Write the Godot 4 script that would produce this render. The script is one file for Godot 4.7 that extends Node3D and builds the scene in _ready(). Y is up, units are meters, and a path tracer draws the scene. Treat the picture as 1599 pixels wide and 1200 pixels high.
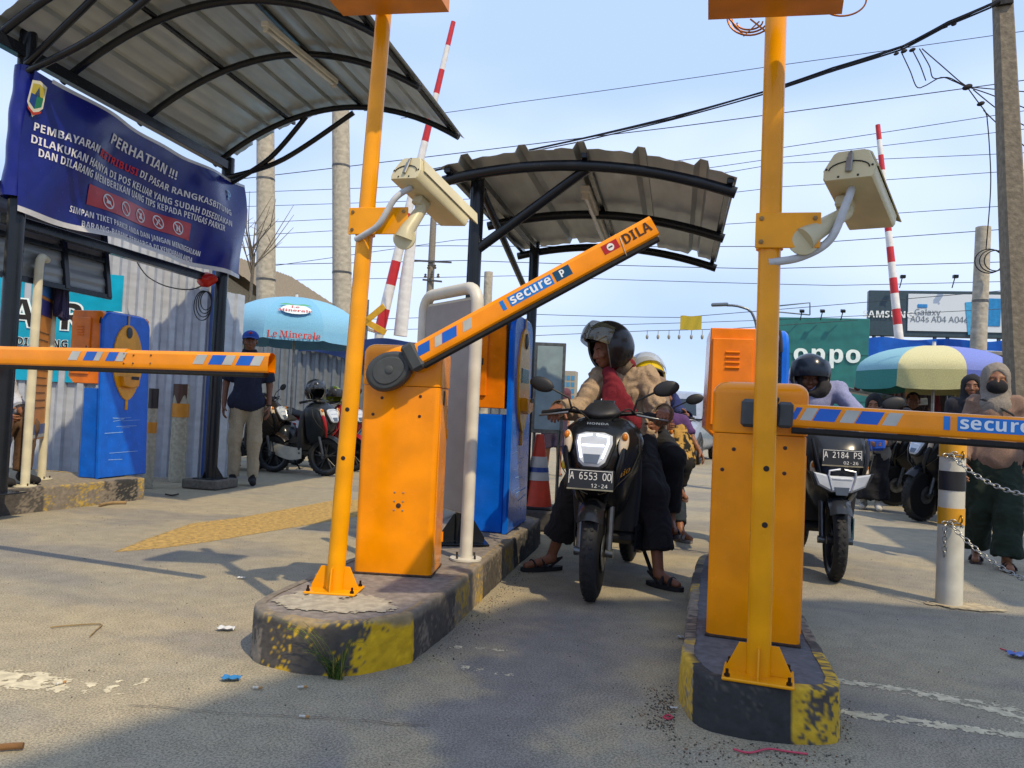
extends Node3D
# A parking exit with two boom gates, built object by object. Units are metres, y is up, the lanes run along -z.

const FOCAL := 1200.0
const EYE := Vector3(0.0, 1.0, 0.0)
var view := Basis()
var names := {}
var mats := {}
var tex := {}
var rng := RandomNumberGenerator.new()

# ---------------------------------------------------------------- pixels to places
func ray(px: float, py: float) -> Vector3:
	return view * Vector3((px - 799.5) / FOCAL, -(py - 600.0) / FOCAL, -1.0)
func on_y(px: float, py: float, h := 0.0) -> Vector3:      # the point of that pixel at height h
	var d := ray(px, py)
	return EYE + d * ((h - EYE.y) / d.y)
func on_z(px: float, py: float, z: float) -> Vector3:      # the point of that pixel in the plane across the lanes at z
	var d := ray(px, py)
	return EYE + d * (z / d.z)
func on_x(px: float, py: float, x: float) -> Vector3:      # the point of that pixel in the plane along the lanes at x
	var d := ray(px, py)
	return EYE + d * (x / d.x)

# ---------------------------------------------------------------- mesh builder
class MB:
	var P := PackedVector3Array()
	var N := PackedVector3Array()
	var C := PackedColorArray()
	var T := PackedVector2Array()
	var I := PackedInt32Array()
	var col := Color(1, 1, 1)
	var has_uv := false
	func size() -> int:
		return I.size()
	# triangles of one shape; crease < 0: all smooth; crease 0: flat; else the cosine above which faces blend
	func put(pv: PackedVector3Array, pi: PackedInt32Array, crease := 0.6, closed := true, flip := false, puv := PackedVector2Array(), pc := PackedColorArray()) -> void:
		var turn := flip
		if closed:
			var o := pv[0]
			var vol := 0.0
			for k in range(0, pi.size(), 3):
				vol += (pv[pi[k]] - o).dot((pv[pi[k + 1]] - o).cross(pv[pi[k + 2]] - o))
			turn = vol > 0.0
		var nf := pi.size() / 3
		var fn := PackedVector3Array()
		fn.resize(nf)
		var q := pi
		if turn:
			q = pi.duplicate()
			for k in nf:
				q[k * 3 + 1] = pi[k * 3 + 2]
				q[k * 3 + 2] = pi[k * 3 + 1]
		for k in nf:
			fn[k] = -(pv[q[k * 3 + 1]] - pv[q[k * 3]]).cross(pv[q[k * 3 + 2]] - pv[q[k * 3]])
		var base := P.size()
		var uv := puv.size() == pv.size()
		var cc := pc.size() == pv.size()
		if uv:
			has_uv = true
		if crease < 0.0:
			var vn := PackedVector3Array()
			vn.resize(pv.size())
			for k in nf:
				for j in 3:
					vn[q[k * 3 + j]] += fn[k]
			for k in pv.size():
				P.append(pv[k])
				N.append(vn[k].normalized() if vn[k].length_squared() > 0.0 else Vector3.UP)
				C.append(pc[k] if cc else col)
				T.append(puv[k] if uv else Vector2.ZERO)
			for k in q:
				I.append(base + k)
			return
		var adj := []
		if crease > 0.0:
			adj.resize(pv.size())
			for k in pv.size():
				adj[k] = PackedInt32Array()
			for k in nf:
				for j in 3:
					adj[q[k * 3 + j]].append(k)
		var un := PackedVector3Array()
		un.resize(nf)
		for k in nf:
			un[k] = fn[k].normalized()
		for k in nf:
			for j in 3:
				var vi := q[k * 3 + j]
				var nn := un[k]
				if crease > 0.0:
					nn = Vector3.ZERO
					for m in adj[vi]:
						if un[m].dot(un[k]) > crease:
							nn += fn[m]
					nn = nn.normalized() if nn.length_squared() > 0.0 else un[k]
				P.append(pv[vi])
				N.append(nn)
				C.append(pc[vi] if cc else col)
				T.append(puv[vi] if uv else Vector2.ZERO)
				I.append(base + k * 3 + j)
	# a box with chamfered edges
	func box(c: Vector3, s: Vector3, b := Basis(), bev := 0.004) -> void:
		var h := s * 0.5
		var e := minf(bev, minf(h.x, minf(h.y, h.z)) * 0.9)
		var pv := PackedVector3Array()
		var at := {}
		for sx in [-1, 1]:
			for sy in [-1, 1]:
				for sz in [-1, 1]:
					for a in 3:
						var p := Vector3(sx * (h.x - (0.0 if a == 0 else e)), sy * (h.y - (0.0 if a == 1 else e)), sz * (h.z - (0.0 if a == 2 else e)))
						at[[sx, sy, sz, a]] = pv.size()
						pv.append(c + b * p)
		var pi := PackedInt32Array()
		var polys := []
		for a in 3:
			var u := (a + 1) % 3
			var w := (a + 2) % 3
			for s1 in [-1, 1]:
				var f := []
				for m in [[-1, -1], [1, -1], [1, 1], [-1, 1]]:
					var k := [0, 0, 0]
					k[a] = s1; k[u] = m[0]; k[w] = m[1]
					f.append(at[[k[0], k[1], k[2], a]])
				polys.append(f)
			for su in [-1, 1]:
				for sw in [-1, 1]:
					var k1 := [0, 0, 0]
					k1[a] = -1; k1[u] = su; k1[w] = sw
					var k2 := k1.duplicate()
					k2[a] = 1
					polys.append([at[[k1[0], k1[1], k1[2], u]], at[[k2[0], k2[1], k2[2], u]], at[[k2[0], k2[1], k2[2], w]], at[[k1[0], k1[1], k1[2], w]]])
		for sx in [-1, 1]:
			for sy in [-1, 1]:
				for sz in [-1, 1]:
					polys.append([at[[sx, sy, sz, 0]], at[[sx, sy, sz, 1]], at[[sx, sy, sz, 2]]])
		for f in polys:
			for k in range(1, f.size() - 1):
				var t := [f[0], f[k], f[k + 1]]
				var n := (pv[t[1]] - pv[t[0]]).cross(pv[t[2]] - pv[t[0]])
				if n.dot((pv[t[0]] + pv[t[1]] + pv[t[2]]) / 3.0 - c) < 0.0:
					t = [t[0], t[2], t[1]]
				pi.append_array(PackedInt32Array(t))
		put(pv, pi, 0.85)
	# rings of equal size joined one to the next
	func loft(rings: Array, caps := true, crease := 0.6, ring_closed := true) -> void:
		var pv := PackedVector3Array()
		var pi := PackedInt32Array()
		var n: int = rings[0].size()
		for r in rings:
			pv.append_array(r)
		for k in rings.size() - 1:
			for j in (n if ring_closed else n - 1):
				var a := k * n + j
				var b := k * n + (j + 1) % n
				pi.append_array(PackedInt32Array([a, b, a + n, b, b + n, a + n]))
		if caps and ring_closed:
			for e in [0, rings.size() - 1]:
				var m := Vector3.ZERO
				for p in rings[e]:
					m += p
				var ci := pv.size()
				pv.append(m / n)
				for j in n:
					var a: int = e * n + j
					var b: int = e * n + (j + 1) % n
					pi.append_array(PackedInt32Array([ci, b, a] if e == 0 else [ci, a, b]))
		put(pv, pi, crease, ring_closed)
	func tube(path: Array, r, sides := 10, caps := true, squash := 1.0, crease := 0.5) -> void:
		var rings := []
		var up := Vector3.UP
		var t0: Vector3 = (path[1] - path[0]).normalized()
		if absf(t0.dot(up)) > 0.95:
			up = Vector3.RIGHT
		var u := t0.cross(up).normalized()
		for k in path.size():
			var t: Vector3
			if k == 0:
				t = t0
			elif k == path.size() - 1:
				t = (path[k] - path[k - 1]).normalized()
			else:
				t = ((path[k + 1] - path[k]).normalized() + (path[k] - path[k - 1]).normalized()).normalized()
			u = (u - t * u.dot(t)).normalized()
			var w := t.cross(u)
			var rr: float = r[k] if r is Array else r
			var ring := PackedVector3Array()
			for j in sides:
				var a := TAU * j / sides
				ring.append(path[k] + (u * cos(a) + w * sin(a) * squash) * rr)
			rings.append(ring)
		loft(rings, caps, crease)
	# a square bar along a path of two points
	func bar(a: Vector3, b: Vector3, w: float, h: float, up := Vector3.UP, bev := 0.003) -> void:
		var t := (b - a)
		var l := t.length()
		t = t / l
		if absf(t.dot(up)) > 0.98:
			up = Vector3.BACK
		var x := up.cross(t).normalized()
		var y := t.cross(x)
		box((a + b) * 0.5, Vector3(w, h, l), Basis(x, y, t), bev)
	func lathe(prof: Array, xf := Transform3D.IDENTITY, segs := 24, crease := 0.7) -> void:
		var rings := []
		for p in prof:
			var ring := PackedVector3Array()
			for j in segs:
				var a := TAU * j / segs
				ring.append(xf * Vector3(cos(a) * maxf(p.x, 0.0001), p.y, sin(a) * maxf(p.x, 0.0001)))
			rings.append(ring)
		loft(rings, true, crease)
	func ball(c: Vector3, r: Vector3, b := Basis(), segs := 16, rows := 10, from := -1.0, to := 1.0) -> void:
		var rings := []
		for k in rows + 1:
			var a := lerpf(from, to, float(k) / rows) * PI * 0.5
			var ring := PackedVector3Array()
			for j in segs:
				var t := TAU * j / segs
				var cr := maxf(cos(a), 0.001)
				ring.append(c + b * Vector3(cos(t) * cr * r.x, sin(a) * r.y, sin(t) * cr * r.z))
			rings.append(ring)
		loft(rings, true, 0.5)
	# a flat outline in xy, pushed from z = 0 to z = d, with a chamfer on the front
	func slab(poly: PackedVector2Array, d: float, xf := Transform3D.IDENTITY, bev := 0.0, crease := 0.8) -> void:
		var tri := Geometry2D.triangulate_polygon(poly)
		if tri.is_empty():
			return
		var n := poly.size()
		var pv := PackedVector3Array()
		var pi := PackedInt32Array()
		var inner := poly
		if bev > 0.0:
			var c := Vector2.ZERO
			for p in poly:
				c += p / n
			var sgn := -1.0 if Geometry2D.is_polygon_clockwise(poly) else 1.0
			inner = PackedVector2Array()
			for k in n:
				var e1 := (poly[k] - poly[(k + n - 1) % n]).normalized()
				var e2 := (poly[(k + 1) % n] - poly[k]).normalized()
				var m := Vector2(-(e1.y + e2.y), e1.x + e2.x).normalized() * sgn
				inner.append(poly[k] + m * bev)
		for p in poly:
			pv.append(xf * Vector3(p.x, p.y, 0))
		for p in poly:
			pv.append(xf * Vector3(p.x, p.y, d - signf(d) * bev))
		for p in inner:
			pv.append(xf * Vector3(p.x, p.y, d))
		var cw := Geometry2D.is_polygon_clockwise(poly)
		for k in range(0, tri.size(), 3):
			var a := tri[k]; var b := tri[k + 1]; var c2 := tri[k + 2]
			var ccw := (poly[b] - poly[a]).cross(poly[c2] - poly[a]) > 0.0
			if not ccw:
				var s := b; b = c2; c2 = s
			pi.append_array(PackedInt32Array([a, c2, b, 2 * n + a, 2 * n + b, 2 * n + c2]))
		for k in n:
			var j := (k + 1) % n
			for lv in ([0, 1] if bev > 0.0 else [0]):
				var a: int = lv * n + k; var b: int = lv * n + j
				var up: int = n if bev > 0.0 else 2 * n
				if cw:
					pi.append_array(PackedInt32Array([a, a + up, b, b, a + up, b + up]))
				else:
					pi.append_array(PackedInt32Array([a, b, a + up, b, b + up, a + up]))
		put(pv, pi, crease)
	# an open or thick sheet; f(u, v) gives its points
	func sheet(nu: int, nv: int, f: Callable, thick := 0.0, crease := -1.0, pc = null, flip := false) -> void:
		var pv := PackedVector3Array()
		var cs := PackedColorArray()
		var uvs := PackedVector2Array()
		for j in nv + 1:
			for i in nu + 1:
				var u := float(i) / nu
				var v := float(j) / nv
				pv.append(f.call(u, v))
				uvs.append(Vector2(u, 1.0 - v))
				if pc != null:
					cs.append(pc.call(u, v))
		var pi := PackedInt32Array()
		for j in nv:
			for i in nu:
				var a := j * (nu + 1) + i
				pi.append_array(PackedInt32Array([a, a + 1, a + nu + 1, a + 1, a + nu + 2, a + nu + 1]))
		if thick <= 0.0:
			put(pv, pi, crease, false, flip, uvs, cs)
			return
		var n := pv.size()
		var vn := PackedVector3Array()
		vn.resize(n)
		for k in range(0, pi.size(), 3):
			var m := (pv[pi[k + 1]] - pv[pi[k]]).cross(pv[pi[k + 2]] - pv[pi[k]])
			for j in 3:
				vn[pi[k + j]] += m
		for k in n:
			pv.append(pv[k] - vn[k].normalized() * thick)
		uvs.append_array(uvs.duplicate())
		if pc != null:
			cs.append_array(cs.duplicate())
		var m0 := pi.size()
		for k in range(0, m0, 3):
			pi.append_array(PackedInt32Array([pi[k] + n, pi[k + 2] + n, pi[k + 1] + n]))
		var edge := []
		for i in nu:
			edge.append([i + 1, i])
			edge.append([nv * (nu + 1) + i, nv * (nu + 1) + i + 1])
		for j in nv:
			edge.append([j * (nu + 1), (j + 1) * (nu + 1)])
			edge.append([(j + 1) * (nu + 1) + nu, j * (nu + 1) + nu])
		for e in edge:
			pi.append_array(PackedInt32Array([e[0], e[1], e[1] + n, e[0], e[1] + n, e[0] + n]))
		put(pv, pi, 0.5 if crease < 0.0 else crease, true, false, uvs, cs)
	func mesh() -> ArrayMesh:
		var a := []
		a.resize(Mesh.ARRAY_MAX)
		a[Mesh.ARRAY_VERTEX] = P
		a[Mesh.ARRAY_NORMAL] = N
		a[Mesh.ARRAY_COLOR] = C
		if has_uv:
			a[Mesh.ARRAY_TEX_UV] = T
		a[Mesh.ARRAY_INDEX] = I
		var m := ArrayMesh.new()
		m.add_surface_from_arrays(Mesh.PRIMITIVE_TRIANGLES, a)
		return m

# ---------------------------------------------------------------- naming and placing
func numbered(called: String) -> String:
	names[called] = names.get(called, 0) + 1
	return called if names[called] == 1 else "%s_%03d" % [called, names[called] - 1]
func tag(o: Node, label: String, category: String, group := "") -> Node:
	o.set_meta("label", label)
	o.set_meta("category", category)
	if group != "":
		o.set_meta("group", group)
	return o
func thing(called: String, label: String, category: String, at := Vector3.ZERO, turn := 0.0, group := "") -> Node3D:
	var o := Node3D.new()
	o.name = numbered(called)
	add_child(o)
	o.position = at
	o.rotation.y = turn
	tag(o, label, category, group)
	return o
func part(called: String, m: MB, material: Material, parent: Node, label := "") -> MeshInstance3D:
	var o := MeshInstance3D.new()
	o.name = called if parent != self else numbered(called)
	o.mesh = m.mesh()
	o.material_override = material
	parent.add_child(o, true)
	if label != "":
		o.set_meta("label", label)
	return o
func shared(called: String, mesh: Mesh, material: Material, parent: Node, xf: Transform3D) -> MeshInstance3D:
	var o := MeshInstance3D.new()
	o.name = called
	o.mesh = mesh
	o.material_override = material
	parent.add_child(o, true)
	o.transform = xf
	return o
func setting(called: String, m: MB, material: Material) -> MeshInstance3D:
	var o := part(called, m, material, self)
	o.set_meta("kind", "structure")
	return o
func copy_of(o: Node3D, at: Vector3, turn: float, label: String) -> Node3D:
	var base := String(o.name)
	var c: Node3D = o.duplicate()
	c.name = numbered(base)
	add_child(c)
	c.position = at
	c.rotation.y = turn
	c.set_meta("label", label)
	return c

# ---------------------------------------------------------------- colours and materials
func hexl(h: String) -> Color:                             # the linear value of an sRGB colour, for vertex colours
	return Color(h).srgb_to_linear()
func noise_image(seed_value: int, freq: float, w: int, octaves := 4, kind := FastNoiseLite.TYPE_SIMPLEX_SMOOTH) -> Image:
	var n := FastNoiseLite.new()
	n.seed = seed_value
	n.frequency = freq
	n.noise_type = kind
	n.fractal_octaves = octaves
	var im := n.get_seamless_image(w, w)
	im.convert(Image.FORMAT_L8)
	return im
# a grey texture between lo and hi
func mottle(key: String, seed_value: int, freq: float, lo: float, hi: float, w := 256, octaves := 5, gamma := 1.0) -> ImageTexture:
	if not tex.has(key):
		var im := noise_image(seed_value, freq, w, octaves)
		var d := im.get_data()
		for k in d.size():
			d[k] = int(255.0 * lerpf(lo, hi, pow(d[k] / 255.0, gamma)))
		im = Image.create_from_data(w, w, false, Image.FORMAT_L8, d)
		tex[key] = ImageTexture.create_from_image(im)
	return tex[key]
func bumps(key: String, seed_value: int, freq: float, w := 256, octaves := 4, strength := 4.0) -> ImageTexture:
	if not tex.has(key):
		var im := noise_image(seed_value, freq, w, octaves)
		im.convert(Image.FORMAT_RGBA8)
		im.bump_map_to_normal_map(strength)
		tex[key] = ImageTexture.create_from_image(im)
	return tex[key]
# kinds: paint, plastic, metal, zinc, cloth, rubber, concrete, skin, plain
func mat(color: String, kind := "paint", vertex := false, scale := 1.0) -> StandardMaterial3D:
	var key := "%s %s %s %s" % [color, kind, vertex, scale]
	if mats.has(key):
		return mats[key]
	var m := StandardMaterial3D.new()
	m.albedo_color = Color(color)
	m.vertex_color_use_as_albedo = vertex
	m.uv1_triplanar = true
	m.uv1_scale = Vector3.ONE * 1.7 * scale
	match kind:
		"paint":
			m.albedo_texture = mottle("paint", 3, 0.012, 0.86, 1.0)
			m.roughness_texture = mottle("paint_rough", 4, 0.02, 0.7, 1.0)
			m.roughness = 0.5
		"gloss":
			m.roughness = 0.3
			m.albedo_texture = mottle("paint", 3, 0.012, 0.86, 1.0)
			m.roughness_texture = mottle("gloss_rough", 14, 0.03, 0.55, 1.0)
			m.clearcoat_enabled = true
			m.clearcoat = 0.15
			m.metallic_specular = 0.35
			m.clearcoat_roughness = 0.12
		"plastic":
			m.roughness = 0.55
			m.albedo_texture = mottle("plastic", 5, 0.03, 0.82, 1.0)
		"metal":
			m.metallic = 0.85
			m.roughness = 0.42
			m.albedo_texture = mottle("metal", 6, 0.03, 0.7, 1.0)
			m.roughness_texture = mottle("paint_rough", 4, 0.02, 0.7, 1.0)
		"zinc":
			m.metallic = 0.35
			m.roughness = 0.5
			m.albedo_texture = mottle("zinc", 7, 0.02, 0.84, 1.0, 256, 6)
			m.roughness_texture = mottle("paint_rough", 4, 0.02, 0.7, 1.0)
			m.uv1_scale = Vector3(1.3, 1.3, 0.35) * scale
		"cloth":
			m.roughness = 0.92
			m.albedo_texture = mottle("cloth", 8, 0.05, 0.78, 1.0)
			m.normal_enabled = true
			m.normal_texture = bumps("cloth_n", 9, 0.09, 256, 3, 5.0)
			m.normal_scale = 0.5
			m.uv1_scale = Vector3.ONE * 5.0 * scale
		"rubber":
			m.roughness = 0.78
			m.albedo_texture = mottle("rubber", 10, 0.03, 0.6, 1.0)
			m.uv1_scale = Vector3.ONE * 4.0 * scale
		"concrete":
			m.roughness = 0.92
			m.albedo_texture = mottle("concrete", 11, 0.03, 0.74, 1.0, 512, 8)
			m.normal_enabled = true
			m.normal_texture = bumps("concrete_n", 12, 0.05, 512, 6, 6.0)
			m.normal_scale = 0.25
			m.uv1_scale = Vector3.ONE * 1.2 * scale
		"skin":
			m.roughness = 0.55
			m.albedo_texture = mottle("skin", 13, 0.03, 0.88, 1.0)
			m.subsurf_scatter_enabled = true
			m.subsurf_scatter_strength = 0.08
			m.uv1_scale = Vector3.ONE * 5.0
		_:
			m.roughness = 0.8
			m.uv1_triplanar = false
	mats[key] = m
	return m
func pane(color: String, alpha: float, rough := 0.05) -> StandardMaterial3D:
	var key := "pane %s %s" % [color, alpha]
	if not mats.has(key):
		var m := StandardMaterial3D.new()
		m.albedo_color = Color(Color(color), alpha)
		m.transparency = BaseMaterial3D.TRANSPARENCY_ALPHA
		m.roughness = rough
		m.metallic_specular = 0.6
		mats[key] = m
	return mats[key]

# ---------------------------------------------------------------- lettering: the outlines of a font as thin raised print
func font_of(bold := true, face := "Droid Sans") -> SystemFont:
	var f := SystemFont.new()
	f.font_names = PackedStringArray([face])
	f.font_weight = 700 if bold else 400
	return f
# appends text of cap height h, laid from x = 0 (align 0 left, 1 centre) through the mapping place(x, y) -> Vector3
func letters(m: MB, text: String, h: float, place: Callable, align := 1, bold := true, stretch := 1.0, face := "Droid Sans") -> float:
	var t := TextMesh.new()
	t.font = font_of(bold, face)
	t.text = text
	t.font_size = 32
	t.pixel_size = 0.01
	t.depth = 0.0
	t.curve_step = 1.5
	t.horizontal_alignment = HORIZONTAL_ALIGNMENT_LEFT
	t.vertical_alignment = VERTICAL_ALIGNMENT_CENTER
	var a: Array = t.get_mesh_arrays() if t.get_surface_count() == 0 else t.surface_get_arrays(0)
	var pv: PackedVector3Array = a[Mesh.ARRAY_VERTEX]
	var pi: PackedInt32Array = a[Mesh.ARRAY_INDEX] if a[Mesh.ARRAY_INDEX] != null else PackedInt32Array()
	if pi.is_empty():
		for k in pv.size():
			pi.append(k)
	var lo := Vector2(1e9, 1e9)
	var hi := -lo
	for p in pv:
		lo = Vector2(minf(lo.x, p.x), minf(lo.y, p.y))
		hi = Vector2(maxf(hi.x, p.x), maxf(hi.y, p.y))
	var s := h / (0.32 * 0.714)
	var w := (hi.x - lo.x) * s * stretch
	var q := PackedVector3Array()
	for p in pv:
		var x := (p.x - lo.x) * s * stretch - (w * 0.5 if align == 1 else 0.0)
		q.append(place.call(x, (p.y - (lo.y + hi.y) * 0.5) * s))
	if q.size() > 2:
		m.put(q, pi, 0.0, false)
	return w
func flat_place(at: Vector3, right: Vector3, up: Vector3) -> Callable:
	return func(x: float, y: float) -> Vector3: return at + right * x + up * y

# ---------------------------------------------------------------- ground and islands
func worn_patch(m: MB, poly: PackedVector2Array, y: float, cell: float, seed_value: int, freq: float, keep: float) -> void:
	# paint on the road as small flakes: cells of the outline in xz where a noise lies above what is worn off
	var n := FastNoiseLite.new()
	n.seed = seed_value
	n.frequency = freq
	n.fractal_octaves = 4
	var lo := poly[0]
	var hi := poly[0]
	for p in poly:
		lo = Vector2(minf(lo.x, p.x), minf(lo.y, p.y))
		hi = Vector2(maxf(hi.x, p.x), maxf(hi.y, p.y))
	var pv := PackedVector3Array()
	var pi := PackedInt32Array()
	var nx := int((hi.x - lo.x) / cell) + 1
	var nz := int((hi.y - lo.y) / cell) + 1
	for i in nx:
		for j in nz:
			var c := lo + Vector2(i + 0.5, j + 0.5) * cell
			var wob := Vector2(n.get_noise_2d(c.x * 3.0 + 50.0, c.y * 3.0), n.get_noise_2d(c.x * 3.0, c.y * 3.0 + 90.0)) * 0.03
			if Geometry2D.is_point_in_polygon(c + wob, poly) and n.get_noise_2d(c.x, c.y) > keep:
				var k := pv.size()
				for d in [Vector2(-0.5, -0.5), Vector2(0.5, -0.5), Vector2(0.5, 0.5), Vector2(-0.5, 0.5)]:
					var q: Vector2 = c + d * cell
					pv.append(Vector3(q.x, y, q.y))
				pi.append_array(PackedInt32Array([k, k + 1, k + 2, k, k + 2, k + 3]))
	if pv.size() > 0:
		m.put(pv, pi, 0.0, false)
func px_poly(px: Array, h := 0.0) -> PackedVector2Array:
	var out := PackedVector2Array()
	for p in px:
		var q := on_y(p[0], p[1], h)
		out.append(Vector2(q.x, q.z))
	return out
func asphalt() -> StandardMaterial3D:
	if mats.has("asphalt"):
		return mats["asphalt"]
	var w := 1024
	var a := noise_image(21, 0.11, w, 3)
	var b := noise_image(22, 0.33, w, 2, FastNoiseLite.TYPE_CELLULAR)
	var c := noise_image(23, 0.008, w, 5)
	var da := a.get_data()
	var db := b.get_data()
	var dc := c.get_data()
	var out := PackedByteArray()
	out.resize(w * w)
	for k in w * w:
		var v := 0.88 + (da[k] / 255.0 - 0.5) * 0.5 + (db[k] / 255.0 - 0.5) * 0.46 + (dc[k] / 255.0 - 0.5) * 0.12
		out[k] = int(clampf(v, 0.0, 1.0) * 255.0)
	var im := Image.create_from_data(w, w, false, Image.FORMAT_L8, out)
	var m := StandardMaterial3D.new()
	m.albedo_texture = ImageTexture.create_from_image(im)
	m.vertex_color_use_as_albedo = true
	m.roughness = 0.93
	m.uv1_triplanar = true
	m.uv1_world_triplanar = true
	m.uv1_scale = Vector3.ONE * 0.8
	var nm: Image = im.duplicate()
	nm.convert(Image.FORMAT_RGBA8)
	nm.bump_map_to_normal_map(3.0)
	m.normal_enabled = true
	m.normal_texture = ImageTexture.create_from_image(nm)
	m.normal_scale = 0.2
	mats["asphalt"] = m
	return m
func build_ground() -> void:
	var n1 := FastNoiseLite.new()
	n1.seed = 31; n1.frequency = 0.35; n1.fractal_octaves = 5
	var n2 := FastNoiseLite.new()
	n2.seed = 32; n2.frequency = 1.6; n2.fractal_octaves = 5
	var n3 := FastNoiseLite.new()
	n3.seed = 33; n3.frequency = 9.0; n3.fractal_octaves = 3
	var dust := hexl("b0a283")
	var grey := hexl("9f9783")
	var dark := hexl("85817a")
	var tint := func(x: float, z: float) -> Color:
		var a := n1.get_noise_2d(x * 0.6, z * 1.6)
		var b := n2.get_noise_2d(x, z)
		var d := n3.get_noise_2d(x, z)
		# wheel track with bare stones between the two islands, sand swept against the kerbs in ragged drifts
		var track := smoothstep(0.42, 0.12, absf(x + 0.52 + 0.15 * (z + 3.0) * 0.2) + b * 0.25) * smoothstep(-4.6, -3.4, z + b * 1.2)
		var kerb := minf(absf(x + 0.86), absf(x - 0.0))
		var drift := smoothstep(0.1, 0.55, b * 0.9 + d * 0.3 + 0.55 - kerb * 2.2) if z > -6.0 and z < -1.5 else 0.0
		var w := clampf(0.5 + a * 0.9 + b * 0.22 + d * 0.2 + drift * 0.4 - (0.35 if x > 0.6 else 0.0), 0.0, 1.0)
		var c := grey.lerp(dust, w)
		c = c.lerp(dark, clampf(track * 0.9 - drift * 0.7, 0.0, 1.0))
		c = c.lerp(dark, clampf((n1.get_noise_2d(x * 1.2 + 40.0, z * 3.0) - 0.08) * 2.2, 0.0, 0.65))
		return c
	# the wide road
	var m := MB.new()
	m.sheet(60, 60, func(u, v): return Vector3(-130.0 + 260.0 * u, -0.012, 40.0 - 260.0 * v), 0.0, -1.0, func(u, v): return tint.call(-130.0 + 260.0 * u, 40.0 - 260.0 * v))
	setting("road", m, asphalt())
	m = MB.new()
	m.sheet(110, 130, func(u, v): return Vector3(-9.0 + 15.0 * u, -0.004, -6.0 - 15.0 * v), 0.0, -1.0, func(u, v): return tint.call(-9.0 + 15.0 * u, -6.0 - 15.0 * v))
	m.sheet(260, 230, func(u, v): return Vector3(-6.0 + 10.0 * u, 0.0, 0.6 - 7.0 * v), 0.0, -1.0, func(u, v): return tint.call(-6.0 + 10.0 * u, 0.6 - 7.0 * v))
	setting("lane_surface", m, asphalt())
	# markings, worn
	m = MB.new()
	worn_patch(m, px_poly([[178, 863], [230, 842], [300, 818], [380, 808], [520, 782], [600, 780], [600, 800], [470, 822], [330, 846], [250, 857]]), 0.0015, 0.007, 41, 26.0, -0.42)
	setting("yellow_arrow_marking", m, mat("bf9c55", "concrete"))
	m = MB.new()
	worn_patch(m, px_poly([[-60, 1046], [60, 1050], [104, 1062], [104, 1082], [60, 1078], [-60, 1074]]), 0.0015, 0.006, 42, 12.0, -0.3)
	worn_patch(m, px_poly([[104, 1062], [230, 1060], [220, 1072], [170, 1090], [104, 1084]]), 0.0015, 0.006, 43, 12.0, 0.22)
	worn_patch(m, px_poly([[1290, 1058], [1400, 1073], [1500, 1090], [1580, 1105], [1660, 1140], [1650, 1152], [1560, 1116], [1480, 1097], [1390, 1079], [1290, 1065]]), 0.0015, 0.005, 44, 14.0, -0.2)
	worn_patch(m, px_poly([[1300, 1108], [1400, 1118], [1500, 1134], [1660, 1152], [1660, 1160], [1500, 1143], [1400, 1130], [1300, 1118]]), 0.0015, 0.005, 45, 14.0, -0.2)
	worn_patch(m, px_poly([[700, 1008], [800, 1017], [800, 1020], [700, 1012]]), 0.0015, 0.004, 46, 14.0, 0.0)
	worn_patch(m, px_poly([[690, 1036], [800, 1053], [800, 1057], [690, 1040]]), 0.0015, 0.004, 47, 14.0, 0.0)
	setting("white_line_marking", m, mat("dcd0ae", "concrete"))
	# cracks: thin open joints in the asphalt
	m = MB.new()
	for c in [[[200, 1100], [300, 1108], [380, 1116], [440, 1117], [520, 1121], [600, 1128], [680, 1133]], [[1330, 905], [1362, 925], [1385, 945], [1420, 975]], [[1385, 925], [1410, 942], [1440, 962]], [[1555, 985], [1570, 1005], [1590, 1020]]]:
		var pts := []
		for p in c:
			pts.append(on_y(p[0], p[1], 0.006))
		var fine := []
		for k in pts.size() - 1:
			for j in 8:
				fine.append(pts[k].lerp(pts[k + 1], j / 8.0) + Vector3(rng.randf_range(-1, 1), 0, rng.randf_range(-1, 1)) * 0.006)
		var pv := PackedVector3Array()
		var pi := PackedInt32Array()
		for k in fine.size():
			var wd := rng.randf_range(0.0008, 0.0028)
			pv.append(fine[k] + Vector3(0, 0, wd))
			pv.append(fine[k] - Vector3(0, 0, wd))
			if k > 0:
				pi.append_array(PackedInt32Array([2 * k - 2, 2 * k - 1, 2 * k, 2 * k, 2 * k - 1, 2 * k + 1]))
		m.put(pv, pi, 0.0, false)
	setting("road_crack", m, mat("5d5246", "plain"))

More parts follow.
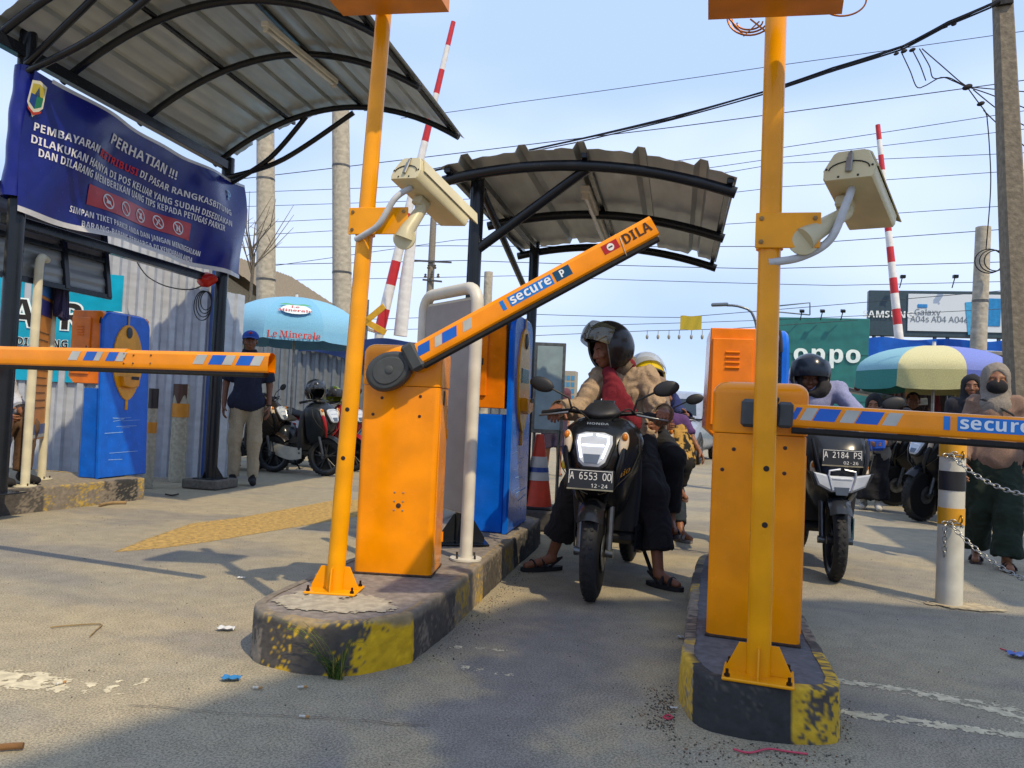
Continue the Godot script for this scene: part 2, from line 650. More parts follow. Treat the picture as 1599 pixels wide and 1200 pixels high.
# a raised island: its outline in xz, painted stripes along its kerb given as [length, colour index]
func island(called: String, outline: Array, h: float, stripes: Callable, top_material: Material, seed_value: int) -> Node3D:
	var n := FastNoiseLite.new()
	n.seed = seed_value
	n.frequency = 3.0
	n.fractal_octaves = 5
	var n2 := FastNoiseLite.new()
	n2.seed = seed_value + 5
	n2.frequency = 40.0
	n2.fractal_octaves = 4
	var curve := Curve3D.new()
	var cnt := outline.size()
	for k in cnt + 1:
		var p: Vector2 = outline[k % cnt]
		var a: Vector2 = outline[(k + cnt - 1) % cnt]
		var b: Vector2 = outline[(k + 1) % cnt]
		var tan_dir := (b - a).normalized()
		var l := minf(p.distance_to(a), p.distance_to(b)) * 0.33
		curve.add_point(Vector3(p.x, 0, p.y), -Vector3(tan_dir.x, 0, tan_dir.y) * l, Vector3(tan_dir.x, 0, tan_dir.y) * l)
	var total := curve.get_baked_length()
	var steps := int(total / (0.0095 if total < 9.0 else 0.017))
	var ring := []
	for k in steps:
		ring.append(curve.sample_baked(total * k / steps, true))
	var area := 0.0
	for k in steps:
		area += ring[k].x * ring[(k + 1) % steps].z - ring[(k + 1) % steps].x * ring[k].z
	var prof := [[-0.02, 0.0], [0.004, 0.0], [0.014, 0.0], [0.024, 0.001], [0.034, 0.001], [0.044, 0.002], [0.054, 0.002], [0.064, 0.003], [0.074, 0.003], [0.084, 0.003], [0.094, 0.003], [0.104, 0.004], [0.114, 0.004], [0.124, 0.004], [0.134, 0.005], [0.144, 0.005], [0.154, 0.006], [0.165, 0.006], [0.176, 0.007], [0.184, 0.009], [0.188, 0.013], [0.19, 0.02], [0.19, 0.05]]
	var pv := PackedVector3Array()
	var pc := PackedColorArray()
	var rows := prof.size()
	var top_poly := PackedVector2Array()
	for k in steps:
		var p: Vector3 = ring[k]
		var d: Vector3 = (ring[(k + 1) % steps] - ring[(k + steps - 1) % steps]).normalized()
		var inward := Vector3(d.z, 0, -d.x) * (-1.0 if area > 0.0 else 1.0)
		for r in rows:
			var y: float = prof[r][0] / 0.19 * h
			var q: Vector3 = p + inward * (prof[r][1] + 0.006 * n.get_noise_3d(p.x * 2.0, y * 2.0, p.z * 2.0) + 0.003 * n2.get_noise_3d(p.x, y, p.z))
			q.y = y + (0.004 * n.get_noise_3d(p.x + 9.0, 0, p.z) if r > 17 else 0.0)
			pv.append(q)
			pc.append(stripes.call(total * k / steps, y / h, q, n.get_noise_3d(q.x, q.y * 1.3, q.z), n2.get_noise_3d(q.x, q.y, q.z)))
		if k % 6 == 0:
			top_poly.append(Vector2(p.x + inward.x * 0.03, p.z + inward.z * 0.03))
	var pi := PackedInt32Array()
	for k in steps:
		for r in rows - 1:
			var a := k * rows + r
			var b := ((k + 1) % steps) * rows + r
			pi.append_array(PackedInt32Array([a, b, a + 1, b, b + 1, a + 1]) if area > 0.0 else PackedInt32Array([a, a + 1, b, b, a + 1, b + 1]))
	var o := Node3D.new()
	o.name = numbered(called)
	add_child(o)
	o.set_meta("kind", "structure")
	var m := MB.new()
	m.put(pv, pi, -1.0, false, true)
	# colours go with the points
	m.C = pc
	part("kerb", m, mat("ffffff", "concrete", true), o)
	m = MB.new()
	var thin := PackedVector2Array()
	for q in top_poly:
		thin.append(q)
	var tri := Geometry2D.triangulate_polygon(thin)
	var tv := PackedVector3Array()
	for p in thin:
		tv.append(Vector3(p.x, h - 0.003, p.y))
	m.put(tv, tri, 0.0, false, false)
	part("top", m, top_material, o)
	return o
func paint_stripe(base: Color, paint: Color, share: float, a: float, b: float) -> Color:
	var w := smoothstep(-0.06, 0.06, share - 0.5 + a * 0.75 + b * 0.6)
	return base.lerp(paint, w)
func build_islands() -> void:
	var raw := hexl("8d8271")
	var black := hexl("39393a")
	var soot := hexl("55514b")
	var yellow := hexl("e6b818")
	var pale := hexl("a3905c")
	var left_top := func(l, v, q, a, b):
		var c: Color
		if q.x > -1.01 and q.z < -2.9:                       # the side along the lane: black, then yellow, in worn lengths
			var s := fposmod(-q.z - 2.9, 1.05)
			var side := paint_stripe(raw, soot, 0.72, a, b) if s < 0.5 else paint_stripe(raw, yellow.lerp(pale, 0.55), 0.42, a, b)
			if q.z < -4.75:
				side = paint_stripe(raw, black, 0.8, a, b)
			c = side
		elif q.x > -1.23:
			c = paint_stripe(soot, yellow, 0.52 + 0.25 * clampf((q.x + 1.23) / 0.15, 0.0, 1.0), a, b)
		elif q.x > -1.5:
			c = paint_stripe(soot, yellow.lerp(pale, 0.12), 0.45, a, b)
		else:
			c = paint_stripe(raw, soot, 0.7, a, b)
		return c.lerp(raw, smoothstep(0.84, 0.97, v + a * 0.25) * 0.8)
	var li := island("traffic_island_left", [Vector2(-0.97, -5.75), Vector2(-0.965, -4.5), Vector2(-0.95, -3.3), Vector2(-0.968, -2.95), Vector2(-0.975, -2.87), Vector2(-0.992, -2.845), Vector2(-1.05, -2.75), Vector2(-1.14, -2.66), Vector2(-1.28, -2.625), Vector2(-1.42, -2.645), Vector2(-1.53, -2.69), Vector2(-1.61, -2.79), Vector2(-1.64, -2.95), Vector2(-1.64, -4.4), Vector2(-1.64, -5.7), Vector2(-1.3, -5.85)], 0.19, left_top, mat("8b8279", "concrete"), 51)
	var m := MB.new()
	var blob := PackedVector2Array()
	for k in 40:
		var a := TAU * k / 40.0
		var r := 1.0 + 0.08 * sin(a * 3.0 + 1.0) + 0.05 * sin(a * 7.0)
		blob.append(Vector2(-1.33 + cos(a) * 0.24 * r, -2.93 + sin(a) * 0.17 * r))
	worn_patch(m, blob, 0.1915, 0.008, 52, 6.0, -0.5)
	part("mortar_patch", m, mat("b3aa95", "concrete"), li)
	var right_top := func(l, v, q, a, b):
		var c: Color
		if q.x > 0.32 and q.z > -3.0:
			c = paint_stripe(soot, yellow.lerp(pale, 0.15), 0.74, a, b) if q.x > 0.385 else paint_stripe(soot, black, 0.8, a, b)
		elif q.x < 0.12 and q.z > -2.82:
			c = paint_stripe(raw, yellow.lerp(pale, 0.3), 0.6, a, b) if q.x < 0.085 else paint_stripe(soot, black, 0.8, a, b)
		elif q.z > -2.8:
			c = paint_stripe(soot, black, 0.85, a, b)
		else:
			c = paint_stripe(raw, soot, 0.5, a, b) if fposmod(-q.z, 1.0) < 0.55 else paint_stripe(raw, yellow.lerp(pale, 0.5), 0.4, a, b)
		return c
	island("traffic_island_right", [Vector2(0.56, -2.72), Vector2(0.57, -3.3), Vector2(0.6, -4.1), Vector2(0.6, -4.7), Vector2(0.5, -4.95), Vector2(0.27, -4.97), Vector2(0.155, -4.78), Vector2(0.1, -4.1), Vector2(0.05, -3.0), Vector2(0.045, -2.8), Vector2(0.1, -2.62), Vector2(0.2, -2.565), Vector2(0.33, -2.555), Vector2(0.47, -2.585), Vector2(0.535, -2.63)], 0.17, right_top, mat("65656a", "concrete"), 61)
	var far_top := func(l, v, q, a, b):
		var s := fposmod(-q.z - 4.93, 1.0)
		var c := paint_stripe(raw, soot, 0.75, a, b) if s < 0.42 else paint_stripe(raw, pale.lerp(yellow, 0.35), 0.45, a, b)
		if q.z < -6.05 and q.z > -6.32:
			c = paint_stripe(raw, black, 0.8, a, b)
		if q.z < -6.3:
			c = paint_stripe(raw, yellow.lerp(pale, 0.4), 0.55, a, b)
		return c
	island("traffic_island_far_left", [Vector2(-4.87, -6.38), Vector2(-4.95, -5.7), Vector2(-5.05, -5.0), Vector2(-5.15, -4.3), Vector2(-5.3, -3.3), Vector2(-5.7, -3.0), Vector2(-7.6, -3.0), Vector2(-7.8, -3.4), Vector2(-7.8, -6.2), Vector2(-7.6, -6.44), Vector2(-5.1, -6.44)], 0.2, far_top, mat("948872", "concrete"), 71)

# ---------------------------------------------------------------- boom gates, camera poles
func rrect(w: float, d: float, r: float, seg := 5) -> PackedVector2Array:
	var out := PackedVector2Array()
	for c in [[1, 1, 0.0], [-1, 1, 0.5], [-1, -1, 1.0], [1, -1, 1.5]]:
		for k in seg + 1:
			var a: float = PI * (c[2] + 0.5 * k / seg)
			out.append(Vector2(c[0] * (w * 0.5 - r) + cos(a) * r, c[1] * (d * 0.5 - r) + sin(a) * r))
	return out
func ring_at(poly: PackedVector2Array, y: float, s := Vector2.ONE, off := Vector2.ZERO) -> PackedVector3Array:
	var out := PackedVector3Array()
	for p in poly:
		out.append(Vector3(p.x * s.x + off.x, y, p.y * s.y + off.y))
	return out
const ARM := [[-0.028, -0.05], [-0.031, 0.02], [-0.022, 0.044], [0.0, 0.053], [0.018, 0.05], [0.03, 0.034], [0.034, -0.018], [0.03, -0.042], [0.022, -0.05]]
# a length of boom from s0 to s1 along dir, in the plane whose outward side is out
func boom(m: MB, at: Vector3, dir: Vector3, out: Vector3, s0: float, s1: float, k := 1.0, caps := true) -> void:
	var up := out.cross(dir).normalized()
	var rings := []
	for s in [s0, s1]:
		var r := PackedVector3Array()
		for p in ARM:
			r.append(at + dir * s + out * p[0] * k + up * p[1] * k)
		rings.append(r)
	m.loft(rings, caps, 0.86)
func boom_rubber(m: MB, at: Vector3, dir: Vector3, out: Vector3, s0: float, s1: float) -> void:
	var up := out.cross(dir).normalized()
	var rings := []
	for s in [s0, s1]:
		var r := PackedVector3Array()
		for p in [[-0.022, -0.051], [0.02, -0.051], [0.019, -0.066], [0.008, -0.074], [-0.01, -0.074], [-0.021, -0.066]]:
			r.append(at + dir * s + out * p[0] + up * p[1])
		rings.append(r)
	m.loft(rings, true, 0.86)
# a film stuck on the slanted front of the boom: lean shifts its upper edge
func film(m: MB, at: Vector3, dir: Vector3, out: Vector3, s0: float, s1: float, lean := 0.014, lo := -0.014, hi := 0.031, lift := 0.0012) -> void:
	var up := out.cross(dir).normalized()
	var on := func(s: float, y: float, e: float) -> Vector3:
		return at + dir * s + out * (lerpf(0.034, 0.03, (y + 0.018) / 0.052) + e) + up * y
	var pv := PackedVector3Array([on.call(s0, lo, lift), on.call(s1, lo, lift), on.call(s1 + lean, hi, lift), on.call(s0 + lean, hi, lift), on.call(s0, lo, 0.0), on.call(s1, lo, 0.0), on.call(s1 + lean, hi, 0.0), on.call(s0 + lean, hi, 0.0)])
	m.put(pv, PackedInt32Array([0, 1, 2, 0, 2, 3, 5, 4, 7, 5, 7, 6, 4, 5, 1, 4, 1, 0, 6, 7, 3, 6, 3, 2, 5, 6, 2, 5, 2, 1, 7, 4, 0, 7, 0, 3]), 0.0)
func film_place(at: Vector3, dir: Vector3, out: Vector3, s: float, y0 := 0.008, lift := 0.0026) -> Callable:
	var up := out.cross(dir).normalized()
	return func(x: float, y: float) -> Vector3: return at + dir * (s + x) + out * (lerpf(0.034, 0.03, (y + y0 + 0.018) / 0.052) + lift) + up * (y + y0)
# cabinet of a boom gate, origin at the middle of its foot, front to +z
func gate_cabinet(o: Node3D, h: float, w := 0.36, d := 0.3) -> void:
	var orange := mat("fd9800", "gloss", false, 0.6)
	var seam := h - 0.2
	var poly := rrect(w, d, 0.028, 4)
	var m := MB.new()
	m.loft([ring_at(poly, 0.0), ring_at(poly, seam - 0.004), ring_at(poly, seam, Vector2(0.985, 0.985))], true, 0.8)
	part("cabinet", m, orange, o)
	m = MB.new()
	var wide := rrect(w + 0.008, d + 0.008, 0.032, 4)
	var rings := [ring_at(wide, seam + 0.002, Vector2(0.985, 0.985)), ring_at(wide, seam + 0.007)]
	for k in 9:
		var a := PI * 0.5 * k / 8.0
		rings.append(ring_at(wide, h - 0.05 + 0.05 * sin(a), Vector2(1.0 - (1.0 - cos(a)) * 0.05 * 2.0 / w, 1.0 - (1.0 - cos(a)) * 0.05 * 2.0 / d)))
	m.loft(rings, true, 0.7)
	part("hood", m, orange, o)
	for p in [[-0.13, seam - 0.14], [0.095, seam - 0.045], [0.095, seam - 0.14], [-0.09, seam - 0.06]]:
		m = MB.new()
		m.lathe([Vector2(0.0, 0.0), Vector2(0.0075, 0.0), Vector2(0.0075, 0.003), Vector2(0.004, 0.004), Vector2(0.0, 0.004)], Transform3D(Basis(Vector3.RIGHT, PI / 2), Vector3(p[0], p[1], d * 0.5 - 0.001)), 10)
		part("screw_hole", m, mat("3a1a0a", "plastic"), o)
	m = MB.new()
	m.box(Vector3(w * 0.5, seam * 0.48, 0.0), Vector3(0.006, seam * 0.86, d - 0.075), Basis(), 0.002)
	var door := part("side_door", m, orange, o)
	for y in [0.14, 0.72]:
		m = MB.new()
		m.tube([Vector3(w * 0.5 + 0.004, seam * y, -d * 0.5 + 0.036), Vector3(w * 0.5 + 0.004, seam * y + 0.05, -d * 0.5 + 0.036)], 0.005, 8)
		part("hinge", m, orange, door)
	m = MB.new()
	m.box(Vector3(w * 0.5 + 0.002, seam - 0.05, 0.02), Vector3(0.004, 0.075, 0.02), Basis(), 0.001)
	part("key_slot", m, mat("2a1808", "plastic"), o)
	m = MB.new()
	m.box(Vector3(0, 0.004, 0), Vector3(w + 0.006, 0.01, d + 0.006), Basis(), 0.002)
	part("base_gasket", m, mat("4b3524", "rubber"), o)
func stripes_on(o: Node3D, at: Vector3, dir: Vector3, out: Vector3, list: Array) -> void:
	for s in list:
		var m := MB.new()
		film(m, at, dir, out, s[1], s[2], 0.022)
		part("blue_stripe" if s[0] == "b" else "silver_stripe", m, mat("1c63c8", "gloss") if s[0] == "b" else mat("b9bcb6", "paint"), o)
func secure_print(o: Node3D, at: Vector3, dir: Vector3, out: Vector3, s: float) -> void:
	var blue := mat("2079cf", "gloss")
	var m := MB.new()
	film(m, at, dir, out, s - 0.042, s - 0.022, 0.0, -0.016, 0.031)
	part("blue_bar", m, blue, o)
	m = MB.new()
	film(m, at, dir, out, s, s + 0.225, 0.0, -0.017, 0.032)
	part("logo_film", m, blue, o)
	m = MB.new()
	letters(m, "secure", 0.043, film_place(at, dir, out, s + 0.008, 0.007), 0, true, 1.12)
	part("logo_lettering", m, mat("d9dfe4", "plain"), o)
func build_gates() -> void:
	var orange := mat("fd9800", "gloss", false, 0.6)
	var grey := mat("3c4245", "plastic")
	# ---- gate on the left island, boom half raised
	var fl := on_y(549, 894, 0.19)
	var fr := on_y(672, 901, 0.19)
	var yaw := -atan2(fr.z - fl.z, fr.x - fl.x) * 0.9
	var mid := Vector3(-1.312, 0.19, -3.62)
	var top := on_z(620, 538, -3.48).y
	var o := thing("boom_gate", "orange boom gate with grey oval hub and half raised striped boom beside waiting scooter", "boom gate", mid, yaw, "orange boom gates")
	gate_cabinet(o, top - 0.19, 0.375, 0.3)
	for p in [[0.0, 0.0, 0.012], [-0.021, 0.062, 0.0045], [0.021, 0.062, 0.0045], [-0.021, 0.02, 0.0045], [0.021, 0.02, 0.0045], [-0.021, -0.022, 0.0045], [0.021, -0.022, 0.0045]]:
		var b := MB.new()
		var at := Transform3D(Basis(Vector3.RIGHT, PI / 2), Vector3(0.015 + p[0], 0.33 + p[1], 0.149))
		b.lathe([Vector2(0, 0), Vector2(p[2], 0), Vector2(p[2], 0.003), Vector2(0, 0.004)], at, 12)
		part("cable_hole" if p[2] > 0.01 else "rivet", b, mat("3b2416", "plastic") if p[2] > 0.01 else mat("c9b8a4", "metal"), o)
	var inv := o.transform.affine_inverse()
	var hub := inv * on_z(610, 578, -3.40)
	hub.z = 0.225
	var tip := inv * on_z(1030, 336, -3.36)
	tip.z = 0.225
	var dir := (tip - hub).normalized()
	var out := Vector3.BACK
	var upv := out.cross(dir)
	var length := hub.distance_to(tip)
	var m := MB.new()
	var egg := PackedVector2Array()
	for k in 32:
		var a := TAU * k / 32.0
		egg.append(Vector2(cos(a) * (0.125 if cos(a) < 0.0 else 0.112), sin(a) * (0.088 - 0.012 * cos(a))))
	var rings := []
	for p in [[0.0, 0.9], [0.008, 0.97], [0.05, 1.0], [0.072, 0.97], [0.083, 0.88], [0.086, 0.8]]:
		var r := PackedVector3Array()
		for e in egg:
			r.append(hub + dir * e.x * p[1] + upv * e.y * p[1] + out * (p[0] - 0.07))
		rings.append(r)
	m.loft(rings, true, 0.7)
	var hubp := part("boom_hub", m, grey, o)
	m = MB.new()
	rings = []
	for p in [[0.0, 0.68], [0.005, 0.64], [0.006, 0.5]]:
		var r := PackedVector3Array()
		for e in egg:
			r.append(hub + dir * e.x * p[1] + upv * e.y * p[1] + out * (p[0] + 0.0165))
		rings.append(r)
	m.loft(rings, true, 0.8)
	m.lathe([Vector2(0, 0), Vector2(0.019, 0), Vector2(0.019, 0.004), Vector2(0.012, 0.007), Vector2(0, 0.007)], Transform3D(Basis(Vector3.RIGHT, PI / 2), hub + out * 0.022), 16)
	part("hub_plate", m, mat("454b4e", "plastic"), hubp)
	m = MB.new()
	var collar := Basis(dir, upv, out)
	m.box(hub + dir * 0.125, Vector3(0.07, 0.135, 0.085), collar, 0.014)
	part("boom_clamp", m, grey, o)
	m = MB.new()
	m.tube([Vector3(hub.x, hub.y, 0.12), Vector3(hub.x, hub.y, 0.17)], 0.04, 16)
	part("shaft", m, grey, o)
	m = MB.new()
	boom(m, hub, dir, out, 0.12, length)
	part("boom_arm", m, orange, o)
	m = MB.new()
	boom_rubber(m, hub, dir, out, 0.15, length - 0.01)
	part("rubber_edge", m, mat("1d1d1f", "rubber"), o)
	var k := length / 422.0                                  # metres along the boom for each pixel to its right
	stripes_on(o, hub, dir, out, [["b", 45 * k, 64 * k], ["s", 72 * k, 83 * k], ["b", 84 * k, 107 * k], ["s", 117 * k, 131 * k]])
	secure_print(o, hub, dir, out, 194 * k)
	m = MB.new()
	film(m, hub, dir, out, 266 * k, 291 * k, 0.0, -0.017, 0.032)
	part("parking_film", m, mat("14486b", "gloss"), o)
	m = MB.new()
	letters(m, "P", 0.034, film_place(hub, dir, out, 278 * k, 0.008), 1)
	part("parking_letter", m, mat("d9dfe4", "plain"), o)
	m = MB.new()
	film(m, hub, dir, out, 342 * k, 366 * k, 0.0, -0.014, 0.03)
	part("red_film", m, mat("b0201c", "gloss"), o)
	m = MB.new()
	var spot := film_place(hub, dir, out, 354 * k, 0.008, 0.0)
	m.lathe([Vector2(0, 0), Vector2(0.017, 0), Vector2(0.017, 0.0028), Vector2(0, 0.0028)], Transform3D(Basis(Vector3.RIGHT, PI / 2), spot.call(0.0, 0.0)), 20)
	part("white_disc", m, mat("d8d8d4", "plain"), o)
	m = MB.new()
	m.box(spot.call(0.0, 0.0) + out * 0.0034, Vector3(0.02, 0.0065, 0.001), collar, 0.0002)
	part("dark_dash", m, mat("2b2b33", "plain"), o)
	m = MB.new()
	letters(m, "DILA", 0.046, film_place(hub, dir, out, 374 * k, 0.008), 0, true, 1.0)
	part("warning_lettering", m, mat("3a1d08", "plain"), o)
	m = MB.new()
	var loop := []
	for q in 13:
		var a := TAU * q / 12.0
		loop.append(hub + dir * (370 * k + 0.006 * sin(a * 2.0)) + out * cos(a) * 0.037 + upv * (sin(a) * 0.062 - 0.008))
	m.tube(loop, 0.0018, 5, false)
	part("cable_tie", m, mat("cfcfc8", "plastic"), o)
	# ---- gate on the right island, boom down to the right
	fl = on_y(1104, 993, 0.17)
	fr = on_y(1247, 1012, 0.17)
	yaw = -atan2(fr.z - fl.z, fr.x - fl.x)
	var c2 := (fl + fr) * 0.5 + Vector3(sin(yaw) * -1.0, 0, -cos(yaw)) * 0.15
	top = on_z(1190, 597, -3.05).y
	o = thing("boom_gate", "orange boom gate in the shade with its striped boom lowered towards the chained bollard", "boom gate", c2, yaw, "orange boom gates")
	gate_cabinet(o, top - 0.17, fl.distance_to(fr) + 0.012, 0.3)
	inv = o.transform.affine_inverse()
	hub = inv * on_z(1188, 646, -2.95)
	hub.z = 0.22
	tip = inv * on_z(1599, 672, -2.86)
	tip.z = 0.22
	dir = (tip - hub).normalized()
	upv = out.cross(dir)
	collar = Basis(dir, upv, out)
	m = MB.new()
	m.box(hub + Vector3(-0.035, 0.0, -0.02), Vector3(0.07, 0.105, 0.09), collar, 0.012)
	part("boom_hub", m, grey, o)
	m = MB.new()
	m.box(hub + dir * 0.085, Vector3(0.055, 0.095, 0.08), collar, 0.01)
	part("boom_clamp", m, grey, o)
	m = MB.new()
	var wrap := []
	for q in 40:
		var a := q * 0.9
		wrap.append(hub + dir * (0.03 + 0.016 * sin(q * 1.3) + q * 0.0004) + out * cos(a) * 0.05 + upv * sin(a) * 0.062)
	m.tube(wrap, 0.006, 5)
	part("rubber_binding", m, mat("19191b", "rubber"), o)
	m = MB.new()
	m.tube([Vector3(hub.x - 0.02, hub.y, 0.12), Vector3(hub.x - 0.02, hub.y, 0.18)], 0.035, 16)
	part("shaft", m, grey, o)
	m = MB.new()
	boom(m, hub, dir, out, 0.02, 2.6, 0.82)
	part("boom_arm", m, orange, o)
	m = MB.new()
	boom_rubber(m, hub + upv * 0.008, dir, out, 0.11, 2.58)
	part("rubber_edge", m, mat("1d1d1f", "rubber"), o)
	k = hub.distance_to(tip) / 411.0
	var sunk := hub - out * 0.006
	stripes_on(o, sunk, dir, out, [["b", 50 * k, 60 * k], ["s", 67 * k, 86 * k], ["b", 88 * k, 124 * k], ["s", 132 * k, 155 * k], ["b", 157 * k, 193 * k], ["s", 200 * k, 222 * k]])
	secure_print(o, sunk, dir, out, 315 * k)
	# ---- gate far left: its cabinet stands out of the picture, its boom lies across the lane
	var end := Vector3(-1.83, 1.165, -3.22)
	var d3 := Vector3(1.44, 0.0, 0.2).normalized()
	yaw = -atan2(d3.z, d3.x)
	o = thing("boom_gate", "long lowered orange boom ending in an open tube in front of the standing man", "boom gate", Vector3(-5.55, 0.2, -3.95), yaw, "orange boom gates")
	gate_cabinet(o, 1.06)
	inv = o.transform.affine_inverse()
	tip = inv * end
	hub = Vector3(0.0, tip.y, tip.z)
	dir = Vector3.RIGHT
	upv = Vector3.UP
	m = MB.new()
	m.box(hub + Vector3(0, 0, -0.02), Vector3(0.24, 0.17, 0.09), Basis(), 0.03)
	part("boom_hub", m, grey, o)
	m = MB.new()
	m.tube([Vector3(0, hub.y, 0.1), Vector3(0, hub.y, hub.z - 0.02)], 0.04, 16)
	part("shaft", m, grey, o)
	length = tip.x
	m = MB.new()
	boom(m, hub, dir, out, 0.05, length - 0.86, 0.97)
	part("boom_arm", m, orange, o)
	m = MB.new()
	boom(m, hub + upv * -0.003, dir, out, length - 0.88, length, 0.9, false)
	boom(m, hub + upv * -0.003, dir, out, length - 0.88, length, 0.82, false)
	part("boom_end_sleeve", m, orange, o)
	m = MB.new()
	boom_rubber(m, hub + upv * 0.004, dir, out, 0.3, length - 0.03)
	part("rubber_edge", m, mat("2a2826", "rubber"), o)
	for q in [[-0.8, -0.022], [-0.8, 0.018], [-0.69, -0.02], [-0.69, 0.02], [-0.86, 0.024], [-0.86, 0.0], [-0.86, -0.024]]:
		m = MB.new()
		m.ball(hub + dir * (length + q[0]) + out * 0.03 + upv * q[1], Vector3(0.005, 0.005, 0.004), Basis(), 8, 6)
		part("rivet", m, mat("8b6a4a", "metal"), o)
	k = 1.44 / 425.0
	var list := []
	for s in [["s", 62, 80], ["b", 92, 112], ["s", 113, 124], ["b", 136, 154], ["s", 156, 170]]:
		list.append([s[0], length - (425 - s[1]) * k, length - (425 - s[2]) * k])
	stripes_on(o, hub - out * 0.0005, dir, out, list)
	list = []
	for s in [["s", 298, 316], ["b", 325, 348], ["s", 349, 365], ["b", 372, 395], ["s", 396, 412]]:
		list.append([s[0], length - (425 - s[1]) * k, length - (425 - s[2]) * k])
	stripes_on(o, hub - out * 0.003 + upv * -0.003, dir, out, list)
# an orange camera pole from foot to head; gussets on a plate, a plate for the camera, a flat hood on top
func camera_pole(label: String, foot: Vector3, head: Vector3, plate_y: float, plate_from: float, plate_to: float, hood: Array, hood_y: float, plate_turn: float) -> Node3D:
	var yellow := mat("f6a302", "gloss", false, 0.7)
	var o := thing("camera_pole", label, "camera pole", foot, 0.0, "orange camera poles")
	var up := head - foot
	var m := MB.new()
	m.tube([Vector3(0, 0.008, 0), up * 0.5, up], [0.0385, 0.036, 0.034], 24)
	part("pole", m, yellow, o)
	m = MB.new()
	m.box(Vector3(0, 0.005, 0.0), Vector3(0.22, 0.01, 0.17), Basis(Vector3.UP, plate_turn), 0.003)
	part("base_plate", m, yellow, o)
	for k in 4:
		m = MB.new()
		var b := Basis(Vector3.UP, plate_turn + k * PI / 2)
		var r := 0.1 if k % 2 == 0 else 0.075
		m.slab(PackedVector2Array([Vector2(0.02, 0.01), Vector2(r, 0.01), Vector2(r, 0.025), Vector2(0.062, 0.105), Vector2(0.02, 0.105)]), 0.006, Transform3D(b, b * Vector3(0, 0, -0.003)), 0.001)
		part("gusset", m, yellow, o)
		m = MB.new()
		var p := Basis(Vector3.UP, plate_turn) * Vector3(0.094 * (1 if k < 2 else -1), 0, 0.068 * (1 if k % 2 == 0 else -1))
		m.tube([p + Vector3(0, 0.01, 0), p + Vector3(0, 0.034, 0)], 0.005, 8)
		m.lathe([Vector2(0, 0.01), Vector2(0.009, 0.01), Vector2(0.009, 0.019), Vector2(0, 0.019)], Transform3D(Basis(), p), 6)
		part("anchor_bolt", m, mat("4a382b", "metal"), o)
	for f in [0.22, 0.3, 0.62, 0.93, 0.965]:
		if rng.randf() < 0.75:
			m = MB.new()
			m.lathe([Vector2(0, 0), Vector2(0.0095, 0), Vector2(0.0095, 0.003), Vector2(0, 0.0035)], Transform3D(Basis(Vector3.RIGHT, PI / 2), up * f + Vector3(0.004, 0, 0.0345)), 12)
			part("plug", m, mat("2a1c10", "rubber"), o)
	var t := (plate_y - foot.y) / up.y
	var at := up * t
	m = MB.new()
	m.box(at + Vector3((plate_from + plate_to) * 0.5, 0, 0.04), Vector3(plate_to - plate_from, 0.115, 0.008), Basis(Vector3.UP, 0.0), 0.002)
	part("camera_plate", m, yellow, o)
	m = MB.new()
	m.tube([at + Vector3(0, -0.055, 0), at + Vector3(0, 0.055, 0)], 0.043, 20)
	part("clamp", m, yellow, o)
	for sx in [plate_from + 0.018, plate_to - 0.018]:
		for sy in [-0.038, 0.038]:
			m = MB.new()
			m.lathe([Vector2(0, 0), Vector2(0.008, 0), Vector2(0.008, 0.005), Vector2(0, 0.006)], Transform3D(Basis(Vector3.RIGHT, PI / 2), at + Vector3(sx, sy, 0.043)), 6)
			part("plate_bolt", m, mat("9a7a50", "metal"), o)
	m = MB.new()
	var c := Vector3.ZERO
	for p in hood:
		c += p / 4.0
	var rings := []
	for e in [[0.0, 1.0], [0.05, 1.0]]:
		var r := PackedVector3Array()
		for p in hood:
			var q: Vector3 = c + (p - c) * e[1]
			r.append(Vector3(q.x, hood_y + e[0], q.z) - foot)
		rings.append(r)
	m.loft(rings, true, 0.0)
	part("hood", m, mat("d9820e", "paint"), o)
	return o
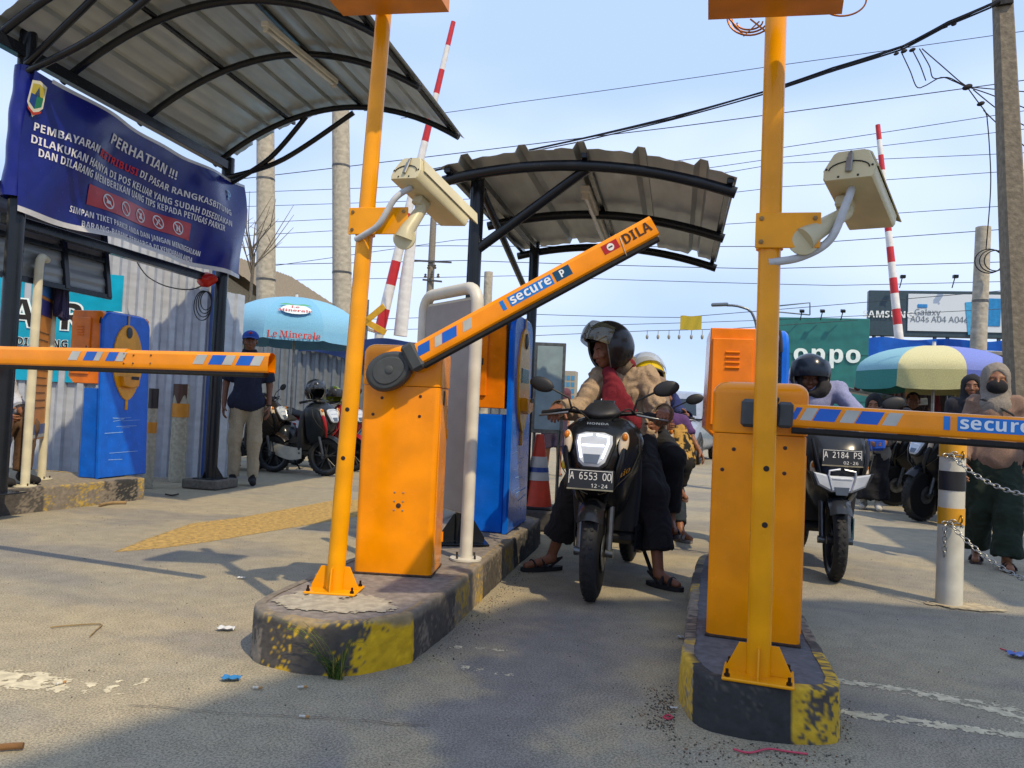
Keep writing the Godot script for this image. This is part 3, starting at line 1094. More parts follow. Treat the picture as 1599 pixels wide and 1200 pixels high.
# a camera housing: back end at `at`, looking along `dir`
func cctv(label: String, at: Vector3, dir: Vector3, tilt: float, mount_at: Vector3, conduit: Array) -> void:
	var cream := mat("d6cba2", "paint")
	var o := thing("security_camera", label, "camera", at, 0.0, "cream security cameras")
	var z := -dir.normalized()
	var x := Vector3.UP.cross(z).normalized()
	x = Basis(z, tilt) * x
	var y := z.cross(x)
	var b := Basis(x, y, z)
	var sec := PackedVector2Array([Vector2(-0.078, -0.045), Vector2(-0.072, -0.054), Vector2(0.072, -0.054), Vector2(0.078, -0.045), Vector2(0.08, -0.012), Vector2(0.055, 0.042), Vector2(0.042, 0.05), Vector2(-0.042, 0.05), Vector2(-0.055, 0.042), Vector2(-0.08, -0.012)])
	var rings := []
	for s in [[0.0, 0.96], [-0.006, 1.0], [-0.36, 1.0], [-0.365, 0.97]]:
		var r := PackedVector3Array()
		for p in sec:
			r.append(b * Vector3(p.x * s[1], p.y * s[1], s[0]))
		rings.append(r)
	var m := MB.new()
	m.loft(rings, true, 0.85)
	part("housing", m, cream, o)
	m = MB.new()
	rings = []
	for s in [-0.02, -0.42]:
		var r := PackedVector3Array()
		for p in [Vector2(-0.086, -0.006), Vector2(-0.06, 0.048), Vector2(-0.045, 0.057), Vector2(0.045, 0.057), Vector2(0.06, 0.048), Vector2(0.086, -0.006), Vector2(0.083, -0.008), Vector2(0.057, 0.044), Vector2(0.043, 0.053), Vector2(-0.043, 0.053), Vector2(-0.057, 0.044), Vector2(-0.083, -0.008)]:
			r.append(b * Vector3(p.x, p.y, s))
		rings.append(r)
	m.loft(rings, true, 0.85)
	part("sun_shield", m, cream, o)
	m = MB.new()
	rings = []
	var path := []
	for k in 11:
		var a := PI * k / 10.0
		path.append(b * Vector3(-cos(a) * 0.062, -0.018 + sin(a) * 0.028, 0.002))
	m.tube(path, 0.0022, 5)
	part("lid_seam", m, mat("2d2b25", "rubber"), o)
	m = MB.new()
	m.box(b * Vector3(0, -0.004, 0.006), Vector3(0.02, 0.055, 0.008), b, 0.003)
	m.box(b * Vector3(0, 0.03, 0.005), Vector3(0.014, 0.02, 0.006), b, 0.002)
	part("latch", m, mat("a8a79f", "metal"), o)
	for p in [[-0.07, -0.012], [0.07, -0.012], [-0.03, -0.043], [0.03, -0.043], [0.0, 0.044]]:
		m = MB.new()
		m.ball(b * Vector3(p[0], p[1], 0.001), Vector3(0.004, 0.004, 0.003), b, 8, 6)
		part("screw", m, mat("4d4a42", "metal"), o)
	m = MB.new()
	var under := b * Vector3(0.0, -0.054, -0.16)
	var foot := mount_at - at
	var knee := Vector3(lerpf(foot.x, under.x, 0.75), under.y - 0.045, lerpf(foot.z, under.z, 0.8))
	m.tube([foot + Vector3(0, 0, 0.004), foot.lerp(knee, 0.25) + Vector3(0, 0.0, 0.02), knee, knee + Vector3(0, 0.02, 0)], [0.042, 0.032, 0.026, 0.028], 14)
	m.box(knee + Vector3(0, 0.03, 0), Vector3(0.05, 0.04, 0.07), b, 0.006)
	m.lathe([Vector2(0, 0), Vector2(0.05, 0), Vector2(0.05, 0.008), Vector2(0.03, 0.012), Vector2(0, 0.012)], Transform3D(Basis(Vector3.RIGHT, PI / 2), foot), 18)
	part("mount", m, mat("c7bd98", "paint"), o)
	m = MB.new()
	var cp := []
	for p in conduit:
		cp.append(p - at)
	cp[0] = b * Vector3(0.0, -0.056, -0.06)
	var cv := Curve3D.new()
	for k in cp.size():
		var a: Vector3 = cp[maxi(k - 1, 0)]
		var e: Vector3 = cp[mini(k + 1, cp.size() - 1)]
		cv.add_point(cp[k], (a - e) * 0.17, (e - a) * 0.17)
	var fine := []
	for k in 25:
		fine.append(cv.sample_baked(cv.get_baked_length() * k / 24.0, true))
	m.tube(fine, 0.013, 10)
	part("conduit", m, mat("c4c8cb", "plastic"), o)
func build_poles() -> void:
	# left pole
	var foot := on_y(522, 923, 0.19)
	var head := on_z(602, -12, foot.z + 0.02)
	var hy := 2.66
	var py := on_z(580, 350, foot.z).y
	var hood := [on_y(536, 25, hy), on_y(701, 19, hy), on_y(690, 0, hy), on_y(514, 0, hy)]
	hood[2] = hood[1] + (hood[2] - hood[1]) * 2.6
	hood[3] = hood[0] + (hood[3] - hood[0]) * 2.6
	camera_pole("orange camera pole with bolted foot on the rounded end of the worn yellow island", foot, head, py, -0.06, 0.205, hood, hy, 0.15)
	var cz := foot.z + 0.1
	var at := on_z(636, 262, cz)
	var far := on_z(718, 342, cz - 0.34)
	cctv("cream security camera on orange pole, its pale conduit curling down beside half raised boom", at, far - at, -0.12, on_z(632, 372, foot.z + 0.046), [Vector3.ZERO, on_z(617, 310, cz - 0.01), on_z(592, 350, cz - 0.01), on_z(570, 366, cz - 0.03), on_z(556, 374, cz - 0.05)])
	# right pole
	foot = on_y(1184, 1058, 0.17)
	head = on_z(1213, -14, foot.z + 0.02)
	hy = 2.28
	py = on_z(1200, 366, foot.z).y
	hood = [on_y(1106, 31, hy), on_y(1315, 22, hy), on_y(1318, 0, hy), on_y(1106, 0, hy)]
	hood[2] = hood[1] + (hood[2] - hood[1]) * 3.6
	hood[3] = hood[0] + (hood[3] - hood[0]) * 3.6
	var p := camera_pole("orange camera pole standing before shaded boom gate cabinet on black and yellow island", foot, head, py, -0.05, 0.15, hood, hy, -0.12)
	var m := MB.new()
	var c := on_z(1172, 30, foot.z - 0.02) - foot
	for k in 3:
		var ring := []
		for j in 17:
			var a := PI * j / 16.0
			ring.append(c + Vector3(-cos(a) * (0.078 - k * 0.018), -sin(a) * (0.07 - k * 0.022), 0.03 - k * 0.025))
		m.tube(ring, 0.003, 6)
	m.tube([c + Vector3(-0.078, 0, 0.03), c + Vector3(-0.02, -0.066, 0.02), c + Vector3(0.03, 0.0, -0.02)], 0.003, 6)
	m.tube([c + Vector3(0.0, 0, 0.0), c + Vector3(0.05, -0.055, 0.02)], 0.003, 6)
	var hoop := []
	for j in 17:
		var a := PI * (0.1 + 0.95 * j / 16.0)
		hoop.append(on_z(1318, 2, foot.z - 0.05) - foot + Vector3(-cos(a) * 0.07, -sin(a) * 0.05, 0))
	m.tube(hoop, 0.003, 6)
	part("wire_guard", m, mat("b86a1c", "metal"), p)
	cz = foot.z + 0.02
	at = on_z(1327, 256, cz)
	far = on_z(1364, 338, cz - 0.33)
	cctv("cream security camera on orange pole, its pale conduit sagging across its bracket above lowered boom", at, far - at, -0.03, on_z(1255, 375, foot.z + 0.046), [Vector3.ZERO, on_z(1321, 320, cz), on_z(1296, 375, cz + 0.01), on_z(1250, 402, cz + 0.01), on_z(1200, 410, cz + 0.02)])

# ---------------------------------------------------------------- shelters, ticket machines, sign frames, banner
func arc_point(a: Vector2, b: Vector2, rise: float, t: float) -> Vector2:
	return a.lerp(b, t) + Vector2(0, rise * 4.0 * t * (1.0 - t))
# arched roof of ribbed sheets over x from a to b, z from z0 (near) to z1 (far); points in the axes of the thing
func arched_roof(o: Node3D, a: Vector2, b: Vector2, rise: float, z0: float, z1: float, pitch: float, sheets: int, sheet_mat: Material, under: Array, purlins: Array, steel: Material, rr: float) -> void:
	var length := a.distance_to(b) * 1.06
	var ribs := int(length / pitch)
	var pts := []
	for k in ribs * 8 + 1:
		var s := float(k) / (ribs * 8)
		var p := arc_point(a, b, rise, s)
		var q := arc_point(a, b, rise, s + 0.01)
		var nrm := Vector2(-(q - p).y, (q - p).x).normalized()
		var f := k % 8
		var lift := 0.0
		if f == 3 or f == 4:
			lift = 0.042
		elif f == 1 or f == 6:
			lift = 0.006
		# pull the two rib tops together so that the rib is a narrow trapezoid
		var along := (q - p).normalized() * pitch * (-0.0 if f != 3 and f != 4 else 0.0)
		if f == 2:
			along = (q - p).normalized() * pitch * 0.07
		elif f == 5:
			along = -(q - p).normalized() * pitch * 0.07
		pts.append(p + nrm * lift + along)
	var per := ceili(float(pts.size() - 1) / sheets / 8.0) * 8
	var k0 := 0
	while k0 < pts.size() - 1:
		var k1 := mini(k0 + per, pts.size() - 1)
		var m := MB.new()
		var seg := pts.slice(k0, k1 + 1)
		var edge := rng.randf_range(-0.012, 0.012)
		m.sheet(seg.size() - 1, 6, func(u, v):
			var p: Vector2 = seg[roundi(u * (seg.size() - 1))]
			var z := lerpf(z0 + edge, z1 + edge, v)
			return Vector3(p.x, p.y + 0.004 * sin(v * 9.0 + p.x * 3.0), z), 0.002, 0.55)
		part("roof_sheet", m, sheet_mat, o)
		k0 = k1
	for z in under:
		var m := MB.new()
		var path := []
		for k in 25:
			var p := arc_point(a, b, rise, k / 24.0)
			path.append(Vector3(p.x, p.y - rr - 0.035, z))
		m.tube(path, rr, 12)
		part("arch_rib", m, steel, o)
	for t in purlins:
		var p := arc_point(a, b, rise, t)
		var m := MB.new()
		m.bar(Vector3(p.x, p.y - 0.022, z0 - 0.02), Vector3(p.x, p.y - 0.022, z1 + 0.02), 0.035, 0.03)
		part("purlin", m, steel, o)
func bent(m: MB, pts: Array, r: float, sides := 12, n := 16) -> void:
	var cv := Curve3D.new()
	for k in pts.size():
		var a: Vector3 = pts[maxi(k - 1, 0)]
		var e: Vector3 = pts[mini(k + 1, pts.size() - 1)]
		cv.add_point(pts[k], (a - e) * 0.17, (e - a) * 0.17)
	var fine := []
	for k in n + 1:
		fine.append(cv.sample_baked(cv.get_baked_length() * k / n, true))
	m.tube(fine, r, sides)
func tube_lamp(o: Node3D, a: Vector3, b: Vector3) -> void:
	var m := MB.new()
	var d := (b - a).normalized()
	m.bar(a, b, 0.06, 0.045, Vector3.UP, 0.006)
	var f := part("lamp_fitting", m, mat("d8d2c2", "paint"), o)
	m = MB.new()
	m.tube([a + Vector3(0, -0.04, 0) + d * 0.05, b + Vector3(0, -0.04, 0) - d * 0.05], 0.014, 12)
	part("lamp_tube", m, mat("dedcd2", "gloss"), f)
	for e in [a + d * 0.03, b - d * 0.03]:
		m = MB.new()
		m.box(e + Vector3(0, -0.036, 0), Vector3(0.045, 0.05, 0.03), Basis(), 0.004)
		part("lamp_holder", m, mat("cfc8b6", "plastic"), f)
func build_shelters() -> void:
	var steel := mat("1c2026", "gloss")
	var zinc := mat("bcc2c2", "zinc")
	# ---- large shelter over the left lane; its posts stand on the line x = -4.93
	var px := -4.93
	var o := thing("parking_shelter", "large arched shelter of ribbed zinc sheets on black posts over the left lane", "shelter", Vector3(px, 0.0, -6.0), 0.0)
	var a := Vector2(-0.1, 3.58)
	var b := Vector2(2.66, 3.80)
	arched_roof(o, a, b, 0.46, 1.46, -1.6, 0.25, 4, zinc, [-1.4, -0.2, 0.72, 1.4], [0.3, 0.6, 0.965], steel, 0.03)
	var m := MB.new()
	m.bar(Vector3(0, 3.53, 1.6), Vector3(0, 3.53, -1.58), 0.075, 0.09)
	part("eave_beam", m, steel, o)
	for p in [[1.17, 0.2, 0.062], [-1.51, 0.1, 0.066]]:
		m = MB.new()
		m.tube([Vector3(0, p[1], p[0]), Vector3(0, 3.96 if p[0] > 0.0 else 3.62, p[0])], p[2], 20)
		m.box(Vector3(0, p[1] + 0.006, p[0]), Vector3(0.26, 0.012, 0.26), Basis(), 0.003)
		part("post", m, steel, o)
	var base := Vector3(px, 0.0, -6.0)
	for q in [[[365, 288], [420, 248], [478, 182]], [[362, 276], [440, 250], [552, 176]]]:
		m = MB.new()
		var pts := []
		for r in q:
			pts.append(on_z(r[0], r[1], -7.43) - base)
		pts[0] = Vector3(0.03, pts[0].y, -1.46)
		bent(m, pts, 0.027)
		part("brace", m, steel, o)
	for q in [[[48, 92], [100, 42], [150, -8], [190, -60]], [[48, 104], [140, 62], [232, -5], [300, -80]]]:
		m = MB.new()
		var pts := []
		for r in q:
			pts.append(on_z(r[0], r[1], -4.72) - base)
		pts[0] = Vector3(0.03, pts[0].y, 1.2)
		bent(m, pts, 0.027)
		part("brace", m, steel, o)
	m = MB.new()
	m.bar(Vector3(-0.08, 2.27, 1.2), Vector3(-0.08, 2.27, -1.5), 0.07, 0.08)
	part("tie_beam", m, steel, o)
	for k in 3:
		m = MB.new()
		m.slab(PackedVector2Array([Vector2(0, 0), Vector2(0.1, 0), Vector2(0.0, 0.16)]), 0.008, Transform3D(Basis(Vector3.UP, k * TAU / 3.0 + 0.4), Vector3(0.05 * cos(k * 2.09), 0.112, -1.51)), 0.001)
		part("gusset", m, steel, o)
	tube_lamp(o, on_y(412, 36, 3.93) - base, on_y(524, 128, 3.93) - base)
	m = MB.new()
	m.box(Vector3(-0.02, 0.05, -1.55), Vector3(0.42, 0.1, 0.42), Basis(), 0.012)
	part("footing", m, mat("6a655c", "concrete"), o)
	# ---- small shelter over the ticket machine, carried by two posts on one side
	base = Vector3(on_z(740, 420, -4.5).x, 0.0, -4.5)
	o = thing("parking_shelter", "small arched zinc shelter on two black posts beside the half raised boom", "shelter", base, 0.0)
	var e0 := on_z(688, 252, -4.25) - base
	var e1 := on_z(1152, 268, -4.25) - base
	a = Vector2(e0.x, e0.y - 0.03)
	b = Vector2(e1.x, e1.y - 0.03)
	arched_roof(o, a, b, on_z(915, 226, -4.25).y - (e0.y + e1.y) * 0.5, 0.25, -2.1, 0.3, 3, zinc, [0.18, -0.92, -2.0], [0.02, 0.5, 0.98], steel, 0.032)
	for p in [[0.0, 0.19, 0.043], [-1.92, 0.0, 0.043]]:
		m = MB.new()
		m.tube([Vector3(0.0, p[1], p[0]), Vector3(0, 2.44, p[0])], p[2], 20)
		part("post", m, steel, o)
		for k in 4:
			m = MB.new()
			var bs := Basis(Vector3.UP, k * PI / 2 + 0.4)
			m.slab(PackedVector2Array([Vector2(0.03, 0), Vector2(0.14, 0), Vector2(0.14, 0.02), Vector2(0.05, 0.16), Vector2(0.03, 0.16)]), 0.008, Transform3D(bs, Vector3(0, p[1] + 0.008, p[0]) + bs * Vector3(0, 0, -0.004)), 0.001)
			part("gusset", m, steel, o)
		m = MB.new()
		m.box(Vector3(0, p[1] + 0.006, p[0]), Vector3(0.3, 0.012, 0.3), Basis(Vector3.UP, 0.4), 0.003)
		part("base_plate", m, steel, o)
	m = MB.new()
	m.tube([Vector3(0.02, on_z(744, 388, -4.48).y, 0.0), on_z(922, 260, -4.34) - base], 0.03, 14)
	part("brace", m, steel, o)
	m = MB.new()
	bent(m, [Vector3(0.02, on_z(834, 478, -6.42).y, -1.92), on_z(890, 445, -6.45) - base, on_z(965, 385, -6.48) - base], 0.028)
	part("brace", m, steel, o)
	m = MB.new()
	m.bar(Vector3(0.0, 2.4, 0.1), Vector3(0.0, 2.4, -2.0), 0.05, 0.05)
	m.tube([Vector3(0.0, 2.36, -0.1), Vector3(0.0, 1.9, -1.9)], 0.024, 12)
	part("tie_beam", m, steel, o)
	tube_lamp(o, Vector3(0.62, 2.42, -0.3), Vector3(0.62, 2.42, -1.7))
	# ---- shade roof over the place where the photograph was taken: it stands out of the picture and shades the foreground
	o = thing("lane_canopy", "high flat roof on tall steel posts behind the gates, shading the exit lanes", "canopy", Vector3(4.8, 0.0, 3.84), 0.0)
	m = MB.new()
	var roof := PackedVector2Array([Vector2(-0.74, 3.72), Vector2(0.95, 4.4), Vector2(2.7, 4.46), Vector2(2.7, 0.7), Vector2(-2.0, 0.7)])
	m.slab(roof, 0.03, Transform3D(Basis(Vector3.RIGHT, -PI / 2), Vector3(0, 8.0, 0)), 0.0)
	part("roof_sheet", m, zinc, o)
	for p in [Vector3(2.5, 0, -3.2), Vector3(2.5, 0, -1.0), Vector3(-1.6, 0, -1.0)]:
		m = MB.new()
		m.tube([p, p + Vector3(0, 8.0, 0)], 0.07, 14)
		part("post", m, steel, o)
	o = thing("lane_canopy", "flat stall awning on steel posts shading the pavement beside the chained bollard", "canopy", Vector3(6.0, 0.0, -4.6), 0.0)
	m = MB.new()
	m.box(Vector3(0, 4.0, 0.0), Vector3(3.4, 0.04, 3.4), Basis(), 0.01)
	part("roof_sheet", m, zinc, o)
	for p in [Vector3(-1.5, 0, 1.0), Vector3(1.5, 0, 1.0), Vector3(1.5, 0, -1.0)]:
		m = MB.new()
		m.tube([p, p + Vector3(0, 4.0, 0)], 0.04, 14)
		part("post", m, steel, o)
# a ticket machine: foot centre at `at`, the side for drivers faces +x
func ticket_machine(label: String, at: Vector3, h: float, w: float, slope: float) -> void:
	var o := thing("ticket_machine", label, "ticket machine", at, 0.0, "parking ticket machines")
	var blue := mat("0a66d8", "gloss")
	var orange := mat("f07f0a", "gloss")
	var k := h / 1.5
	var m := MB.new()
	m.box(Vector3(-0.13, 0.4 * k, 0), Vector3(0.2, 0.8 * k, w - 0.06), Basis(), 0.006)
	part("lower_body", m, blue, o)
	# shell on the drivers' side: a thick board with rounded upper corners, leaning back a little
	m = MB.new()
	var r := 0.12
	var poly := PackedVector2Array([Vector2(-w * 0.5, 0), Vector2(w * 0.5, 0)])
	for j in 7:
		var a := PI * 0.5 * j / 6.0
		poly.append(Vector2(w * 0.5 - r + cos(a) * r, h - r + sin(a) * r))
	for j in 7:
		var a := PI * 0.5 + PI * 0.5 * j / 6.0
		poly.append(Vector2(-w * 0.5 + r + cos(a) * r, h - r + sin(a) * r))
	var lean := Basis(Vector3.BACK, slope) * Basis(Vector3.UP, PI / 2)
	m.slab(poly, 0.036, Transform3D(lean, Vector3(-0.02, 0, 0)), 0.014)
	var shell := part("front_shell", m, blue, o)
	m = MB.new()
	var edge := []
	for j in range(1, poly.size()):
		edge.append(lean * Vector3(poly[j].x, poly[j].y, -0.004) + Vector3(-0.02, 0, 0))
	m.tube(edge, 0.008, 6)
	part("rubber_edge", m, mat("15171a", "rubber"), o)
	# cabinet behind it, with a door, louvres and a lock
	m = MB.new()
	var prof := PackedVector2Array([Vector2(-0.045, 0.56 * h), Vector2(-0.052, h - 0.03), Vector2(-0.08, h - 0.004), Vector2(-0.38, h - 0.004), Vector2(-0.39, 0.6 * h), Vector2(-0.33, 0.56 * h)])
	m.slab(prof, w - 0.02, Transform3D(Basis(), Vector3(0, 0, -w * 0.5 + 0.01)), 0.006)
	var cab := part("upper_cabinet", m, orange, o)
	m = MB.new()
	m.box(Vector3(-0.27, 0.785 * h, w * 0.5 - 0.004), Vector3(0.2, 0.34 * h, 0.02), Basis(), 0.004)
	var door := part("door", m, orange, cab)
	for j in 4:
		m = MB.new()
		m.box(Vector3(-0.27, 0.9 * h - j * 0.026, w * 0.5 + 0.008), Vector3(0.07, 0.012, 0.012), Basis(Vector3.RIGHT, 0.5), 0.002)
		part("louvre", m, orange, door)
	m = MB.new()
	m.box(Vector3(-0.2, 0.77 * h, w * 0.5 + 0.007), Vector3(0.01, 0.045, 0.004), Basis(), 0.001)
	part("lock", m, mat("241a12", "plastic"), door)
	var place := func(z: float, y: float, e: float) -> Vector3: return lean * Vector3(z, y, 0.037 + e) + Vector3(-0.02, 0, 0)
	m = MB.new()
	var oval := PackedVector2Array()
	for j in 28:
		var a := TAU * j / 28.0
		var y := sin(a) * 0.36
		oval.append(Vector2(cos(a) * 0.2 * (1.0 if y > -0.1 else 1.0 - (-0.1 - y) * 0.9), y))
	m.slab(oval, 0.016, Transform3D(lean, place.call(0.0, 0.7 * h, -0.002)), 0.004)
	m.box(place.call(0, 0.7 * h - 0.4, 0.004), Vector3(0.016, 0.1, 0.03), Basis(), 0.004)
	var panel := part("driver_panel", m, mat("e8a01a", "gloss"), shell)
	m = MB.new()
	m.box(place.call(0.0, 0.72 * h, 0.014), Vector3(0.008, 0.1, 0.24), Basis(), 0.002)
	part("screen", m, mat("2a3038", "gloss"), panel)
	m = MB.new()
	m.slab(PackedVector2Array([Vector2(-0.12, 0.05), Vector2(0.12, 0.05), Vector2(0.1, -0.04), Vector2(0.0, -0.06), Vector2(-0.1, -0.04)]), 0.05, Transform3D(lean, place.call(0.0, 0.58 * h, 0.01)), 0.008)
	part("ticket_tray", m, mat("e0920f", "gloss"), panel)
	m = MB.new()
	m.box(place.call(0.04, 0.605 * h, 0.064), Vector3(0.004, 0.03, 0.1), Basis(), 0.001)
	part("ticket_slot", m, mat("1d1f22", "plastic"), panel)
	m = MB.new()
	m.ball(place.call(0, 0.885 * h, 0.018), Vector3(0.012, 0.055, 0.04), Basis(), 16, 10)
	part("speaker", m, mat("3a4650", "plastic"), panel)
	m = MB.new()
	m.box(place.call(0, 0.955 * h, 0.006), Vector3(0.012, 0.12, 0.022), Basis(), 0.004)
	part("speaker_strap", m, mat("b99a7c", "plastic"), panel)
	m = MB.new()
	for s in 9:
		var y := rng.randf_range(0.1, 0.36) * h
		var z0 := rng.randf_range(-w * 0.45, 0.0)
		var l := rng.randf_range(0.1, 0.4)
		var p0: Vector3 = place.call(z0, y, 0.0012)
		var p1: Vector3 = place.call(minf(z0 + l, w * 0.46), y + rng.randf_range(-0.01, 0.02), 0.0012)
		m.bar(p0, p1, 0.001, rng.randf_range(0.001, 0.006), Vector3.UP, 0.0)
	part("scratches", m, mat("8fb4dc", "plain"), shell)
func frame_of_pipe(o: Node3D, p1: Vector3, p2: Vector3, h: float, r: float, m_pipe: Material) -> void:
	var m := MB.new()
	var d := (p2 - p1)
	d.y = 0
	var l := d.length()
	d /= l
	var rad := minf(0.1, l * 0.45)
	var path := [p1, p1 + Vector3(0, h - rad, 0)]
	for k in range(1, 6):
		var a := PI * 0.5 * k / 6.0
		path.append(p1 + Vector3(0, h - rad + sin(a) * rad, 0) + d * (rad - cos(a) * rad))
	path.append(p1 + Vector3(0, h, 0) + d * rad)
	var q := Vector3(p2.x, p1.y, p2.z)
	path.append(q + Vector3(0, h, 0) - d * rad)
	for k in range(1, 6):
		var a := PI * 0.5 * k / 6.0
		path.append(q + Vector3(0, h - rad + cos(a) * rad, 0) - d * (rad - sin(a) * rad))
	path.append(q + Vector3(0, h - rad, 0))
	path.append(p2)
	m.tube(path, r, 18)
	part("pipe_frame", m, m_pipe, o)
	for p in [p1, p2]:
		m = MB.new()
		m.lathe([Vector2(0, 0), Vector2(0.085, 0), Vector2(0.085, 0.01), Vector2(0.04, 0.012), Vector2(0, 0.012)], Transform3D(Basis(), p), 24)
		part("flange", m, m_pipe, o)
		for k in 4:
			m = MB.new()
			m.tube([p + Vector3(cos(k * 1.57 + 0.5) * 0.066, 0.008, sin(k * 1.57 + 0.5) * 0.066), p + Vector3(cos(k * 1.57 + 0.5) * 0.066, 0.03, sin(k * 1.57 + 0.5) * 0.066)], 0.006, 6)
			part("bolt", m, mat("6b6258", "metal"), o)
func build_machines() -> void:
	var c := on_y(797, 836, 0.19)
	ticket_machine("blue and orange ticket machine under the small arched shelter behind the white sign frame", Vector3(c.x - 0.04, 0.19, c.z - 0.33), 1.45, 0.64, 0.006)
	c = on_y(156, 749, 0.2)
	ticket_machine("blue and orange ticket machine with scratched front on the far kerb before the corrugated fence", Vector3(c.x - 0.04, 0.2, c.z - 0.33), 1.54, 0.64, 0.035)
	ticket_machine("orange backed ticket machine half hidden behind the shaded boom gate cabinet", Vector3(on_z(1243, 560, -4.0).x - 0.03, 0.17, -4.33), on_z(1190, 511, -4.0).y - 0.17, 0.6, 0.01)
	# white sign frame on the left island, seen from behind
	var white := mat("d8d3c4", "paint")
	var p1 := on_y(727, 874, 0.19)
	var p2 := Vector3(on_z(657, 600, -4.4).x, 0.19, -4.4)
	var o := thing("sign_frame", "white bent pipe frame holding a grey sign back behind the half raised boom", "sign frame", p1, 0.0, "white pipe sign frames")
	frame_of_pipe(o, Vector3.ZERO, p2 - p1, on_z(742, 437, p1.z).y - 0.19 - 0.036, 0.034, white)
	var d := (p2 - p1).normalized()
	var n := d.cross(Vector3.UP).normalized()
	var m := MB.new()
	var bs := Basis(d, Vector3.UP, d.cross(Vector3.UP))
	var l := p1.distance_to(p2)
	m.box(d * (l * 0.5) + Vector3(0, 0.82, 0), Vector3(l - 0.075, 1.16, 0.012), bs, 0.003)
	part("sign_panel", m, mat("9b948e", "paint"), o)
	for y in [0.25, 0.84, 1.4]:
		m = MB.new()
		m.box(d * (l * 0.5) + Vector3(0, y, 0) + bs.z * 0.012, Vector3(l - 0.07, 0.03, 0.03), bs, 0.003)
		part("cross_rail", m, mat("c9c1ac", "paint"), o)
	# white sign frame on the far-left kerb, turned edge on, with an orange notice and a jacket over it
	p1 = on_y(38, 760, 0.2)
	p2 = on_y(64, 749, 0.2)
	p2 = Vector3(p2.x, 0.2, minf(p2.z, p1.z - 0.2))
	o = thing("sign_frame", "cream bent pipe frame with an orange notice board beside the black shelter post", "sign frame", p1, 0.0, "white pipe sign frames")
	var h := on_z(62, 392, p1.z).y - 0.2
	frame_of_pipe(o, Vector3.ZERO, p2 - p1, h - 0.04, 0.034, mat("d9d0b0", "paint"))
	d = (p2 - p1).normalized()
	bs = Basis(d, Vector3.UP, d.cross(Vector3.UP))
	m = MB.new()
	m.box(d * (p1.distance_to(p2) * 0.5) + Vector3(0, h * 0.56, 0), Vector3(p1.distance_to(p2) - 0.07, h * 0.74, 0.012), bs, 0.002)
	var board := part("notice_board", m, mat("d68a35", "paint"), o)
	var off := -bs.z if bs.z.x < 0.0 else bs.z
	for s in [[0.88, 0.12, "2f6fb5"], [0.77, 0.07, "38357c"], [0.235, 0.045, "56648e"], [0.205, 0.015, "b8b6a8"]]:
		m = MB.new()
		m.box(d * (p1.distance_to(p2) * 0.5) + Vector3(0, h * s[0], 0) + off * 0.008, Vector3(p1.distance_to(p2) - 0.08, h * s[1], 0.003), bs, 0.0005)
		part("printed_band", m, mat(s[2], "paint"), board)
	for k in 11:
		m = MB.new()
		m.box(d * (p1.distance_to(p2) * 0.5) + Vector3(0, h * (0.66 - k * 0.033), 0) + off * 0.0075, Vector3((p1.distance_to(p2) - 0.1) * rng.randf_range(0.6, 1.0), 0.012, 0.002), bs, 0.0005)
		part("printed_line", m, mat("6b4a22", "plain"), board)
	# jacket hung over that frame: one cloth folded over the pipe, with two sleeves
	var top := Vector3(p1.x, 0.2 + h, p1.z) + d * (p1.distance_to(p2) * 0.9)
	var j := thing("jacket", "dark purple jacket hung over the cream pipe sign frame", "jacket", top)
	m = MB.new()
	var side := off
	m.sheet(26, 34, func(u, v):
		var s: float = (v - 0.4) * 1.0                           # over the pipe: one side shorter
		var w: float = lerpf(0.2, 0.3, absf(s) * 1.4) * (u - 0.5) * 2.0 * 0.5
		var fold: float = 0.028 * sin(u * 19.0 + s * 3.0) * smoothstep(0.0, 0.25, absf(s))
		var across: float = (0.06 if s > 0 else -0.06) * smoothstep(0.0, 0.05, absf(s)) + fold + (0.05 * absf(s) * signf(s))
		var y: float = -maxf(absf(s) - 0.03, 0.0) * 0.9 + 0.012
		return d * (w + 0.03 * sin(s * 7.0)) + side * across + Vector3(0, y + 0.012 * sin(u * 13.0), 0), 0.008, -1.0)
	part("body", m, mat("3c3657", "cloth"), j)
	for s in [[0.12, 0.0], [-0.1, 0.1]]:
		m = MB.new()
		bent(m, [d * s[0] * 0.6 + side * 0.04 + Vector3(0, -0.06, 0), d * s[0] * 0.7 + side * 0.07 + Vector3(0, -0.22, 0), d * s[0] * 0.8 + side * 0.07 + Vector3(0, -0.4, 0), d * s[0] + side * 0.08 + Vector3(0, -0.48, 0)], 0.042, 12, 14)
		part("sleeve", m, mat("3c3657", "cloth"), j)
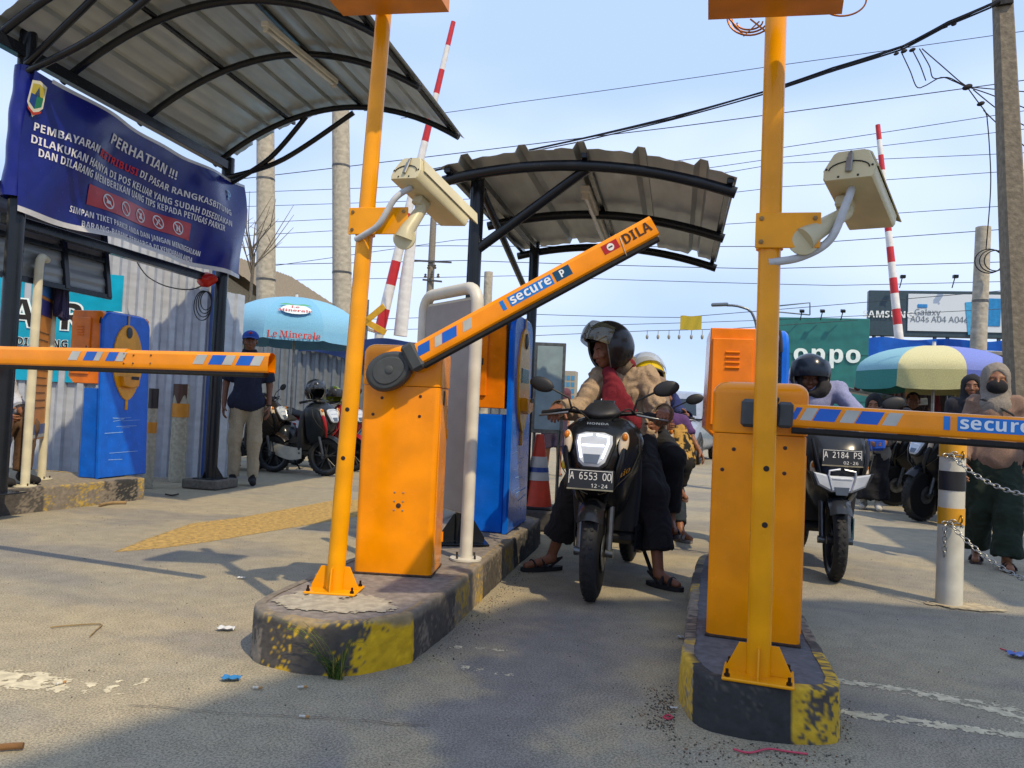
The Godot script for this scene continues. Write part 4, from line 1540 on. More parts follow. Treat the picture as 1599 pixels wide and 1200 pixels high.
# the long blue banner tied between the posts of the large shelter
func banner_point(z: float, y: float, lift := 0.0) -> Vector3:
	var t := (z + 4.72) / -2.95
	var x := -4.83 + 0.028 * sin(t * 9.0 + y * 2.2) + 0.02 * sin(t * 23.0 - y * 5.0) + 0.035 * sin((t * 5.0 - y * 2.6) * 1.5) * smoothstep(0.0, 0.3, t)
	var fold := exp(-pow((t - 0.45 + (y - 3.1) * 0.35) * 3.2, 2.0)) * smoothstep(2.7, 3.25, y)
	x += 0.09 * fold
	x += 0.05 * exp(-pow((t - 0.9 + (y - 2.4) * 0.2) * 9.0, 2.0)) + 0.03 * exp(-pow((t - 0.16 + (y - 3.2) * 0.18) * 12.0, 2.0))
	return Vector3(x + lift, y, z)
func build_banner() -> void:
	var o := thing("banner", "long blue vinyl banner with white parking notice lettering tied under the shelter eave", "banner", Vector3.ZERO)
	var vinyl := mat("141f78", "gloss")
	var top := func(z: float) -> float: return 3.36 - 0.055 * sin(PI * clampf((z + 4.72) / -2.95, 0.0, 1.0))
	var low := func(z: float) -> float: return 2.32 + 0.015 * sin(z * 4.0)
	var m := MB.new()
	m.sheet(120, 36, func(u, v):
		var z := lerpf(-4.74, -7.68, u)
		return banner_point(z, lerpf(top.call(z), low.call(z), v)), 0.0, -1.0)
	part("cloth", m, vinyl, o)
	m = MB.new()
	m.sheet(90, 2, func(u, v):
		var z := lerpf(-4.74, -7.68, u)
		return banner_point(z, low.call(z) + 0.03 - v * 0.042, 0.004), 0.0, -1.0)
	m.sheet(90, 2, func(u, v):
		var z := lerpf(-4.9, -7.68, u)
		return banner_point(z, top.call(z) + 0.012 - v * 0.03, 0.003), 0.0, -1.0)
	part("white_hem", m, mat("cfcfd2", "gloss"), o)
	# the near end wraps round the post
	m = MB.new()
	m.sheet(20, 24, func(u, v):
		var a := lerpf(-0.35, 3.3, u)
		var r: float = 0.072 + 0.03 * v + 0.004 * sin(v * 11.0 + u * 5.0) + 0.003 * sin(v * 23.0 + u * 9.0)
		return Vector3(-4.93 + cos(a) * r, lerpf(3.42, 2.42, v), -4.83 + sin(a) * r * 1.15), 0.0, -1.0)
	part("wrapped_end", m, vinyl, o)
	m = MB.new()
	m.sheet(4, 24, func(u, v):
		var a := lerpf(3.3, 3.9, u)
		var r: float = 0.075 + 0.03 * v + 0.004 * sin(v * 11.0 + u * 5.0)
		return Vector3(-4.93 + cos(a) * r, lerpf(3.43, 2.41, v), -4.83 + sin(a) * r * 1.15), 0.0, -1.0)
	part("white_edge", m, mat("d5d5d3", "gloss"), o)
	var zpx := func(px: float, py: float) -> float: return on_x(px, py, -4.83).z
	var white := mat("d6d6dc", "plain")
	var line := func(text: String, x0: float, y0: float, x1: float, y1: float, h: float, m_: Material, called: String):
		var a := on_x(x0, y0, -4.82)
		var b := on_x(x1, y1, -4.82)
		var lm := MB.new()
		var full := absf(b.z - a.z)
		var probe := MB.new()
		var w := letters(probe, text, h, func(x, y): return Vector3(x, y, 0), 0, true, 1.0)
		var st := full / w
		letters(lm, text, h, func(x, y): return banner_point(a.z - x, lerpf(a.y, b.y, x / full) + y, 0.007), 0, true, st)
		part(called, lm, m_, o)
	line.call("PERHATIAN !!!", 161, 216, 276, 275, 0.082, white, "heading_lettering")
	line.call("PEMBAYARAN", 53, 197, 141, 234, 0.06, white, "lettering")
	line.call("RETRIBUSI", 146, 238, 214, 270, 0.06, mat("c2242c", "plain"), "red_lettering")
	line.call("DI PASAR RANGKASBITUNG", 218, 271, 351, 333, 0.06, white, "lettering")
	line.call("DILAKUKAN HANYA DI POS KELUAR YANG SUDAH DISEDIAKAN", 50, 216, 350, 350, 0.06, white, "lettering")
	line.call("DAN DILARANG MEMBERIKAN UANG TIPS KEPADA PETUGAS PARKIR", 59, 238, 339, 357, 0.06, white, "lettering")
	line.call("SIMPAN TIKET PARKIR ANDA DAN JANGAN MENINGGALKAN", 112, 327, 312, 398, 0.05, white, "lettering")
	line.call("BARANG-BARANG BERHARGA DI KENDARAAN ANDA", 129, 349, 303, 407, 0.05, white, "lettering")
	# red band with five round signs
	var r0 := on_x(136, 303, -4.82)
	var r1 := on_x(293, 363, -4.82)
	m = MB.new()
	m.sheet(40, 4, func(u, v): return banner_point(lerpf(r0.z, r1.z, u), lerpf(r0.y, r1.y, u) + 0.085 - 0.17 * v, 0.006), 0.0, -1.0)
	part("red_band", m, mat("b3262b", "gloss"), o)
	for k in 5:
		var u := 0.17 + 0.175 * k
		var cz := lerpf(r0.z, r1.z, u)
		var cy := lerpf(r0.y, r1.y, u)
		m = MB.new()
		var ring := PackedVector3Array()
		var pi := PackedInt32Array()
		for j in 28:
			var a := TAU * j / 28.0
			for rr in [0.064, 0.053]:
				ring.append(banner_point(cz - cos(a) * rr, cy + sin(a) * rr, 0.011))
			var b := (j * 2 + 2) % 56
			pi.append_array(PackedInt32Array([j * 2, j * 2 + 1, b, b, j * 2 + 1, b + 1]))
		m.put(ring, pi, 0.0, false)
		var put_quad := func(pts: Array):
			var q := PackedVector3Array()
			for p in pts:
				q.append(banner_point(cz - p.x, cy + p.y, 0.011))
			m.put(q, PackedInt32Array([0, 1, 2, 0, 2, 3]), 0.0, false)
		put_quad.call([Vector2(-0.042, 0.034), Vector2(-0.034, 0.042), Vector2(0.042, -0.034), Vector2(0.034, -0.042)])
		if k == 0:
			put_quad.call([Vector2(-0.03, -0.02), Vector2(0.028, -0.02), Vector2(0.022, 0.008), Vector2(-0.02, 0.008)])
		elif k == 2:
			put_quad.call([Vector2(-0.02, -0.03), Vector2(0.02, -0.03), Vector2(0.024, -0.004), Vector2(-0.024, -0.004)])
			put_quad.call([Vector2(-0.005, 0.0), Vector2(0.02, 0.0), Vector2(0.024, 0.026), Vector2(0.0, 0.026)])
		elif k == 3:
			put_quad.call([Vector2(-0.028, -0.032), Vector2(-0.014, -0.034), Vector2(0.004, 0.006), Vector2(-0.008, 0.008)])
			put_quad.call([Vector2(0.006, 0.008), Vector2(0.024, 0.006), Vector2(0.022, 0.03), Vector2(0.008, 0.032)])
		elif k == 4:
			put_quad.call([Vector2(-0.026, -0.034), Vector2(-0.008, -0.034), Vector2(-0.008, 0.022), Vector2(-0.02, 0.03)])
			put_quad.call([Vector2(0.006, -0.034), Vector2(0.024, -0.034), Vector2(0.02, 0.03), Vector2(0.006, 0.024)])
		part("round_sign", m, white, o)
	# crest: a white shield with yellow, blue and green fields
	var cp := on_x(50, 154, -4.82)
	for s in [[[[-0.085, 0.11], [0.0, 0.13], [0.085, 0.11], [0.09, -0.05], [0.0, -0.14], [-0.09, -0.05]], "d9d6c0", 0.010], [[[-0.07, 0.09], [0.0, 0.105], [0.07, 0.09], [0.07, 0.02], [-0.07, 0.02]], "b9ab45", 0.012], [[[-0.07, 0.02], [0.0, 0.02], [0.0, -0.08], [-0.07, -0.045]], "15438c", 0.012], [[[0.0, 0.02], [0.07, 0.02], [0.07, -0.045], [0.0, -0.08]], "1d7a5a", 0.012], [[[-0.03, 0.02], [0.03, 0.02], [0.0, 0.085]], "33506c", 0.014], [[[-0.08, -0.075], [0.0, -0.105], [0.08, -0.075], [0.07, -0.095], [0.0, -0.128], [-0.07, -0.095]], "b23a2e", 0.013]]:
		m = MB.new()
		var q := PackedVector3Array()
		var poly := PackedVector2Array()
		for p in s[0]:
			q.append(banner_point(cp.z - p[0] * 0.8, cp.y + p[1], s[2] + 0.004))
			poly.append(Vector2(p[0], p[1]))
		m.put(q, Geometry2D.triangulate_polygon(poly), 0.0, false)
		part("crest", m, mat(s[1], "plain"), o)
	cp = on_x(352, 306, -4.82)
	m = MB.new()
	letters(m, "P", 0.11, func(x, y): return banner_point(cp.z - x, cp.y + y, 0.012), 1)
	part("parking_letter", m, mat("8fb3d8", "plain"), o)
	m = MB.new()
	var rope := []
	for k in 7:
		rope.append(Vector3(-4.9, 3.37 + 0.05 * k / 6.0, -7.66 + 0.12 * k / 6.0))
	m.tube(rope, 0.004, 5)
	part("tie_rope", m, mat("c9c4b4", "cloth"), o)

# ---------------------------------------------------------------- fences, poles, umbrellas, buildings, wires
func corrugated(o: Node3D, a: Vector3, b: Vector3, h: float, pitch: float, deep: float, panel: float, m_: Material, called := "sheet") -> void:
	var d := b - a
	var l := d.length()
	d /= l
	var n := d.cross(Vector3.UP).normalized()
	var s := 0.0
	while s < l - 0.02:
		var w := minf(panel, l - s)
		var k := maxi(1, roundi(w / pitch))
		var m := MB.new()
		var lift := rng.randf_range(-0.012, 0.012)
		var off := 0.006 if int(s / panel) % 2 == 0 else 0.0
		m.sheet(k * 4, 4, func(u, v):
			var i := roundi(u * k * 4)
			var e := 1.0 if i % 4 == 1 or i % 4 == 2 else 0.0
			return a + d * (s + w * (int(i / 4) + [0.0, 0.16, 0.46, 0.62][i % 4]) / k + 0.004) + n * (e * deep + off) + Vector3(0, h * (1.0 - v) + lift * (1.0 - v), 0), 0.0015, 0.93)
		part(called, m, m_, o)
		s += panel
func concrete_pole(label: String, foot: Vector3, head: Vector3, r0: float, r1: float, group := "") -> Node3D:
	var o := thing("concrete_pole", label, "pole", foot, 0.0, group)
	var m := MB.new()
	var up := head - foot
	var path := []
	var rad := []
	for k in 9:
		path.append(up * (k / 8.0))
		rad.append(lerpf(r0, r1, k / 8.0))
	m.tube(path, rad, 20)
	part("shaft", m, mat("bdb5a3", "concrete", false, 0.5), o)
	for t in [0.45, 0.72]:
		m = MB.new()
		m.tube([up * t - Vector3(0, 0.02, 0), up * t + Vector3(0, 0.02, 0)], lerpf(r0, r1, t) + 0.006, 20)
		part("band", m, mat("77736c", "metal"), o)
	return o
func parasol(label: String, foot: Vector3, rim_y: float, top_y: float, r: float, colors: Array, val: float, val_colors: Array, turn: float, ribs := 8) -> Node3D:
	var o := thing("parasol", label, "parasol", foot, 0.0)
	var m := MB.new()
	m.tube([Vector3(0, 0, 0), Vector3(0, top_y - foot.y + 0.06, 0)], 0.02, 10)
	part("pole", m, mat("b9b6ae", "metal"), o)
	var y0 := rim_y - foot.y
	var y1 := top_y - foot.y
	for k in ribs:
		var a0 := TAU * k / ribs + turn
		var a1 := TAU * (k + 1) / ribs + turn
		m = MB.new()
		m.sheet(8, 10, func(u, v):
			var a := lerpf(a0, a1, u)
			var mid := 1.0 - pow((u - 0.5) * 2.0, 2.0)
			var rr: float = r * sin(v * PI * 0.5) * (1.0 - 0.055 * mid * v)
			return Vector3(cos(a) * rr, lerpf(y0, y1, pow(cos(v * PI * 0.5), 1.0)) - 0.02 * mid * v * (1.0 - v), sin(a) * rr), 0.0, -1.0)
		var seg := part("canopy_panel", m, mat(colors[k % colors.size()], "cloth"), o)
		m = MB.new()
		m.sheet(10, 4, func(u, v):
			var a := lerpf(a0, a1, u)
			var mid := 1.0 - pow((u - 0.5) * 2.0, 2.0)
			var rr: float = r * (1.0 - 0.055 * mid) + 0.006 * sin(u * 22.0) * v + 0.015 * v
			return Vector3(cos(a) * rr, y0 - val * v * (0.85 + 0.15 * pow(mid, 0.4)), sin(a) * rr), 0.0, -1.0)
		part("valance", m, mat(val_colors[k % val_colors.size()], "cloth"), seg)
		m = MB.new()
		m.tube([Vector3(cos(a0) * r * 0.98, y0 - 0.01, sin(a0) * r * 0.98), Vector3(cos(a0) * 0.4 * r, lerpf(y0, y1, 0.6), sin(a0) * 0.4 * r), Vector3(0, y1 - 0.02, 0)], 0.005, 5)
		part("rib", m, mat("8a8880", "metal"), o)
	m = MB.new()
	m.lathe([Vector2(0, 0), Vector2(0.025, 0), Vector2(0.02, 0.05), Vector2(0.0, 0.06)], Transform3D(Basis(), Vector3(0, y1, 0)), 10)
	part("finial", m, mat("d6d6d2", "plastic"), o)
	return o
func build_left_side() -> void:
	# light corrugated fence behind the left lane
	var a := Vector3(-8.6, 0.0, -6.2)
	var b := Vector3(-5.62, 0.0, -8.44)
	var o := thing("corrugated_fence", "pale grey corrugated metal fence behind the far ticket machine and cyan tarpaulin", "fence", Vector3.ZERO)
	corrugated(o, a, b, 2.95, 0.19, 0.05, 0.76, mat("c3c9d2", "zinc"))
	var d := (b - a).normalized()
	corrugated(o, b + d * 0.1, b + d * 0.1 + Vector3(0.1, 0, -0.3), 2.3, 0.15, 0.03, 0.6, mat("c3cad2", "zinc"))
	var m := MB.new()
	m.bar(b + d * 0.03 + Vector3(0, 0, 0.04), b + d * 0.03 + Vector3(0.0, 2.6, 0.04), 0.075, 0.075)
	part("corner_post", m, mat("133f86", "paint"), o)
	# cyan tarpaulin with black letters on it
	var n := -d.cross(Vector3.UP).normalized()
	if n.z < 0.0:
		n = -n
	var w0 := a + d * 0.2
	o = thing("tarpaulin", "cyan printed tarpaulin with heavy black letters hung on the pale corrugated fence", "tarpaulin", w0)
	var right := Vector3(d.x, 0, d.z)
	var ends := 2.52
	var tp := func(s: float, y: float, e: float) -> Vector3: return right * s + n * (0.065 + e + 0.012 * sin(s * 7.0 + y * 3.0) + 0.008 * sin(y * 9.0 + s * 3.0)) + Vector3(0, y, 0)
	m = MB.new()
	m.sheet(50, 24, func(u, v): return tp.call(u * ends, lerpf(2.36, 1.08, v), 0.0), 0.0, -1.0)
	part("cloth", m, mat("16a3c9", "gloss"), o)
	var s_of := func(px: float) -> float:
		var r := ray(px, 500.0)
		var t := (w0.x * d.z - (w0.z) * d.x) / (r.x * d.z - r.z * d.x)
		return (Vector3(r.x * t, 0, r.z * t) - Vector3(w0.x, 0, w0.z)).dot(right)
	for row in [["A  R  a", 12.0, 1.83, 0.3, 1.0], ["KEPALA DINDANG JAYA", -40.0, 1.5, 0.085, 0.9], ["PASAR RANGKASBITUNG", -20.0, 1.32, 0.085, 0.9]]:
		for layer in [[0.013, "d6e8ee", 0.018], [0.018, "101114", 0.0]]:
			m = MB.new()
			var s0: float = s_of.call(row[1])
			for dx in ([0.0] if layer[2] == 0.0 else [-layer[2], layer[2]]):
				for dy in ([0.0] if layer[2] == 0.0 else [-layer[2], layer[2]]):
					letters(m, row[0], row[3], func(x, y): return tp.call(s0 + x + dx * row[3] * 3.0, row[2] + y + dy * row[3] * 3.0, layer[0] + dx * 0.02 + dy * 0.01), 0, true, row[4])
			part("lettering" if layer[2] == 0.0 else "letter_outline", m, mat(layer[1], "plain"), o)
	# raised hatch of the booth, two zinc leaves in a black frame
	o = thing("booth_hatch", "raised hatch of zinc leaves in a black frame hanging under the banner", "hatch", Vector3(-5.3, 0, 0))
	var steel := mat("1c2026", "gloss")
	for z in [-4.9, -5.62, -6.12]:
		m = MB.new()
		m.bar(Vector3(0, 2.62, z), Vector3(0.12, 1.86, z), 0.06, 0.05, Vector3.BACK)
		part("frame_bar", m, steel, o)
	for q in [[2.6, 0.0], [1.87, 0.12], [2.2, 0.07]]:
		m = MB.new()
		m.bar(Vector3(q[1], q[0], -4.4), Vector3(q[1], q[0], -6.15), 0.04, 0.045)
		part("frame_rail", m, steel, o)
	for z in [[-4.4, -5.6], [-5.64, -6.1]]:
		m = MB.new()
		m.sheet(6, 40, func(u, v): return Vector3(-0.02 + 0.13 * v + (0.012 if fposmod(v * 5.0, 1.0) < 0.4 else 0.0), 2.6 - 0.72 * v, lerpf(z[0], z[1], u)), 0.002, 0.5)
		part("leaf", m, mat("8e918f", "zinc"), o)
	# guard posts
	for p in [["slim guard post with dark, white and orange bands behind the scratched ticket machine", on_y(231, 762), 1.05, 0.045, [["4a3a34", 0.0, 0.0]], true], ["stout concrete guard post with peeling brown paint and orange band by the pale fence", on_y(275, 752), 1.12, 0.085, [], false]]:
		o = thing("guard_post", p[0], "post", p[1], 0.0, "painted guard posts")
		m = MB.new()
		var h: float = p[2]
		var r: float = p[3]
		m.tube([Vector3.ZERO, Vector3(0, h, 0)], [r * 1.08, r], 18)
		part("shaft", m, mat("bdb7a2", "concrete"), o)
		for q in ([[0.55, 0.66, "d18a1e"], [0.8, 1.0, "2c2624"]] if p[5] else [[0.66, 0.8, "d18a1e"]]):
			m = MB.new()
			m.tube([Vector3(0, h * q[0], 0), Vector3(0, h * q[1], 0)], r * 1.08 + 0.001, 18)
			part("painted_band", m, mat(q[2], "paint"), o)
		if not p[5]:
			m = MB.new()
			m.sheet(14, 14, func(u, v):
				var an := lerpf(0.2, 2.7, u)
				return Vector3(cos(an) * (r + 0.004), h * lerpf(0.84 + 0.05 * sin(u * 11.0), 1.0, v), sin(an) * (r + 0.004)), 0.0, -1.0)
			part("peeling_paint", m, mat("4d2f22", "paint"), o)
	# red bag and coiled cable on the far shelter post
	o = thing("plastic_bag", "small red plastic bag tied to the far black shelter post", "bag", on_z(328, 436, -7.4))
	m = MB.new()
	var rings := []
	for k in 9:
		var t := k / 8.0
		var ring := PackedVector3Array()
		for j in 14:
			var an := TAU * j / 14.0
			var rr := (0.02 + 0.075 * sin(PI * pow(t, 0.7) * 0.95)) * (1.0 + 0.18 * sin(an * 3.0 + t * 6.0))
			ring.append(Vector3(cos(an) * rr * 1.2, 0.06 - t * 0.16, 0.08 + sin(an) * rr))
		rings.append(ring)
	m.loft(rings, true, 0.3)
	part("bag", m, mat("c4261e", "gloss"), o)
	o = thing("cable_coil", "loose loops of black cable hanging on the far black shelter post", "cable", on_z(322, 470, -7.35))
	for k in 4:
		m = MB.new()
		var loop := []
		for j in 21:
			var an := TAU * j / 20.0
			loop.append(Vector3(sin(an) * (0.07 + 0.012 * k), -0.02 * k + cos(an) * (0.1 + 0.02 * k), 0.02 * k))
		m.tube(loop, 0.005, 6, false)
		part("loop", m, mat("17181a", "rubber"), o)
	m = MB.new()
	bent(m, [on_z(214, 410, -7.6) - o.position, on_z(230, 432, -7.6) - o.position, on_z(262, 448, -7.5) - o.position, on_z(300, 452, -7.45) - o.position, on_z(326, 440, -7.4) - o.position], 0.007, 6, 24)
	part("loop", m, mat("17181a", "rubber"), o)
	# darker corrugated fence behind the parked scooters, a blue tarpaulin strip on it
	o = thing("corrugated_fence", "dull grey corrugated fence behind the parked scooters and blue parasol", "fence", Vector3.ZERO)
	corrugated(o, Vector3(-8.6, 0, -12.4), Vector3(-2.6, 0, -13.2), 2.05, 0.16, 0.04, 0.8, mat("7f868c", "zinc"))
	o = thing("tarpaulin", "dark blue tarpaulin strip along the top of the dull grey fence", "tarpaulin", Vector3.ZERO)
	m = MB.new()
	m.sheet(40, 6, func(u, v): return Vector3(lerpf(-6.6, -3.3, u), lerpf(2.12, 1.86 - 0.25 * u, v) + 0.03 * sin(u * 17.0), lerpf(-12.6, -13.02, u) + 0.12 + 0.02 * sin(u * 31.0 + v * 4.0)), 0.0, -1.0)
	part("cloth", m, mat("15346f", "cloth"), o)
	# blue parasol
	var c := on_z(460, 520, -10.0)
	o = parasol("sky blue parasol with red drink lettering on its valance above the parked scooters", Vector3(c.x, 0.0, c.z), 1.92, 2.45, 0.98, ["7fbfe6", "8ac6ea"], 0.15, ["82c0e6"], 1.09 - PI / 8.0)
	for q in [[0.0, "Le Minerale", 0.085, "b8382f", -0.075, 1.0], ]:
		m = MB.new()
		var an0 := 1.09
		letters(m, q[1], q[2], func(x, y):
			var an: float = an0 - x / 0.98
			return Vector3(cos(an) * 0.992, 1.92 - 0.075 + y, sin(an) * 0.992), 1, true, 0.95, "Droid Serif")
		part("lettering", m, mat(q[3], "plain"), o)
	var dome := func(x: float, t: float, e: float) -> Vector3:
		var an := 1.09 - x / 0.7
		return Vector3(cos(an) * 0.98 * sin(t) * (1.0 + e), lerpf(1.92, 2.45, cos(t)) + e, sin(an) * 0.98 * sin(t) * (1.0 + e))
	m = MB.new()
	m.sheet(14, 8, func(u, v):
		var an = TAU * u
		return dome.call(0.01 + cos(an) * 0.16 * (v + 0.001), 1.06 - sin(an) * 0.15 * (v + 0.001), 0.012), 0.0, -1.0)
	part("logo_disc", m, mat("c9d9e2", "plain"), o)
	m = MB.new()
	m.sheet(12, 2, func(u, v): return dome.call((u - 0.5) * 0.38, 0.93 - (0.05 * sin(u * PI) + 0.03 * sin(u * PI * 3.0)) * (1.0 - v), 0.014), 0.0, -1.0)
	part("logo_hills", m, mat("4f9a6a", "plain"), o)
	for q in [["Le", 1.0], ["Minerale", 1.11]]:
		m = MB.new()
		letters(m, q[0], 0.06, func(x, y): return dome.call(x, q[1] - y / 0.9, 0.018), 1, true, 0.9, "Droid Serif")
		part("logo_lettering", m, mat("b8382f", "plain"), o)
	# house with a tiled roof
	o = thing("house", "small house with weathered clay tile roof behind the pale concrete poles", "house", Vector3(-13.6, 0, -22.0))
	m = MB.new()
	m.box(Vector3(0, 1.75, 0), Vector3(5.0, 3.5, 5.0), Basis(), 0.02)
	part("wall", m, mat("b3a183", "concrete"), o)
	var roof := Node3D.new()
	for side in [-1, 1]:
		m = MB.new()
		m.sheet(64, 60, func(u, v):
			var x: float = side * v * 3.4
			var z := lerpf(3.0, -3.0, u)
			return Vector3(x, 5.35 - v * 1.95 + 0.035 * absf(sin(u * 64.0 * PI / 2.0)) - 0.03 * fposmod(v * 15.0, 1.0), z), 0.0, 0.6)
		part("roof", m, mat("8c7f69", "concrete"), o)
	m = MB.new()
	m.slab(PackedVector2Array([Vector2(-2.5, 3.5), Vector2(2.5, 3.5), Vector2(0, 5.0)]), 0.1, Transform3D(Basis(), Vector3(0, 0, 2.45)))
	part("gable", m, mat("a8987b", "concrete"), o)
	m = MB.new()
	m.box(Vector3(1.0, 1.6, 2.52), Vector3(1.2, 1.3, 0.06), Basis(), 0.01)
	var win := part("window", m, mat("5a5148", "paint"), o)
	m = MB.new()
	m.box(Vector3(1.0, 1.6, 2.56), Vector3(1.0, 1.1, 0.02), Basis(), 0.004)
	part("pane", m, mat("27313a", "gloss"), win)
	roof.free()
	# concrete poles
	concrete_pole("thick pale concrete pole rising behind the tiled house roof", Vector3(-7.74, 0, -13.6), on_z(414, 120, -13.6), 0.2, 0.165, "railway concrete poles")
	concrete_pole("thick pale concrete pole rising behind the blue parasol", Vector3(-6.28, 0, -13.9), on_z(531, 90, -13.9), 0.205, 0.16, "railway concrete poles")
	concrete_pole("short grey concrete pole top showing between the sign frame and the small shelter", Vector3(on_z(763, 480, -12.0).x, 0, -12.0), on_z(763, 425, -12.0), 0.075, 0.07)
	# bare shrub by the far post
	o = thing("bare_shrub", "leafless grey twigs sticking up behind the far shelter post", "shrub", Vector3(on_z(392, 300, -9.6).x, 0.0, -9.6))
	m = MB.new()
	m.tube([Vector3(0, 0, 0), Vector3(0.05, 1.6, 0), Vector3(0.1, 3.0, 0)], [0.04, 0.03, 0.02], 7)
	part("trunk", m, mat("6f6558", "concrete"), o)
	m = MB.new()
	for k in 15:
		var p0 := Vector3(0.08, rng.randf_range(2.7, 3.1), 0)
		var dir := Vector3(rng.randf_range(-0.5, 0.6), rng.randf_range(0.5, 1.0), rng.randf_range(-0.4, 0.4)).normalized()
		var l := rng.randf_range(0.5, 1.0)
		var p1 := p0 + dir * l * 0.5 + Vector3(rng.randf_range(-0.08, 0.08), 0.0, 0.0)
		var p2 := p0 + dir * l + Vector3(rng.randf_range(-0.15, 0.15), rng.randf_range(0.0, 0.15), 0.0)
		m.tube([p0, p1, p2], [0.011, 0.007, 0.003], 5)
		m.tube([p1, p1 + Vector3(rng.randf_range(-0.25, 0.25), rng.randf_range(0.05, 0.28), 0.0)], [0.005, 0.002], 4)
	part("twigs", m, mat("7a6f60", "concrete"), o)
# a raised level crossing arm with red and white bands
func crossing_arm(label: String, low: Vector3, high: Vector3, r0: float, r1: float, bands: int, start_red: bool) -> void:
	var o := thing("level_crossing_gate", label, "crossing arm", Vector3(low.x, 0, low.z), 0.0, "level crossing arms")
	var base := Vector3(low.x, 0, low.z)
	var m := MB.new()
	m.box(Vector3(0, 0.6, 0), Vector3(0.5, 1.2, 0.5), Basis(), 0.02)
	part("machine_box", m, mat("8e8f8c", "paint"), o)
	m = MB.new()
	m.tube([Vector3(0, 1.2, 0), low - base], r0 * 0.8, 10)
	part("stub", m, mat("c9c9c6", "paint"), o)
	for k in bands:
		m = MB.new()
		var t0 := float(k) / bands
		var t1 := float(k + 1) / bands
		m.tube([low.lerp(high, t0) - base, low.lerp(high, t1) - base], [lerpf(r0, r1, t0), lerpf(r0, r1, t1)], 10, true)
		part("band", m, mat("c8262c" if (k % 2 == 0) == start_red else "e6e4e2", "paint"), o)
func wire(m: MB, pts: Array, r: float, sag := 0.0) -> void:
	var path := []
	for k in pts.size() - 1:
		for j in 12:
			var t := j / 12.0
			path.append(pts[k].lerp(pts[k + 1], t) - Vector3(0, sag * 4.0 * t * (1.0 - t), 0))
	path.append(pts[-1])
	m.tube(path, r, 5, false)
func build_far() -> void:
	var m: MB
	var o: Node3D
	crossing_arm("raised red and white level crossing arm behind the security camera", on_z(592, 520, -17.0), on_z(708, 34, -17.0), 0.13, 0.055, 13, true)
	o = get_node("level_crossing_gate")
	var base := o.position
	m = MB.new()
	m.tube([on_z(625, 525, -17.1) - base, on_z(634, 440, -17.1) - base, on_z(646, 345, -17.1) - base], [0.17, 0.16, 0.1], 8)
	part("counter_arm", m, mat("dedcda", "paint"), o)
	crossing_arm("raised red and white level crossing arm behind the far multicoloured parasol", on_z(1407, 556, -18.0), on_z(1371, 195, -18.0), 0.095, 0.05, 15, true)
	# yellow crossbuck behind the left pole
	o = thing("crossing_sign", "yellow diagonal cross sign behind the left camera pole", "sign", Vector3(on_z(572, 505, -16.0).x, 0, -16.0))
	m = MB.new()
	m.tube([Vector3.ZERO, Vector3(0, 3.3, 0)], 0.04, 8)
	part("post", m, mat("8b8b88", "metal"), o)
	for q in [[[537, 483], [602, 520]], [[545, 524], [600, 478]]]:
		m = MB.new()
		m.bar(on_z(q[0][0], q[0][1], -15.94) - o.position, on_z(q[1][0], q[1][1], -15.94) - o.position, 0.02, 0.14, Vector3.UP)
		part("board", m, mat("d9a51c", "paint"), o)
	# far wooden pole with cross arms
	o = thing("utility_pole", "far grey utility pole with cross arm and insulators left of the small shelter", "pole", Vector3(on_z(672, 445, -26.0).x, 0, -26.0))
	m = MB.new()
	m.tube([Vector3.ZERO, on_z(677, 340, -26.0) - o.position], [0.16, 0.11], 10)
	part("shaft", m, mat("8f877b", "concrete"), o)
	for q in [[[645, 407], [705, 410]], [[660, 437], [690, 440]]]:
		m = MB.new()
		m.bar(on_z(q[0][0], q[0][1], -25.85) - o.position, on_z(q[1][0], q[1][1], -25.85) - o.position, 0.06, 0.06)
		part("cross_arm", m, mat("6f6a63", "metal"), o)
	for k in 5:
		m = MB.new()
		var p := on_z(664 + k * 5, 434 - (k % 2) * 14, -25.8) - o.position
		m.lathe([Vector2(0, 0), Vector2(0.05, 0), Vector2(0.06, 0.05), Vector2(0.03, 0.08), Vector2(0.05, 0.12), Vector2(0, 0.16)], Transform3D(Basis(), p), 8)
		part("insulator", m, mat("5a5149", "gloss"), o)
	# large concrete pole at the right edge
	var foot := Vector3(3.62, 0, -9.0)
	o = thing("utility_pole", "square weathered concrete utility pole at the stalls, carrying black cable bundle", "pole", foot)
	m = MB.new()
	var rings := []
	for q in [[foot, 0.15], [on_z(1592, 540, -9.0), 0.125], [on_z(1579, 300, -9.0), 0.1], [on_z(1566, 0, -9.0), 0.08], [on_z(1564, -40, -9.0), 0.078]]:
		var r := PackedVector3Array()
		for c in [[-1, -0.8], [-0.8, -1], [0.8, -1], [1, -0.8], [1, 0.8], [0.8, 1], [-0.8, 1], [-1, 0.8]]:
			r.append(q[0] - foot + Vector3(c[0] * q[1], 0, c[1] * q[1]))
		rings.append(r)
	m.loft(rings, true, 0.8)
	part("shaft", m, mat("857b6b", "concrete", false, 0.6), o)
	m = MB.new()
	m.bar(on_z(1556, 6, -8.9) - foot, on_z(1582, 2, -8.9) - foot, 0.05, 0.05)
	m.tube([on_z(1548, 10, -8.88) - foot, on_z(1562, 2, -8.86) - foot], 0.02, 8)
	part("cable_clamp", m, mat("3c3a38", "metal"), o)
	concrete_pole("round grey concrete pole with cable coil in front of the white billboard", Vector3(4.62, 0, -13.5), on_z(1536, 355, -13.5), 0.13, 0.11)
	o = thing("cable_coil", "thin black cable coiled in rings on the round concrete pole before the billboard", "cable", on_z(1548, 408, -13.2))
